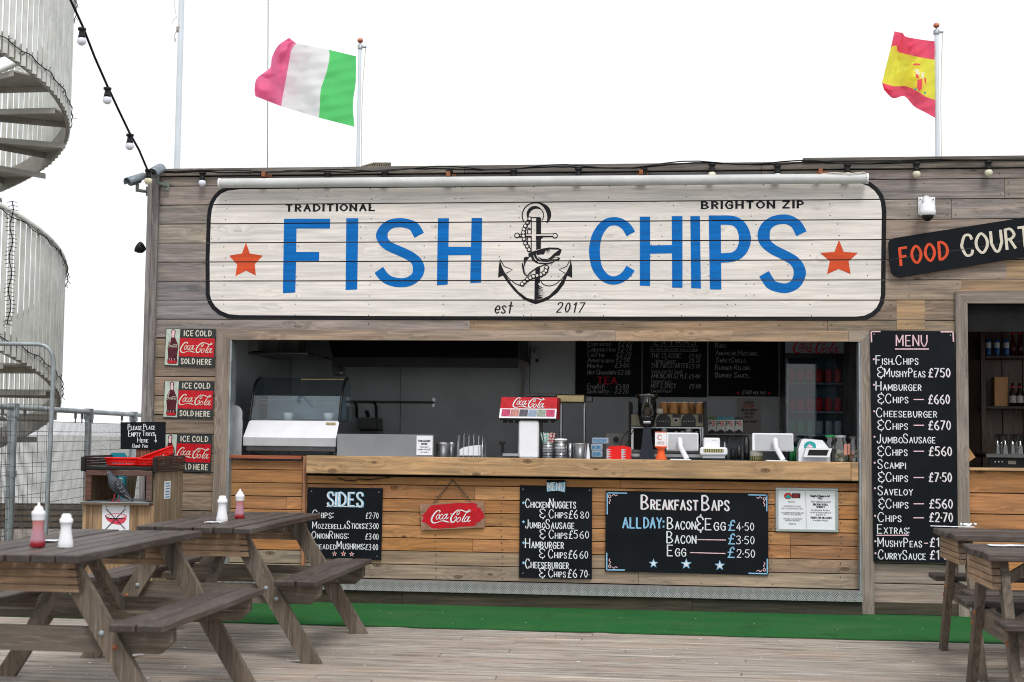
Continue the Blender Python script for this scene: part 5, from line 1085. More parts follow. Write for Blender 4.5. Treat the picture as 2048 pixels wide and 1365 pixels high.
# coffee machine
o = thing('coffee_machine', 'olive black two group coffee machine on the counter', 'coffee machine', on_counter(1335, .7))
Ym = .5
plain('machine_olive', (.13, .12, .085), .25, .5, var=.15)
pbox('upper_body', 'machine_olive', o, 1260, 828, 1408, 854, Ym, 1.0, .006); pbox('chrome_strip', 'brushed_steel', o, 1259, 854.5, 1409, 857, Ym-.004, Ym+.02, .001)
pbox('rear_body', 'black_plastic', o, 1262, 858, 1408, 900, Ym+.25, 1.0, .004); pbox('drip_base', 'brushed_steel', o, 1262, 908, 1408, 915, Ym-.06, 1.0, .003); pbox('drip_grille', 'dark_steel', o, 1264, 900, 1406, 907, Ym-.04, 1.0, .003)
for x0, x1 in ((1257, 1262), (1407, 1413)): pbox('side_panel', 'black_plastic', o, x0, 803, x1, 914, Ym-.02, 1.0, .006)
for x in (1262, 1403): pbox('leg_panel', 'white_plastic' if x < 1300 else 'brushed_steel', o, x, 858, x+5, 912, Ym, Ym+.03, .002)
for cx_ in (1327, 1377):
    MB().prism(F(circ(cx_, 843, 14.5, 15, 180, 360, 12)+[(cx_+14.5, 853.5), (cx_-14.5, 853.5)], Ym-.006), 'y', Ym-.006, Ym-.001).build('button_panel', M['black_plastic'], o)
    for i in range(5): v = P(cx_-9+i*4.6, 843, Ym-.008); MB().ball(v, .0055, 8).build('button', M['brushed_steel'], o)
    v = P(cx_, 862, Ym+.06); MB().lathe([(.03, -.03), (.036, -.02), (.036, .02)], v, 14).build('group_head', M['brushed_steel'], o); MB().tube([v+Vector((0, 0, -.03)), v+Vector((.02, -.12, -.035))], [.013, .018], 8).build('portafilter_handle', M['black_plastic'], o)
MB().tube([P(1352, 841, Ym-.001), P(1352, 841, Ym-.008)], .019, 16).build('gauge_rim', M['brushed_steel'], o); MB().tube([P(1352, 841, Ym-.009), P(1352, 841, Ym-.0105)], .0155, 16).build('gauge_face', M['black_plastic'], o)
pbox('badge', 'black_plastic', o, 1345, 829, 1362, 835.5, Ym-.006, Ym-.001, .001)
MB().tube([P(1400, 858, Ym-.01), P(1402, 880, Ym-.03), P(1400, 895, Ym-.03)], .005, 6).build('steam_wand', M['brushed_steel'], o); MB().tube([P(1401, 830, Ym-.02), P(1401, 845, Ym-.02)], .016, 8).build('steam_knob', M['black_plastic'], o)
for x, mt in ((1316, 'brushed_steel'), (1330, 'white_plastic'), (1352, 'brushed_steel'), (1366, 'tin_cream'), (1394, 'brushed_steel')): v = P(x, 866, Ym+.1); MB().lathe([(.012, -.02), (.02, -.005), (.022, .015)], v, 10).build('nozzle', M[mt], o)
# paper cups upside down on the machine
kraft = plain('kraft_cup', (.36, .17, .06), .7, var=.06)
ztop = P(1335, 828, .6).z+.002
cups = [(1320, 24, .62, 1), (1344, 0, .60, 0), (1364, 0, .75, 1), (1378, 0, .60, 0), (1396, 0, .74, 1), (1406, 0, .6, 0), (1331, 0, .78, 1), (1354, 0, .8, 1)]
for i, (px, _, Yq, bk) in enumerate(((1327, 0, .62, 0), (1347, 0, .6, 0), (1369, 0, .6, 0), (1400, 0, .6, 0), (1337, 0, .74, 1), (1359, 0, .74, 1), (1383, 0, .74, 1))):
    v = P(px, 826, Yq); v.z = ztop; s2 = 1/ppm(Yq, px)
    lab = ['leftmost upturned kraft paper cup beside the grinder', 'second upturned kraft cup in the front row on the coffee machine', 'third upturned kraft cup in the front row on the coffee machine', 'last upturned kraft cup at the right end of the coffee machine', 'upturned kraft cup behind, between the first and second front cups', 'upturned kraft cup behind, between the second and third front cups', 'upturned kraft cup behind, right of the third front cup'][i]
    c_ = thing('paper_cup', lab, 'paper cup', v, 'upturned kraft cups on the coffee machine'); MB().lathe([(9.2*s2, 0), (9.4*s2, 1*s2), (7*s2, 22*s2)], v, 16).build('cup', kraft, c_); MB().lathe([(7.1*s2, 22*s2), (7.1*s2, 23.3*s2), (6*s2, 23*s2)], v, 16).build('base_rim', M['tin_cream'], c_)
v = P(1318, 826, .58); v.z = ztop; s2 = 1/ppm(.58, 1318); c_ = thing('cup_stack', 'short stack of white lids left of the kraft cups', 'lids', v)
for i in range(4): MB().lathe([(7.5*s2, i*2.4*s2), (8*s2, (i*2.4+1.6)*s2), (6.6*s2, (i*2.4+2.2)*s2)], v, 14).build('lid', M['tin_cream'], c_)
# grinder
o = thing('coffee_grinder', 'black coffee grinder with a smoky hopper in front of the coffee machine', 'coffee grinder', on_counter(1293, .38)); v = P(1294, 912, .38); v.z = ZC; s_ = 1/ppm(.38, 1294)
MB().lathe([(17*s_, 84*s_), (19*s_, 88*s_), (18*s_, 120*s_), (22*s_, 122*s_), (23.5*s_, 128*s_), (22*s_, 130*s_)], v, 18).build('hopper', glass('smoky_glass', (.25, .24, .2), .08), o); MB().lathe([(17*s_, 84*s_), (18.4*s_, 90*s_), (17.8*s_, 112*s_), (0, 113*s_)], v, 18).build('beans', M['black_plastic'], o)
MB().lathe([(6*s_, 62*s_), (14*s_, 68*s_), (17*s_, 84*s_), (16*s_, 95*s_)], v, 18).build('head', M['black_plastic'], o); MB().tube([v+Vector((-7*s_, -15*s_, 73*s_)), v+Vector((7*s_, -15*s_, 73*s_))], 3*s_, 8).build('chrome_band', M['brushed_steel'], o)
MB().prism([(v.x-16*s_, v.z), (v.x+16*s_, v.z), (v.x+10*s_, v.z+32*s_), (v.x+7*s_, v.z+64*s_), (v.x-7*s_, v.z+64*s_), (v.x-10*s_, v.z+32*s_)], 'y', .34, .5).build('body', plain('grinder_navy', (.02, .025, .035), .4), o)
pbox('display', 'box_grey', o, 1289, 812, 1300, 820, .31, .315, .001)
# tea boxes
plain('teabox_white', (.5, .5, .47), .7, var=.06)
for i, (c_, lab) in enumerate((((.10, .16, .04), 'tea box with an olive green top edge, first of the row of four'), ((.02, .22, .26), 'tea box with a teal top edge, second in the row of four'), ((.06, .2, .26), 'tea box with a pale blue top edge, third in the row of four'), ((.02, .03, .035), 'tea box with a dark top edge, last in the row of four'))):
    x0 = 1415.5+i*17.7; o = thing('tea_box', lab, 'tea box', P(x0+9, 868, .9), 'tea boxes in a row')
    pbox('carton', 'teabox_white', o, x0, 834, x0+17.2, 868, .9, 1.02, .002); X0, X1, Z0, Z1 = rect(x0+.3, 834, x0+16.9, 840, .898); box('top_band', M['tint'], o, X0, X1, .8975, .8995, Z0, Z1, .0005, c_)
    wr(o, .9, 'print_black', [('P', x0+2.6, x0+7.6, 851.5, 8)], wt=.2); wr(o, .9, 'print_red', [('G', x0+8, x0+14, 851.5, 8)], wt=.2)
    shapes(o, .9, 'print_black', [[(x0+.3, 867.5), (x0+.3, 864), (x0+8.5, 859), (x0+16.8, 864), (x0+16.8, 867.5)]])
MB_shelf = thing('wall_socket_shelf', 'narrow steel shelf with sockets under the tea boxes', 'shelf', P(1450, 870, 1.0))
pbox('shelf_board', 'dark_steel', MB_shelf, 1413, 868.5, 1500, 871, .88, 1.2, .002)
for x in (1455, 1472, 1483): pbox('socket', 'grey_plastic', MB_shelf, x, 874, x+9, 888, 1.2, 1.21, .002)
pbox('back_sheet', 'kitchen_panel', MB_shelf, 1413, 871, 1505, 915, 1.212, 1.23, .002)
for i, (x, h, r, mt) in enumerate(((1449, 36, 4, 'brushed_steel'), (1478, 30, 5, 'dark_steel'), (1493, 48, 6, 'dark_steel'), (1466, 24, 6, 'tin_black'))):
    lathe_thing('steel_flask', ['tall slim steel shaker behind the card printer', 'dark steel jug between the two till screens', 'tall grey bottle left of the second till screen', 'black pot behind the card printer'][i], 'container', x, .7, [('body', mt, [(0, 0), (r, 0), (r, h*.8), (r*.6, h*.9), (r*.7, h), (0, h)])])
# paper price sign on back wall
o = thing('sauces_notice', 'beige paper notice of sauce prices on the back wall right of the tea boxes', 'notice', P(1497, 830, YB-.01))
plain('old_paper', (.4, .37, .33), .8, var=.05); pbox('paper', 'old_paper', o, 1474, 797, 1521, 868, YB-.008, YB-.004, .001)
wr(o, YB-.008, 'print_black', [('SAUCES', 1488, 1507, 808, 5), ('30p per sachet', 1482, 1514, 822, 5, {'caps': False}), ('TARTARE', 1487, 1508, 829.5, 4.5), ('MAYO', 1490, 1505, 837, 4.5), ('30p per sachet', 1482, 1514, 845, 5, {'caps': False})], wt=.2); wr(o, YB-.008, 'print_red', [('KETCHUP', 1487, 1508, 815, 5)], wt=.2)
# till screens
def till(label, x0, y0, x1, y1, stand_x, base_x, Y=.14):
    o = thing('till_screen', label, 'till screen', on_counter(base_x, Y), 'till screens seen from behind')
    X0, X1, Z0, Z1 = rect(x0, y0, x1, y1, Y)
    sl = Matrix.Translation(((X0+X1)/2, Y+.04, Z0)) @ Matrix.Rotation(R(-12), 4, 'X')
    MB().cbox(-(X1-X0)/2, (X1-X0)/2, -.008, .008, 0, Z1-Z0, .007, sl).build('rim', M['white_plastic'], o); MB().cbox(-(X1-X0)/2+.02, (X1-X0)/2-.008, -.0105, -.0085, .006, Z1-Z0-.014, .002, sl).build('back_panel', M['grey_plastic'], o)
    h = Z1-Z0; a_ = Vector((P(stand_x, 800, Y).x, Y+.01, Z0+h*.62)); b_ = Vector((P(stand_x, 800, Y).x+.005, Y-.03, Z0+h*.2)); c2 = Vector((P(base_x, 800, Y).x, Y-.07, ZC+.01))
    MB().tube([a_, a_+Vector((0, -.035, .0)), b_, c2], [.019, .021, .02, .02], 12).build('stand_arm', M['white_plastic'], o)
    MB().cbox(c2.x-.13, c2.x+.03, Y-.12, Y+.08, ZC, ZC+.008, .003).build('stand_base', M['white_plastic'], o)
till('white till screen seen from behind, next to the orange table number stand', 1332, 865, 1397, 902, 1360, 1374)
till('white till screen seen from behind, in front of the fridge', 1505, 866, 1588, 903, 1550, 1565)
# orange stand with card
o, v, s_ = lathe_thing('card_stand', 'orange cone stand holding a white contactless card sign', 'card stand', 1322, .1, [('cone', 'orange_plastic', [(0, 0), (11, 0), (11.5, 2), (7.5, 12), (6.5, 20), (9, 23), (12, 25), (12, 27), (0, 27)])])
X0, X1, Z0, Z1 = rect(1310, 865, 1333, 893, .1); Z0 = ZC+27*s_; Z1 = Z0+27*s_
box('card', M['white_plastic'], o, X0, X1, .098, .102, Z0, Z1, .001); box('card_edge', M['orange_plastic'], o, X0, X1, .0975, .1025, Z1+.0005, Z1+.007, .001)
k = Ink(.098); k.text('C', X0+.022, X0+.052, Z1-.055, .036, wt=.2, cal=.4); k.build('lettering', M['court_red'], o)
wr(o, .098, 'print_grey', [('contactless', 1314, 1329, 885.5, 2.6, {'caps': False}), ('please pay', 1314, 1329, 889, 2.6, {'caps': False})], wt=.16)
# printers
o = thing('receipt_printer', 'small white receipt printer with a striped paper slot, right of the first till screen', 'receipt printer', on_counter(1428, .15))
pbox('rear_tower', 'white_plastic', o, 1407, 876, 1440, 897, .2, .3, .008); pbox('front_body', 'white_plastic', o, 1400, 895, 1455, 911, .1, .3, .012); pbox('base', 'grey_plastic', o, 1405, 911, 1450, 917, .12, .3, .003)
stripe_m = NT('slot_stripe'); M['slot_stripe'] = stripe_m.m; wv = stripe_m.n('TexWave', bands_direction='X'); wv.inputs['Scale'].default_value = 18; wv.inputs['Distortion'].default_value = 3; stripe_m.l(stripe_m.co((1, 1, 1), False), wv.inputs['Vector']); stripe_m.l(stripe_m.mix(stripe_m.mr(wv.outputs['Fac'], .3, .7), (.06, .05, .02), (.42, .4, .16)), stripe_m.b.inputs['Base Color'])
pbox('display_window', 'slot_stripe', o, 1407, 898, 1447, 905, .095, .1, .002); wr(o, .2, 'print_grey', [('= = -', 1425, 1434, 882, 2)], wt=.3)
o = thing('price_scale', 'white angled till display with a black screen and a round teal sticker', 'till display', on_counter(1625, .15))
X0, X1, Z0, Z1 = rect(1597, 878, 1645, 918, .2)
MB().prism([(X0, ZC), (X1+.06, ZC), (X1+.06, Z0+.07), (X1, Z1-.01), (X0+.05, Z1), (X0+.025, Z1-.01), (X0, Z0+.08)], 'y', .2, .4).build('rear_body', M['white_plastic'], o)
X0, X1, Z0, Z1 = rect(1607, 897, 1664, 915, .1); MB().prism([(X0, Z0), (X1-.02, Z0), (X1, Z1), (X0+.02, Z1)], 'y', .1, .197).build('front_body', M['white_plastic'], o)
MB().prism([(X0+.03, Z0+.014), (X1-.04, Z0+.014), (X1-.025, Z1-.012), (X0+.042, Z1-.012)], 'y', .097, .0995).build('screen', M['black_plastic'], o)
shapes(o, .2, 'print_teal', [circ(1620, 893, 12, 10, 180, 360, 16)+[(1632, 897), (1608, 897)]], name='sticker'); shapes(o, .2, 'chalk_pink', [[(1612, 895), (1619, 888), (1627, 895), (1622, 896)]], name='sticker_print', lift=.0025)
# jars
def jar(label, px, r, h, fill, lid, group='glass jars at the right end of the counter', Y=.16, eggs=None, lbl=None):
    v = P(px, 912, Y); v.z = ZC; s_ = 1/ppm(Y, px); o = thing('glass_jar', label, 'jar', v, group)
    pr = [(0, 0), (r*.92, 0), (r, 2), (r, h*.62), (r*.62, h*.86), (r*.62, h)]; MB().lathe([(a*s_, b_*s_) for a, b_ in pr], v, 18).build('glass', M['jar_glass'], o, fix=False)
    if lid: MB().lathe([(r*.7*s_, h*s_*.97), (r*.72*s_, (h*.97+4)*s_), (0, (h*.97+5)*s_)], v, 16).build('lid', M['tint'], o, color=lid)
    if fill: MB().lathe([(0, s_), (r*.93*s_, s_), (r*.93*s_, h*.5*s_), (0, h*.5*s_)], v, 14).build('pickle_brine', M['tint_gloss'], o, color=fill)
    if eggs:
        for i in range(9):
            a_ = i*2.4; q = r*.48*s_; MB().ball(v+Vector((q*math.cos(a_), q*math.sin(a_), (4.5+(i//3)*7.5)*s_)), 5*s_, 10, sz=1.1).build('egg', M['tint'], o, color=eggs[i % len(eggs)])
    if lbl: X0, X1, Z0, Z1 = rect(*lbl, Y-r*s_-.002); box('jar_label', M['tint'], o, X0, X1, Y-r*s_-.004, Y-r*s_-.002, Z0, Z1, .001, (.6, .25, .2))
    return o
jar('jar with a green lid and dark contents behind the teal sticker display', 1661, 15, 50, (.12, .09, .04), (.02, .25, .08), Y=.34)
jar('big jar of cream pickled eggs with a grey spout', 1681, 16, 50, None, (.3, .32, .33), eggs=[(.5, .42, .26), (.45, .4, .25), (.52, .45, .3)], lbl=(1688, 889, 1694, 911))
jar('jar of white and orange pickled eggs at the right end of the counter', 1708, 13, 48, None, (.1, .1, .1), eggs=[(.75, .72, .65), (.65, .22, .08), (.72, .7, .62)], lbl=(1695, 888, 1700, 910))
# fridge with cans
o = thing('drinks_fridge', 'tall glass door drinks fridge with red script header, right end inside the kiosk', 'fridge', P(1640, 920, 1.7)+Vector((0, 0, -1.1)))
YR = 1.62; X0, X1, Z0, Z1 = rect(1571, 660, 1702, 915, YR); fz = .05
o.location = ((X0+X1)/2, YR+.3, .04)
box('side_panel', M['dark_steel'], o, X0, X0+.03, YR+.02, YR+.6, fz, Z1, .003); box('side_panel', M['black_plastic'], o, X1-.01, X1+.06, YR, YR+.6, fz, Z1, .003); box('back_panel', M['fridge_back'] if 'fridge_back' in M else plain('fridge_back', (.22, .33, .40), .5), o, X0+.03, X1-.01, YR+.56, YR+.6, fz, Z1, .003)
zh = P(1640, 707, YR).z
box('header', M['box_grey'], o, X0, X1-.01, YR, YR+.05, zh, Z1, .003); k = Ink(YR); a, c = P(1587, 694, YR), P(1680, 694, YR); cola(k, a.x, c.x, P(1640, 692, YR).z); k.build('lettering', M['tin_red'], o)
box('door_glass', M['fridge_glass'], o, X0+.01, X1-.02, YR+.01, YR+.014, fz, zh-.04, .001)
box('door_rail', M['black_plastic'], o, X0, X1-.01, YR, YR+.03, zh-.045, zh-.002, .003)
lm = MB(); 
for i in range(22): v = P(1702.5, 706+i*8, YR-.003); lm.ball(v, .006, 6)
lm.build('light_strip', plain('led_white', (.9, .92, .95), .4, emit=22.), o)
can_cols = {'r': (.75, .03, .04), 'g': (.08, .45, .2), 's': (.6, .62, .65)}
can0 = None
for ri, (yb, cols, rc) in enumerate(((766, 'rrrrrrr', 'top'), (823, 'rrrrrrr', 'middle'), (869, 'gggsssr', 'bottom'))):
    zz = P(1640, yb, YR+.12).z; box('shelf', M['box_grey'], o, X0+.035, X1-.02, YR+.04, YR+.5, zz-.018, zz-.002, .003)
    for ci, cc in enumerate(cols):
        px = 1583+ci*18.6; v = P(px, 800, YR+.12); v.z = zz; s_ = 1/ppm(YR+.12, px); h = 27*s_; r = 7.4*s_
        nth = ['first', 'second', 'third', 'fourth', 'fifth', 'sixth', 'last'][ci]
        nm = {'r': 'red', 'g': 'green', 's': 'silver'}[cc]
        q = thing('drink_can', f'{nm} drink can, {nth} from the fridge left side on the {rc} visible shelf', 'can', v, 'drink cans in the fridge')
        MB().lathe([(0, 0), (r*.8, 0), (r, h*.06), (r, h*.9), (r*.82, h)], v, 12).build('can_body', M['tint_gloss'], q, color=can_cols[cc]); MB().lathe([(r*.83, h), (r*.8, h*.985), (0, h*.985)], v, 12).build('can_top', M['brushed_steel'], q)
# green bottles beside the second till stand
for i, x in enumerate((1583, 1590)): lathe_thing('green_bottle', ['green glass bottle under the right corner of the second till screen', 'dark green bottle just left of the teal sticker display'][i], 'bottle', x, .5, [('bottle', 'bottle_green' if 'bottle_green' in M or plain('bottle_green', (.02, .16, .05), .15) else '', [(0, 0), (4, 0), (4.5, 14), (2, 22), (2, 28), (0, 28)])])
o, v, s_ = lathe_thing('patterned_mug', 'cream mug with a dark pattern below the second till screen', 'mug', 1513, .3, [('mug', 'tin_cream', [(0, 9), (12.5, 9), (13, 16), (12, 20), (0, 20)]), ('patterned_band', 'slot_stripe', [(0, 0), (11.5, 0), (12.6, 8.8), (0, 8.9)])])
# chalk menus on the back wall
YW = YB-.03
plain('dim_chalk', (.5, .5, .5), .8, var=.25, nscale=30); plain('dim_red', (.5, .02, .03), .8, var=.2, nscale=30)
for (x0, x1, yb, lab, its, reds) in ((1151, 1283, 794, 'black wall menu of hot drinks, left of three inside', [('Espresso', 1175, 1222, 692, 9), ('£2·20', 1236, 1264, 692, 9), ('Cappuccino', 1175, 1231, 703, 9), ('£2·70', 1235, 1263, 702, 9), ('Latte', 1175, 1208, 714, 9), ('£2·70', 1233, 1262, 713, 9), ('Americano', 1175, 1228, 725, 9), ('£2·50', 1232, 1259, 724, 9), ('Mocha', 1175, 1204, 736.5, 9), ('£3·00', 1230, 1258, 735.5, 9), ('Hot Chocolate', 1175, 1232, 749, 9), ('£2·80', 1235, 1260, 749.5, 9), ('English', 1174, 1209, 777, 9), ('..', 1215, 1223, 775, 9), ('£1·80', 1231, 1257, 778, 9), ('Speciality', 1174, 1217, 786.5, 8), ('..', 1219, 1227, 785, 8), ('£2·20', 1230, 1256, 787, 8)], [('TEA', 1195, 1234, 768, 13)]),
      (1284.5, 1414, 794.5, 'black wall menu of chicken burgers, middle of three inside', [('EXTRAS', 1308, 1392, 690, 12), ('All served with lettuce tomato & relish', 1301, 1396, 701, 5), ('THE CLASSIC', 1302, 1361, 716, 9), ('£5·00', 1378, 1401, 717, 8), ('With Cheese', 1311, 1351, 726, 7), ('£5·10', 1378, 1399, 726, 7), ('THE FIRESTARTER', 1302, 1376, 736, 9), ('£5·10', 1378, 1399, 737, 8), ('Cheese And Hot Sauce', 1302, 1364, 745.5, 6), ('AMERICAN STYLE', 1302, 1374, 756.5, 9), ('£5·00', 1378, 1400, 757, 8), ('Chicken Fillet', 1302, 1342, 765.5, 6), ('HOT & SPICY', 1302, 1351, 776.5, 9), ('£5·00', 1378, 1401, 777, 8), ('Chicken Fillet', 1302, 1343, 785, 6)], []),
      (1417.5, 1557, 793, 'black wall menu of sauces, right of three inside', [('Bbq..', 1430, 1455, 696, 10), ('American Mustard..', 1431, 1518, 711, 10), ('SweetChilli..', 1432, 1493, 725, 10), ('Burger Relish..', 1430, 1502, 740, 10), ('Burger Sauce..', 1430, 1500, 755, 10), ('£1·00 per pot', 1484, 1531, 789, 8)], [('*', 1424, 1427, 693, 5), ('*', 1424, 1427, 707, 5), ('*', 1424, 1427, 721, 5), ('*', 1424, 1427, 736, 5), ('*', 1424, 1427, 751, 5)])):
    o = thing('wall_menu', lab, 'menu board', P((x0+x1)/2, 740, YW), 'black menus on the back wall'); X0, X1, Z0, Z1 = rect(x0, 668, x1, yb, YW)
    box('board', M['chalkboard'], o, X0, X1, YW, YW+.02, Z0, Z1, .002); box('edge_strip', M['grey_plastic'], o, X1+.002, X1+.008, YW, YW+.01, Z0, Z1, .001)
    cp = 'Espresso' not in its[0][0]
    wr(o, YW, 'dim_chalk', [t+({'caps': cp, 'slant': .15},) for t in its], wt=.11, jit=.01)
    if reds: wr(o, YW, 'dim_red', reds, wt=.24)
    if cp and 'EXTRAS' == its[0][0]: lines(o, YW, 'dim_chalk', [[(1301, 693), (1396, 693)], [(1301, 703), (1396, 703)]], .8)
shapes(o, YW, 'dim_red', [star_px(1476, 787, 4), star_px(1538, 787, 4)])
# extraction hood
o = thing('extraction_hood', 'black extraction hood with ribbed filters under the kiosk ceiling', 'extractor hood', P(830, 720, 1.6))
Yh = 1.3; X0, X1, Z0, Z1 = rect(664, 715, 1036, 735, Yh); Zc = zc-.004
x2 = P(628, 690, Yh).x; x3 = P(1028, 690, Yh).x
box('front_band', M['hood_black'] if 'hood_black' in M else plain('hood_black', (.02, .02, .02), .5), o, X0, X1, Yh, Yh+.02, Z0, Z1, .002)
MB().add([(X0, Yh+.02, Z1), (X1, Yh+.02, Z1), (x3, Yh+.3, Zc), (x2, Yh+.3, Zc), (X0, YB-.01, Z1), (X1, YB-.01, Z1), (x3, YB-.01, Zc), (x2, YB-.01, Zc)], [(0, 1, 2, 3), (1, 5, 6, 2), (0, 3, 7, 4)]).build('canopy', M['black_plastic'], o)
fm = MB()
for i in range(34): x = X0+.04+(X1-X0-.08)*i/33; fm.box(x, x+.012, Yh+.06, Yh+.3, Z1+.003+.0, Z1+.012)
fm.build('filter_rib', M['black_plastic'], o)
# electrics
o = thing('switch_boxes', 'cream electrical switch boxes with a conduit, on the back wall', 'switch box', P(1050, 720, YB-.05))
plain('switch_cream', (.35, .31, .25), .5, var=.1)
for q in ((1041, 695, 1058, 714), (1041, 715, 1058, 733)): pbox('switch_box', 'switch_cream', o, *q, YB-.06, YB-.01, .004); v = P((q[0]+q[2])/2, (q[1]+q[3])/2, YB-.06); MB().tube([v, v+Vector((0, -.012, 0))], .022, 12).build('switch_knob', M['switch_cream'], o)
pbox('isolator_box', 'grey_plastic', o, 1061, 696, 1078, 727, YB-.05, YB-.01, .004); v = P(1069, 703, YB-.05); MB().tube([v, v+Vector((0, -.015, 0))], .018, 12).build('switch_knob', M['dark_steel'], o); pbox('label_plate', 'black_plastic', o, 1071, 718, 1076, 725, YB-.054, YB-.0505, .001)
MB().tube([P(1046, 733, YB-.03), P(1046, 760, YB-.03), P(1042, 800, YB-.03), P(1041, 850, YB-.03)], .012, 8).tube([P(1055, 695, YB-.03), P(1055, 660, YB-.03)], .012, 8).build('conduit', M['switch_cream'], o)
# rail with hooks, fryer basket, hanging tin, shelf brackets
o = thing('wall_rail', 'steel utensil rail fixed to the back wall right of the display cabinet', 'rail', P(790, 803, YB-.06))
MB().tube([P(700, 803, YB-.06), P(868, 805, YB-.06)], .009, 8).build('rail', M['dark_steel'], o); pbox('wall_plate', 'brushed_steel', o, 864, 796, 871, 815, YB-.012, YB-.004, .002); MB().tube([P(867.5, 805, YB-.06), P(867.5, 805, YB-.01)], .008, 6).build('bracket', M['dark_steel'], o)
o = thing('fryer_basket', 'steel utensil tray hanging from two black hooks on the rail', 'tray', P(735, 850, YB-.2))
pbox('tray', 'dark_steel', o, 715, 836, 754, 859, YB-.35, YB-.1, .006); pbox('back_sheet', 'kitchen_panel', o, 716, 808, 752, 836, YB-.09, YB-.08, .003); pbox('foot_bar', 'black_plastic', o, 720, 859, 756, 862, YB-.33, YB-.1, .002)
for x in (713, 752): MB().tube([P(x-3, 806, YB-.09), P(x, 812, YB-.1), P(x+1, 836, YB-.12)], .012, 6).build('hook', M['black_plastic'], o)
MB().tube([P(733, 822, YB-.1), P(737, 834, YB-.11)], .018, 8).build('grip', M['black_plastic'], o)
o = thing('hanging_pot', 'steel pot hanging under the left end of the extraction hood', 'pot', P(680, 740, 1.6)); v = P(680, 752, 1.6); s_ = 1/ppm(1.6, 680)
MB().lathe([(0, 0), (13*s_, 0), (15*s_, 4*s_), (15.5*s_, 17*s_), (21*s_, 18*s_), (21*s_, 19.5*s_), (0, 19.5*s_)], v, 18).build('pot', M['brushed_steel'], o); MB().tube([v+Vector((0, 0, 19*s_)), v+Vector((0, 0, 45*s_))], .006, 6).build('hanger', M['dark_steel'], o)
o = thing('ceiling_shelf', 'dark shelf of grey boxes on brackets, high in the left corner inside', 'shelf', P(540, 710, 1.0))
for i, (x0, y0, x1, y1, Yx) in enumerate(((466, 676, 515, 702, .9), (516, 676, 556, 705, 1.2), (557, 676, 596, 708, 1.5))): pbox('shelf_box', 'grey_box', o, x0, y0, x1, y1, Yx, Yx+.28, .006)
pbox('shelf_board', 'dark_steel', o, 462, 705, 615, 709, .9, 1.75, .003)
for x in (487, 547): pbox('bracket', 'grey_plastic', o, x, 708, x+8, 768 if x < 500 else 760, YB-.06, YB-.04, .003)
o = thing('left_wall_rail', 'black steel bracket rail on the left inside wall behind the cabinet', 'rail', P(480, 780, .9)); MB().tube([P(462, 778, .7), P(508, 783, 1.4)], .012, 6).tube([P(463, 790, .7), P(474, 781, .9)], .008, 6).build('rail', M['black_plastic'], o)
# ---- bar
o = thing('bar_shelves', 'dark timber bar shelves seen through the second hatch', 'shelves', P(2010, 760, 1.2))
Ys = 1.15
for yy in (712, 814): X0, X1, Z0, Z1 = rect(1972, yy, 2300, yy+5, Ys); box('shelf', M['dark_wood_x'], o, X0, XR-.02, Ys, YD-.03, Z0, Z1, .002, (.03, .02, .015))
pbox('upright', 'dark_wood_z', o, 1962, 632, 1971, 905, Ys, Ys+.03, .002, (.06, .035, .02)); pbox('top_rail', 'dark_wood_x', o, 1958, 626, 2300, 636, Ys-.002, Ys+.03, .002, (.12, .07, .04))
zs = P(2000, 712, Ys+.1).z; 
for i, x in enumerate((1977, 1994, 2013)):
    s_ = 1/ppm(Ys+.08, x); v = P(x, 712, Ys+.08); v.z = P(2000, 712, Ys).z+.002
    q = thing('energy_drink_can', ['first blue drink can on the bar shelf', 'second blue drink can on the bar shelf, with a red top', 'third blue drink can on the bar shelf'][i], 'can', v, 'blue cans on the bar shelf'); MB().lathe([(0, 0), (5*s_, 0), (5.4*s_, 2*s_), (5.4*s_, 30*s_), (4.4*s_, 33*s_), (0, 33*s_)], v, 12).build('can_body', M['tint_gloss'], q, color=(.01, .09, .32)); MB().lathe([(5.45*s_, 16*s_), (5.45*s_, 27*s_)], v, 12).build('can_band', M['tint_gloss'], q, color=(.5, .55, .6))
pb = thing('cardboard_menu', 'brown cardboard box on the lower bar shelf', 'box', P(2001, 812, Ys+.1)); pbox('box', 'cardboard', pb, 1989, 754, 2016, 813, Ys+.08, Ys+.2, .003)
for i, x in enumerate((2024, 2038, 2052)):
    s_ = 1/ppm(Ys+.06, x); v = P(x, 712, Ys+.06); v.z = P(2000, 814, Ys).z+.002
    q = thing('beer_bottle', ['dark beer bottle next to the cardboard box on the lower bar shelf', 'second dark beer bottle right of the cardboard box', 'third dark beer bottle, cut by the picture edge'][i], 'bottle', v, 'dark bottles on the bar shelf'); MB().lathe([(0, 0), (6.5*s_, 0), (6.8*s_, 26*s_), (3*s_, 36*s_), (2.6*s_, 47*s_), (0, 47*s_)], v, 12).build('bottle', M['tint_gloss'], q, color=(.015, .008, .006)); MB().lathe([(6.9*s_, 8*s_), (6.9*s_, 22*s_)], v, 12).build('bottle_label', M['tint'], q, color=(.35, .34, .33)); MB().lathe([(3.1*s_, 38*s_), (2.8*s_, 42*s_)], v, 10).build('neck_label', M['tint'], q, color=(.5, .02, .02))
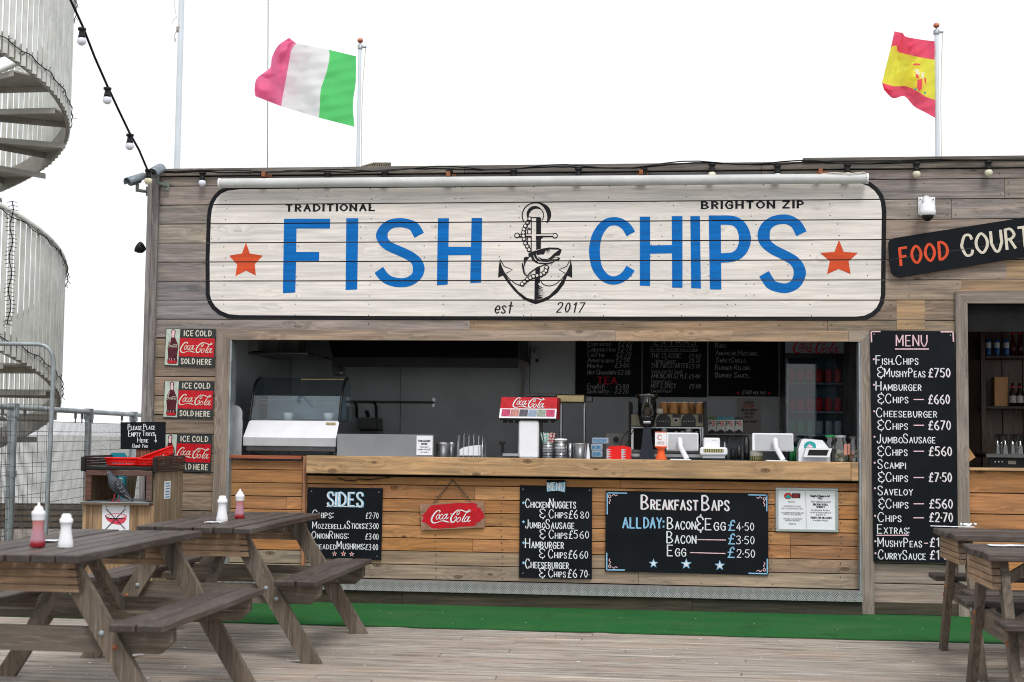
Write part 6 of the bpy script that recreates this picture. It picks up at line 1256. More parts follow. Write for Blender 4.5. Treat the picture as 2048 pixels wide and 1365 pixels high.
for i, x in enumerate((2026, 2040)):
    s_ = 1/ppm(Ys+.1, x); v = P(x, 712, Ys+.1); v.z = P(2000, 712, Ys).z+.002; q = thing('red_cola_bottle', ['dark bottle with a red cap behind the blue cans', 'dark bottle with a red cap at the right edge of the upper bar shelf'][i], 'bottle', v, 'red capped bottles'); MB().lathe([(0, 0), (6*s_, 0), (6.4*s_, 20*s_), (3*s_, 32*s_), (2.6*s_, 44*s_)], v, 10).build('bottle', M['tint_gloss'], q, color=(.05, .01, .01)); MB().lathe([(2.9*s_, 44*s_), (2.9*s_, 48*s_), (0, 48*s_)], v, 10).build('cap', M['red_plastic'], q)
o = thing('bar_machine', 'steel glass washer top with a dark control panel, in the bar', 'glass washer', P(2010, 935, .5)); pbox('front_panel', 'black_plastic', o, 1978, 918, 2200, 942, .5, .52, .003); pbox('top_plate', 'dark_steel', o, 1972, 909, 2200, 917, .45, .9, .003); pbox('switch_plate', 'switch_cream', o, 2016, 922, 2032, 929, .495, .499, .001)
for i in range(3): v = P(1990+i*7, 924, .497); MB().tube([v, v+Vector((0, -.01, 0))], .006, 8).build('knob', M['brushed_steel'], o)
zg = P(2010, 909, .6).z
for i, (x, Yg) in enumerate(((1992, .55), (2007, .52), (2022, .55), (2037, .53), (2000, .66), (2030, .66))):
    s_ = 1/ppm(Yg, x); v = P(x, 700, Yg); v.z = P(2010, 909, Yg).z+.002
    q = thing('pint_glass', ['upturned glass at the left end of the row in the bar', 'second upturned glass from the left in the front row', 'third upturned glass from the left in the front row', 'upturned glass at the right picture edge', 'upturned glass behind the first two', 'upturned glass behind the third and fourth'][i], 'glass', v, 'upturned glasses on the washer'); MB().lathe([(7*s_, 0), (5*s_, 40*s_), (0, 40*s_)], v, 14).build('glass', M['jar_glass'], q, fix=False)
o = thing('paper_corner', 'brown triangular paper sticking out at the left of the bar hatch', 'paper', P(1942, 912, 0)); MB().prism(F([(1938, 896), (1951, 915), (1938, 924)], .02), 'y', .02, .024).build('sheet', M['cardboard'], o)
# ================================================================== picnic tables
DKC = (.078, .062, .057)
def picnic(label, loc, rot, L=1.62, top_w=.34, spread=.705, zt2=.78, seat=.48, dark=DKC, inset=.19, foot=None, legw=.056):
    foot = foot or .665
    o = bpy.data.objects.new('picnic_table', None); COL.objects.link(o); tag(o, label, 'picnic table', 'timber picnic tables on the deck')
    def pb(mb, nm, mat, col): return mb.build(nm, M[mat], o, color=(lambda q: tuple(v*q for v in col))(random.uniform(.82, 1.15)))
    n = 6; w1 = (2*top_w-.014*(n-1))/n
    for i in range(n):
        x = -top_w+i*(w1+.014); e0, e1 = random.uniform(-.012, .012), random.uniform(-.012, .012)
        pb(MB().cbox(x, x+w1, -L/2+e0, L/2+e1, zt2-.036, zt2+random.uniform(-.002, .002), .005), 'tabletop_plank', 'dark_wood_y', dark)
    for sg in (-1, 1):
        for a, b in ((spread-.245, spread-.128), (spread-.118, spread)):
            e0 = random.uniform(-.01, .01); pb(MB().cbox(min(sg*a, sg*b), max(sg*a, sg*b), -L/2+.07+e0, L/2-.02-e0, seat-.034, seat, .006), 'seat_plank', 'dark_wood_y', dark)
    for sy in (-1, 1):
        yl = sy*(L/2-inset)
        for sx in (-1, 1):                                          # legs: sloping boards outside the cross beam
            a = Vector((sx*.20, yl, zt2-.038)); b_ = Vector((sx*foot, yl, 0)); wv = legw
            poly = [(a.x-sx*wv, a.z), (a.x+sx*wv, a.z), (b_.x+sx*wv, 0.0), (b_.x-sx*wv, 0.0)]
            pb(MB().prism(poly, 'y', yl-.021, yl+.021), 'leg', 'weathered_wood_z', (.185, .158, .13))
            for zz, off_ in ((.425, -.022), (.365, .022)):
                xx = a.x+(b_.x-a.x)*(1-zz/(zt2-.038))+sx*off_*.6
                q = Vector((xx, yl+sy*.021, zz)); MB().lathe([(.014, 0), (.012, .006), (.006, .009), (0, .009)], q, 10, Matrix.Rotation(R(-90*sy), 3, 'X')).build('bolt', M['rust' if random.random() < .6 else 'galvanised_steel'], o)
        yb = yl-sy*.045
        w_ = spread-.005; z1, z0 = seat-.037, seat-.148
        pb(MB().prism([(-w_, z1), (w_, z1), (w_, z0+.055), (w_-.06, z0), (-w_+.06, z0), (-w_, z0+.055)], 'y', yb-.0225, yb+.0225), 'cross_beam', 'weathered_wood_x', (.175, .15, .125))
        yr = yl+sy*.045; zA, zB = zt2-.175, zt2-.038                  # ribbed beam under the table end
        rb = MB(); tw = top_w-.07
        for q in range(4):
            za, zb2 = zA+q*(zB-zA)/4+.002, zA+(q+1)*(zB-zA)/4-.004; s1, s2 = .08*(1-q/4), .08*(1-(q+1)/4)
            rb.prism([(-tw-s1*.3, za), (tw+s1*.3, za), (tw+s2*.3, zb2), (-tw-s2*.3, zb2)], 'y', yr-.02-(q % 2)*.001, yr+.0215)
        rb.box(-tw+.03, tw-.03, yr-.012, yr+.012, zA+.004, zB-.002)
        pb(rb, 'ribbed_beam', 'new_wood_x', (.36, .26, .18))
        ya, yc = yb-sy*.03, sy*.06
        pb(MB().prism([(ya, seat-.06), (ya, seat-.14), (yc-sy*.03, zt2-.04), (yc+sy*.05, zt2-.04)], 'x', -.022, .022), 'brace', 'weathered_wood_z', (.19, .165, .14))
    pb(MB().cbox(-top_w+.02, top_w-.02, -.04, .04, zt2-.08, zt2-.038, .003), 'centre_batten', 'weathered_wood_x', (.2, .17, .13))
    pb(MB().cbox(-spread+.04, spread-.04, -.03, .03, seat-.075, seat-.037, .003), 'seat_batten', 'weathered_wood_x', (.16, .14, .11))
    o.location = loc; o.rotation_euler = (0, 0, rot); return o
T1 = picnic('nearest picnic table at the left, with a ketchup bottle and a white shaker on it', (-2.905, -4.26, 0), 0)
T2 = picnic('picnic table between the nearest left table and the kiosk counter', (-2.72, -2.33, 0), 0)
T3 = picnic('picnic table at the right, the one closer to the kiosk bar hatch', (2.42, -2.28, 0), R(90), spread=.63, inset=.10, foot=.57, legw=.042)
T4 = picnic('nearer picnic table at the right edge, in front of the other right table', (2.32, -3.64, 0), R(90), spread=.60, inset=.09, foot=.55, legw=.042)
ZT = .782
def bottle(label, px, py, h, kind):
    v = G(px, py, ZT); r = h*.155
    o = thing('sauce_bottle' if kind == 'k' else 'condiment_shaker', label, 'sauce bottle' if kind == 'k' else 'shaker', v, 'squeezy sauce bottles' if kind == 'k' else 'white plastic shakers')
    if kind == 'k':
        r = h*.17
        pf = [(r*.92, 0), (r, h*.02), (r*.98, h*.10), (r*.9, h*.22), (r*.7, h*.42), (r*.72, h*.55), (r*.8, h*.62)]
        s = NT('sauce_plastic') if 'sauce_plastic' not in M else None
        if s:
            M['sauce_plastic'] = s.m; tc = s.n('TexCoord').outputs['Object']; sp = s.n('SeparateXYZ'); s.l(tc, sp.inputs[0]); n2 = s.noise(s.co((30, 30, 8)), 1, 3)
            f = s.math('ADD', sp.outputs[2], s.math('MULTIPLY', n2, .02)); c = s.mix(s.mr(f, .03, .045), (.30, .012, .02), (.42, .2, .26)); c = s.mix(s.mr(f, .075, .13), c, (.55, .2, .18))
            s.l(c, s.b.inputs['Base Color']); s.b.inputs['Roughness'].default_value = .3; s.b.inputs['Subsurface Weight'].default_value = 0
        MB().lathe(pf, v, 20).build('bottle', M['sauce_plastic'], o)
        MB().lathe([(r*.82, h*.60), (r*.86, h*.62), (r*.84, h*.70), (r*.9, h*.72), (r*.9, h*.79), (r*.62, h*.83), (r*.5, h*.9), (r*.2, h*.93), (r*.1, h*1.0), (0, h)], v, 20).build('cap', M['white_plastic'], o)
    else:
        r = h*.225
        MB().lathe([(r*.95, 0), (r, h*.03), (r*.97, h*.14), (r*.8, h*.35), (r*.68, h*.55), (r*.74, h*.72), (r*.84, h*.74)], v, 20).build('body', M['white_plastic'], o)
        MB().lathe([(r*.86, h*.735), (r*.88, h*.76), (r*.82, h*.86), (r*.66, h*.87), (r*.64, h*.95), (r*.45, h), (0, h)], v, 20).build('cap', M['white_plastic'], o)
    return o
bottle('ketchup squeezy bottle on the nearest left table', 75, 1094, .205, 'k'); bottle('white shaker right of the ketchup bottle on the nearest left table', 131, 1095, .155, 's')
bottle('smaller looking ketchup bottle on the left table close to the kiosk', 479, 1037, .185, 'k'); bottle('white shaker left of the ketchup bottle on the left table close to the kiosk', 444, 1043, .155, 's')
for i, (px, py, rx, ry, lab) in enumerate(((428, 1045, .05, .035, 'crumpled white paper at the front corner of the left table close to the kiosk'), (95, 1082, .05, .04, 'white paper scrap between the ketchup bottle and the shaker'), (1905, 1054, .13, .035, 'white sheet lying on the right table closer to the kiosk'), (1938, 1052, .05, .03, 'folded white paper standing up at the corner of the further right table'), (2025, 1092, .12, .05, 'white sheet on the nearer right table'))):
    v = G(px, py, ZT+.003); mb = MB(); n = 7; vs = []
    for a in range(n):
        for b_ in range(n): vs.append((v.x+rx*(a/(n-1)*2-1), v.y+ry*(b_/(n-1)*2-1), v.z+random.uniform(0, .004 if i != 3 else .02)))
    mb.add(vs, [(a*n+b_, (a+1)*n+b_, (a+1)*n+b_+1, a*n+b_+1) for a in range(n-1) for b_ in range(n-1)]); tag(mb.build('paper_scrap', M['paper'], loc=v), lab, 'paper')
def fork(label, px, py, ang, s=1.):
    v = G(px, py, .004); mb = MB(); Mx = Matrix.Translation(v) @ Matrix.Rotation(ang, 4, 'Z')
    pts = [(-.085, .004), (-.03, .003), (.0, .004), (.015, .012), (.03, .0125)]
    top = [(x, w_, .006+.012*max(0, x+.02)*8) for x, w_ in pts]
    vs = [Mx @ Vector((x*s, sg*w_*s, z)) for x, w_, z in top for sg in (-1, 1)]+[Mx @ Vector((x*s, sg*w_*s, z-.002)) for x, w_, z in top for sg in (-1, 1)]
    n = len(pts); fs = []
    for i in range(n-1): a = i*2; fs += [(a, a+1, a+3, a+2), (2*n+a+1, 2*n+a, 2*n+a+2, 2*n+a+3), (a, a+2, 2*n+a+2, 2*n+a), (a+1, 2*n+a+1, 2*n+a+3, a+3)]
    mb.add(vs, fs)
    for k_ in range(4): y = -.011+k_*.0073; mb.box(.03*s, .06*s, (y-.0014)*s, (y+.0014)*s, .010, .0125, Mx)
    tag(mb.build('plastic_fork', M['white_plastic'], loc=v), label, 'fork')
fork('white plastic fork on the deck under the nearest left table', 262, 1314, R(35), 1.2); fork('clear plastic fork on the deck by the foot of the second left table', 590, 1324, R(-30), .8)
# ================================================================== tray station
YT0, YT1 = -1.1, -.5
X0 = P(166, 1000, YT0).x; X1 = P(308, 1000, YT0).x; zy = lambda y: P(240, y, YT0).z
ts = thing('tray_station', 'timber tray return station with dark slatted top guards, left of the kiosk', 'tray station', ((X0+X1)/2, (YT0+YT1)/2, 0))
OW = (.36, .25, .15)
for a, b_ in ((166, 186), (186, 206), (206, 232), (232, 259), (259, 267), (267, 308)):
    box('front_board', M['weathered_wood_z'], ts, P(a, 1000, YT0).x+.001, P(b_, 1000, YT0).x-.001, YT0, YT0+.018, 0.01, zy(1011), .002, (lambda q: tuple(v*q for v in OW))(random.uniform(.85, 1.15)))
d_ = (YT1-YT0)
for i in range(4):
    ya, yb = YT0+.02+i*(d_-.02)/4, YT0+.02+(i+1)*(d_-.02)/4-.002
    box('side_board', M['weathered_wood_z'], ts, X1-.018, X1, ya, yb, .01, zy(944), .002, (lambda q: tuple(v*q for v in (.31, .24, .17)))(random.uniform(.85, 1.15)))
    box('side_board', M['weathered_wood_z'], ts, X0, X0+.018, ya, yb, .01, zy(944), .002, (.3, .22, .14))
RB = (.10, .04, .028)
def fr_(a, b_, c, d2, nm='opening_frame'): xx0, xx1 = P(a, 970, YT0).x, P(c, 970, YT0).x; box(nm, M['dark_wood_x'], ts, xx0, xx1, YT0-.012, YT0+.012, zy(d2), zy(b_), .003, RB)
fr_(172, 941, 305, 952); fr_(172, 952.3, 184, 1002); fr_(293, 952.3, 305, 1002)
box('ledge', M['galvanised_steel'], ts, P(167, 1005, YT0).x, P(304, 1005, YT0).x, YT0-.06, YT1-.02, zy(1006), zy(1004), .002); box('ledge_front', M['weathered_wood_x'], ts, P(167, 1005, YT0).x, P(304, 1005, YT0).x, YT0-.058, YT0+.015, zy(1010), zy(1006.3), .002, (.16, .12, .09))
box('tray_top', M['black_plastic'], ts, X0-.003, X1-.02, YT0-.015, YT1, zy(940.5), zy(934), .004)
MB().box(X0+.02, P(222, 970, YT1).x, YT1-.02, YT1-.005, zy(1003), zy(941)).box(P(292, 970, YT1-.2).x, X1-.02, YT1-.22, YT1-.2, zy(1003), zy(941)).build('inner_panel', M['black_void'], ts)
for xg in (X0-.012, X1-.006):
    zA, zB = zy(944), zy(912)
    for i in range(6):
        z0_, z1_ = zA+(zB-zA)*i/6+.001, zA+(zB-zA)*(i+1)/6-.0015
        box('guard_slat', M['dark_wood_y'], ts, xg, xg+.022, YT0-.02+(.03 if i > 3 else 0), YT1, z0_, z1_, .003, (.045, .02, .015))
    box('guard_post', M['black_plastic'], ts, xg-.004, xg+.026, YT0-.025, YT0+.012, zA, zB-.01, .004)
lb = thing('small_white_label', 'narrow white printed label on the right side of the tray station', 'label', (X1+.002, (YT0+YT1)/2-.02, zy(980)))
yl0 = YT0+.2; MB().box(X1+.0005, X1+.002, yl0, yl0+.13, zy(1000), zy(964)).build('paper', M['paper'], lb)
pl = MB(); 
for i in range(6): z_ = zy(967+i*5.6); pl.box(X1+.002, X1+.0026, yl0+.025, yl0+.11, z_-.008, z_-.001)
pl.build('print', M['print_blue'], lb)
ps = thing('no_trays_poster', 'white poster of a red basket crossed out, on the front of the tray station', 'poster', P(231, 1038, YT0)); Yp = YT0-.006
MB().prism(F([(204.5, 1010), (259, 1010), (258, 1067), (204, 1067)], Yp), 'y', Yp, Yp+.003).build('sheet', M['paper'], ps)
plain('basket_pink', (.62, .06, .10), .7, var=.2, nscale=50)
shapes(ps, Yp, 'basket_pink', [[(210, 1031), (254, 1037), (248, 1046), (238, 1050), (225, 1048), (214, 1041)], circ(232, 1033, 22, 6)[:-1]]); shapes(ps, Yp, 'paper', [circ(232, 1032.5, 19.5, 4.2)[:-1]], lift=.0024); lines(ps, Yp-.0015, 'basket_pink', [[(x, 1029), (x+.5, 1034.5)] for x in range(216, 250, 3)], .8, name='basket_bar')
lines(ps, Yp-.003, 'print_black', [[(212, 1018), (250, 1058)], [(251, 1018), (211, 1059)]], 1.6, name='cross')
for x, y in ((213, 1014), (250, 1014), (212, 1063), (247, 1063)): v = P(x, y, Yp); MB().lathe([(.006, 0), (.004, .003)], v, 8, Matrix.Rotation(R(90), 3, 'X')).build('pin', M['dark_steel'], ps)
# post, sign, trays on the station
o = thing('empty_trays_sign', 'small black board asking for empty trays, above the red baskets', 'sign', P(285, 872, YT1-.05)); Y = YT1-.05
MB().prism(F([(241, 845), (330.5, 844), (330, 898), (241, 899)], Y), 'y', Y, Y+.012).build('board', M['chalkboard'], o)
wr(o, Y, 'chalk_white', [('Please', 256, 283, 860, 11), ('Place', 287, 310, 859, 10), ('Empty', 257, 281, 873, 11), ('Trays', 285, 309, 872, 10), ('Here', 275, 296, 885, 9), ('Thank', 263, 280, 895.5, 7, {'caps': False, 'slant': .3}), ('You', 283, 295, 895.5, 7, {'caps': False, 'slant': .3})], wt=.14)
lines(o, Y, 'chalk_white', [[(311.5, 869), (311.5, 883)], [(309.5, 881), (311.5, 885.5)], [(313.5, 881), (311.5, 885.5)]], 1.3)
zs_ = P(285, 898, Y).z
for i in range(4): box('support_slat', M['weathered_wood_z'], o, P(271, 900, Y).x+i*.028, P(271, 900, Y).x+i*.028+.026, Y+.014, Y+.034, zy(934)+.001, zs_+.02, .002, (.26, .12, .09))
box('support_post', M['dark_wood_z'], o, P(300, 900, Y).x, P(316, 900, Y).x, Y+.013, Y+.04, zy(934)+.001, zs_+.02, .003, (.09, .04, .03))
MB().tube([P(262, 934, Y-.02), P(267, 899, Y+.005)], .02, 4).build('bracket', M['galvanised_steel'], o)
def basket(label, c, a, b_, h, Mr=None):
    o = thing('red_basket', label, 'basket', c, 'red plastic food baskets'); Mr = Mr or Matrix.Identity(3); n = 22; mb = MB()
    def pt(t, k_, z): return Vector(c)+Mr @ Vector((a*k_*math.cos(t), b_*k_*math.sin(t), z))
    for z, k_ in ((h, 1.0), (h*.55, .93), (h*.15, .86)): mb.tube([pt(2*math.pi*i/n, k_, z) for i in range(n)], .006 if z == h else .003, 5, closed=True)
    for i in range(36): t = 2*math.pi*i/36; mb.tube([pt(t, 1, h), pt(t, .86, h*.15)], .003, 4)
    mb.build('basket_rim', M['red_plastic'], o); mb = MB(); v2 = [pt(2*math.pi*i/n, .99, h*.96) for i in range(n)]+[pt(2*math.pi*i/n, .93, h*.42) for i in range(n)]; mb.add(v2, [(i, (i+1) % n, n+(i+1) % n, n+i) for i in range(0, n)]); vs = [pt(2*math.pi*i/n, .87, h*.15) for i in range(n)]+[pt(2*math.pi*i/n, .78, 0) for i in range(n)]
    mb.add(vs, [(i, (i+1) % n, n+(i+1) % n, n+i) for i in range(n)]+[tuple(range(n, 2*n))]).build('basket_base', M['red_plastic'], o)
zt3 = zy(934)+.003
v = P(249, 930, -.85); basket('flat red basket at the front on top of the tray station', (v.x, -.88, zt3), .135, .085, .055)
v = P(312, 925, -.8); basket('red basket tilted up on the right of the tray station top', (v.x+.02, -.78, zt3+.05), .125, .09, .06, Matrix.Rotation(R(-20), 3, 'Y') @ Matrix.Rotation(R(8), 3, 'X'))
v = P(300, 925, -.8); basket('red basket under the tilted one on the tray station', (v.x-.0, -.84, zt3), .11, .085, .05)
plain('teal_plastic', (.01, .22, .28), .5, var=.1)
o = thing('teal_tray', 'teal plastic tray standing behind the flat red basket', 'tray', (P(236, 920, -.6).x, -.6, zt3)); MB().prism(F([(221, 934), (221, 909), (224, 906), (248, 906), (252, 912), (254, 934)], -.6), 'y', -.6, -.585).build('tray', M['teal_plastic'], o)
o = thing('teal_sign', 'teal sign with a white letter seen through the tray station opening', 'sign', (P(240, 980, -.3).x, -.3, 0)); MB().prism(F([(228, 952), (250, 950), (249, 1010), (228, 1010)], -.3), 'y', -.3, -.28).build('panel', M['teal_plastic'], o); wr(o, -.3, 'chalk_white', [('S', 239, 245, 967, 10)], wt=.22)
o = thing('leaning_boards', 'grey and brown boards leaning behind the tray station', 'boards', (P(262, 980, -.25).x, -.25, 0))
MB().prism(F([(250, 950), (258, 950), (250, 1010), (243, 1010)], -.26), 'y', -.26, -.24).build('board', M['weathered_wood_z'], o, color=(.2, .2, .21)); MB().prism(F([(259, 950), (272, 950), (264, 1010), (251, 1010)], -.25), 'y', -.25, -.22).build('board', M['weathered_wood_z'], o, color=(.12, .095, .06))
# pigeon on the ledge
Yg = YT0-.035; s_ = 1/ppm(Yg, 235); pg = thing('pigeon', 'grey pigeon with dark wings standing on the tray station ledge', 'pigeon', P(233, 1004, Yg))
def PP_(x, y, dy=0): v = P(x, y, Yg); v.y += dy; return v
plain('pigeon_grey', (.055, .065, .08), .6, var=.35, nscale=25); plain('pigeon_dark', (.02, .022, .03), .5, var=.5, nscale=60); plain('pigeon_leg', (.4, .05, .06), .6); plain('pigeon_light', (.3, .3, .28), .6)
sp = [(266, 1003, 1.5), (258, 997, 3.5), (249, 989.5, 7), (241, 981, 11), (234, 972.5, 13.5), (228.5, 965, 12.8), (224.5, 958.5, 9.8), (221.5, 953, 7.2), (219.5, 949.5, 6.2), (217.8, 947.2, 5.8), (215.8, 946.8, 5), (213.6, 947.6, 3.2), (212.4, 948.2, 1.6)]
q = catmull([tuple(map(float, t)) for t in sp], 3); MB().tube([PP_(a, b_) for a, b_, r in q], [r*s_*.93 for a, b_, r in q], 14).build('body', M['pigeon_grey'], pg)
MB().tube([PP_(213.4, 948), PP_(210.6, 949.3), PP_(209.6, 950.2)], [1.5*s_, 1.0*s_, .4*s_], 6).build('beak', M['pigeon_light'], pg); MB().ball(PP_(217, 946.6, -5.1*s_), 1*s_, 8).build('eye', M['orange_plastic'], pg)
for sd_ in (-1, 1):
    wq = [(229, 962, 3), (234, 968, 6.5), (241, 977, 7.5), (249, 987, 5.5), (257, 995, 3), (264, 1001, 1)]; wq = catmull([tuple(map(float, t)) for t in wq], 3); mb = MB(); n = 8; vs = []
    for a, b_, r in wq:
        for k_ in range(n): t = 2*math.pi*k_/n; vs.append(PP_(a+r*.55*math.cos(t), b_-r*.75*math.cos(t), sd_*(min(11.3, r*.9+4.6)*s_)+2.2*s_*math.sin(t)))
    fs = [(i*n+k_, i*n+(k_+1) % n, (i+1)*n+(k_+1) % n, (i+1)*n+k_) for i in range(len(wq)-1) for k_ in range(n)]; mb.add(vs, fs, True).build('wing', M['pigeon_dark'], pg)
k = Ink(Yg-13.8*s_, lift=0)
for a in (((233, 966), (236, 971), (238, 968)), ((236, 975), (240, 978), (244, 974)), ((240, 983), (245, 985), (249, 981)), ((250, 991), (256, 995), (261, 1000))): k.stroke(F(list(a), Yg-13.8*s_), .9*s_)
k.build('wing_marking', M['pigeon_light'], pg)
for (x0, x1) in ((229, 226), (239, 237)):
    MB().tube([PP_(x0, 989), PP_(x0, 994), PP_(x1, 1001), PP_(x1, 1003.5)], [2*s_, 1.1*s_, .9*s_, .9*s_], 6).tube([PP_(x1, 1003.3), PP_(x1-5, 1004.5, -.006)], .7*s_, 5).tube([PP_(x1, 1003.3), PP_(x1-2, 1004.5, -.02)], .7*s_, 5).tube([PP_(x1, 1003.3), PP_(x1+3, 1004.5, .01)], .7*s_, 5).build('leg', M['pigeon_leg'], pg)
# ================================================================== railing, fence panel, far hoarding
GS = M['galvanised_steel']
A = D(0, 862, 10.9); B = D(275, 862, 15.4); A.z = B.z = 0
dirv = (B-A).normalized()
def along(px):
    lo, hi = -3., 12.
    for _ in range(40):
        m_ = (lo+hi)/2; q = A+dirv*m_; d = q+Vector((0, 0, 1.3))-CAM; x = CX+FPX*d.dot(RT)/d.dot(_f)
        if x < px: lo = m_
        else: hi = m_
    return A+dirv*lo
rl = thing('pier_railing', 'galvanised tube railing with wire mesh panels running back left of the kiosk', 'railing', (A.x, A.y, 0))
e0, e1 = along(-60), along(330); zr_ = 1.505
MB().tube([e0+Vector((0, 0, zr_)), e1+Vector((0, 0, zr_))], .024, 10).build('top_rail', GS, rl)
MB().tube([e0+Vector((0, 0, .12)), e1+Vector((0, 0, .12))], .018, 8).build('bottom_rail', GS, rl)
for px in (25, 176, 266):
    q = along(px); MB().tube([q, q+Vector((0, 0, zr_))], .034 if px < 100 else .032, 10).build('post', GS, rl); MB().tube([q+Vector((0, 0, zr_-.075)), q+Vector((0, 0, zr_+.03))], .045, 10).tube([q+Vector((0, 0, zr_))-dirv*.05, q+Vector((0, 0, zr_))+dirv*.05], .033, 10).build('clamp', GS, rl)
    MB().tube([q+Vector((0, 0, .95)), q+Vector((0, 0, 1.0))], .042, 8).build('clamp', GS, rl)
for px in (4, 48, 150, 163, 184, 243): q = along(px)+Vector((0, 0, zr_)); MB().tube([q, q-Vector((0, 0, .07))], .012, 6).tube([q-Vector((0, 0, .04)), q-Vector((0, 0, .11))], .006, 5).build('mesh_hook', M['dark_steel'], rl)
mm = MB(); L0 = (e1-e0).length; ztop_, zbot = 1.40, .1
n = int(L0/.028)
for i in range(n+1): q = e0+dirv*(L0*i/n); mm.tube([q+Vector((0, 0, zbot)), q+Vector((0, 0, ztop_))], .0022, 3, cap=False)
for i in range(16): z = zbot+(ztop_-zbot)*i/15; mm.tube([e0+Vector((0, 0, z)), e1+Vector((0, 0, z))], .0026, 3, cap=False)
tag(mm.build('wire_mesh', M['dark_steel'], rl, fix=False), kind='stuff')
hp = thing('fence_panel', 'tall temporary fence panel with a rounded top corner in front of the spiral stair', 'fence panel', D(60, 1080, 10.6)); dz_ = 10.6
out = [D(-60, 687, dz_), D(40, 688, dz_), D(78, 689, dz_), D(90, 692, dz_), D(99, 699, dz_), D(105, 710, dz_), D(107, 725, dz_), D(106, 770, dz_), D(99, 920, dz_), D(89, 1120, dz_)]
MB().tube(out, .017, 10).build('frame', GS, hp)
pm = MB()
for i in range(17): x = -52+i*9.4; xb = x-12*(x+60)/167; pm.tube([D(x, 690+(max(0, x-80)*.45), dz_), D(xb, 1110, dz_)], .0016, 3, cap=False)
for y in (748, 810, 872, 934, 996, 1058): pm.tube([D(-55, y, dz_), D(107-(y-700)*.045, y, dz_)], .0016, 3, cap=False)
pm.build('wire_mesh', M['dark_steel'], hp, fix=False)
gp = thing('gate_frame', 'thin tube gate frame with a rounded lower corner at the far left', 'gate', D(0, 1075, 11.3)); MB().tube([D(-50, 832, 11.3), D(8, 833, 11.3), D(15, 838, 11.3), D(17, 850, 11.3), D(17, 1055, 11.3), D(14, 1068, 11.3), D(5, 1073, 11.3), D(-50, 1074, 11.3)], .009, 8).build('frame', GS, gp)
pm = MB()
for i in range(7): pm.tube([D(-42+i*9, 834, 11.3), D(-42+i*9, 1072, 11.3)], .0015, 3, cap=False)
for i in range(12): pm.tube([D(-45, 850+i*19, 11.3), D(17, 850+i*19, 11.3)], .0015, 3, cap=False)
pm.build('wire_mesh', M['dark_steel'], gp, fix=False)
hw = thing('white_hoarding', 'white boarded hoarding above dark timber slats, far behind the railing', 'hoarding', D(150, 1058, 19))
pA, pB = D(-120, 862, 19), D(330, 862, 19.3); dv = (pB-pA); Lh = dv.length; dv.normalize(); nv = Vector((dv.y, -dv.x, 0)).normalized(); nb_ = int(Lh/.125)
RM = lambda q: Matrix.Translation((q.x, q.y, 0)) @ Matrix.Rotation(math.atan2(dv.y, dv.x), 4, 'Z')
for i in range(nb_):
    q = pA+dv*(i*.125); MB().cbox(0, .121, 0, .02, .34, 1.27-.0004*(i-12)**2, .003, RM(q)).build('board', M['hoarding_paint'], hw, fix=False)
for i in range(4): MB().cbox(0, Lh, 0, .03, .02+i*.08, .02+i*.08+.06, .004, RM(pA)).build('slat', M['weathered_wood_x'], hw, color=(.12, .09, .06), fix=False)
MB().box(0, Lh, .04, .06, 0, .34, RM(pA)).build('backing', M['black_void'], hw)
# ================================================================== spiral stair
RS = 1.1; edge_p = D(108, 862, 13.1); cst = edge_p-RT*RS; cst.z = 0
ss = thing('spiral_stair', 'white spiral staircase with slatted balustrade and dark fairy light wire', 'spiral stair', (cst.x, cst.y, 0))
base_a = math.atan2(RT.y, RT.x)
PITCH = 2.63; Z0s = 1.32+(862-215)/215.3+.13
def hp_(phi, r=RS, dz=0.): a = base_a+R(phi); return Vector((cst.x+r*math.cos(a), cst.y+r*math.sin(a), Z0s-PITCH*phi/360+dz))
# near side is reached at negative phi (towards the camera)
nsl = 0; phi = -170.; stp = 360/111.
while phi < 560:
    a = base_a+R(phi); zlo = Z0s-PITCH*phi/360-.10; zhi = zlo+1.26
    if zlo < .05: zlo = .05
    if zhi > zlo+.1 and zlo < 6.2 and nsl < 298:
        Mr = Matrix.Translation((cst.x+RS*math.cos(a), cst.y+RS*math.sin(a), 0)) @ Matrix.Rotation(a+math.pi/2, 4, 'Z') @ Matrix.Rotation(random.uniform(-.05, .05), 4, 'Z')
        MB().box(-.022, .022, -.006, .006, zlo+random.uniform(-.004, .004), zhi, Mr).build('slat', M['white_paint'], ss, fix=False); nsl += 1
    phi += stp
st_mb = MB(); vs = []; ns = 150
for i in range(ns+1):
    ph = -175+735*i/ns
    for r_, dz in ((RS-.012, -.11), (RS-.012, .09), (RS-.035, .09), (RS-.035, -.11)): vs.append(hp_(ph, r_, dz))
st_mb.add(vs, [(i*4+k_, i*4+(k_+1) % 4, (i+1)*4+(k_+1) % 4, (i+1)*4+k_) for i in range(ns) for k_ in range(4)]).build('stringer', M['stair_paint'], ss)
MB().tube([hp_(-175+735*i/ns, RS, 1.17) for i in range(ns+1)], .026, 8).build('handrail', M['white_paint'], ss)
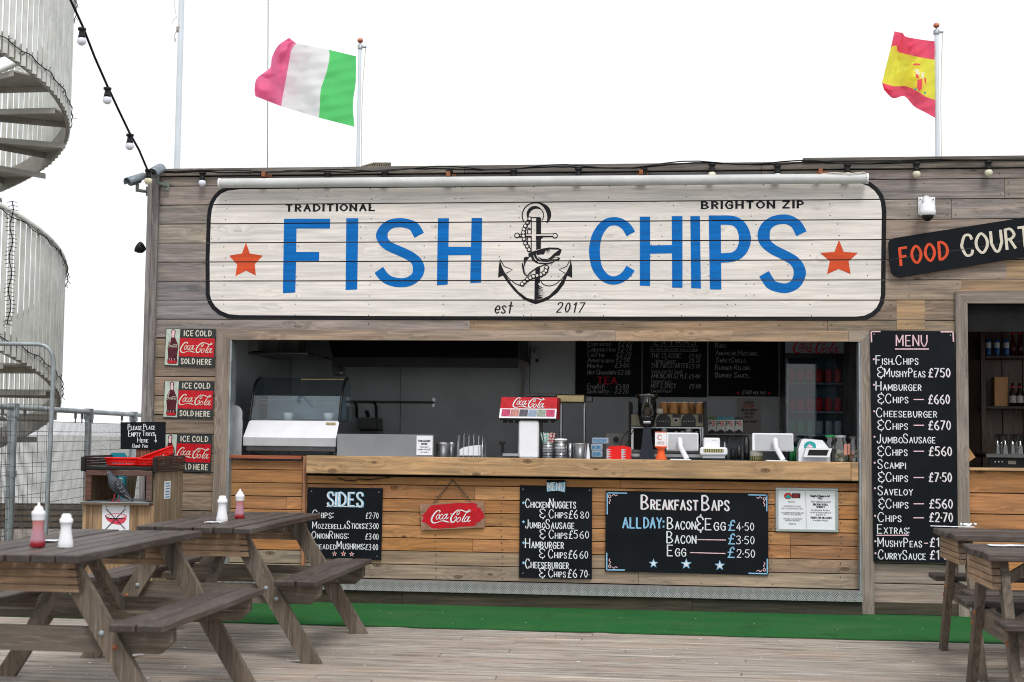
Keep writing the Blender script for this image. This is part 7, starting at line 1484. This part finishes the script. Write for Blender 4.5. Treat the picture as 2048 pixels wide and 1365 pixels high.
for k_ in range(25):
    ph = -188+k_*30; zc_ = hp_(ph).z+.0
    if zc_ < .05: break
    pts = []; 
    for t in range(6): pts.append(hp_(ph-30*t/5, RS-.03))
    inn = [hp_(ph-30*t/5, .07) for t in range(6)]
    poly = [(p.x, p.y) for p in pts]+[(p.x, p.y) for p in reversed(inn)]
    MB().prism(poly, 'z', zc_+.02, zc_+.035).build('tread', M['stair_paint'], ss)
    a = hp_(ph, RS-.03); b_ = hp_(ph, .07); dd = (a-b_); dd.z = 0; L = dd.length; Mx = Matrix.Translation((b_.x, b_.y, zc_-.035)) @ Matrix.Rotation(math.atan2(dd.y, dd.x), 4, 'Z')
    MB().cbox(0, L, -.006, .006, 0, .055, .002, Mx).build('tread_lip', M['stair_paint'], ss)
    a = hp_(ph-30, RS-.03); b_ = hp_(ph-30, .07); dd = (a-b_); dd.z = 0; Mx = Matrix.Translation((b_.x, b_.y, zc_-.02)) @ Matrix.Rotation(math.atan2(dd.y, dd.x), 4, 'Z'); MB().cbox(0, L, -.006, .006, 0, .04, .002, Mx).build('tread_lip', M['stair_paint'], ss)
MB().tube([(cst.x, cst.y, 0), (cst.x, cst.y, 7)], .07, 12).build('centre_column', M['white_paint'], ss)
fw_ = MB()
for dz, r_ in ((1.12, RS+.03), (.02, RS+.02)):
    pts = [hp_(-175+735*i/400, r_+.006*math.sin(i*1.7), dz+.012*math.sin(i*.9)) for i in range(401)]; fw_.tube(pts, .005, 4, cap=False)
    for i in range(0, 400, 1):
        if random.random() < .75: p = pts[i]; e = Vector((random.uniform(-.5, .5), random.uniform(-.5, .5), random.uniform(-1, .6))).normalized()*.04; fw_.tube([p, p+e], .0032, 3, cap=False)
pts = [D(24-i*.05*4+3*math.sin(i*.8), 403+i*8.2, 12.02) for i in range(31)]; fw_.tube(pts, .005, 4, cap=False)
for p in pts:
    for sg in (-1, 1): fw_.tube([p, p+RT*sg*.04+Vector((0, 0, -.01))], .0032, 3, cap=False)
tag(fw_.build('fairy_light_wire', M['cable_black'], ss, fix=False), kind='stuff')

# small litter and grit on the deck and the carpet edge
lt = MB()
for i in range(110):
    x, y = random.uniform(-4.2, 3.4), random.uniform(-5.2, -.25); r = random.choice((.003, .004, .005, .009)) if y < -1.2 else .0025; z = .0105 if y > -1.2 else .0015; a = random.uniform(0, 6.28); e = random.uniform(.3, 1)
    lt.box(-r, r, -r*e, r*e, 0, .0025, Matrix.Translation((x, y, z)) @ Matrix.Rotation(a, 4, 'Z'))
tag(lt.build('litter', M['paper'], loc=(0, -2.5, 0), fix=False), 'scattered crumbs and tiny paper bits on the deck and carpet', 'litter', kind='stuff')
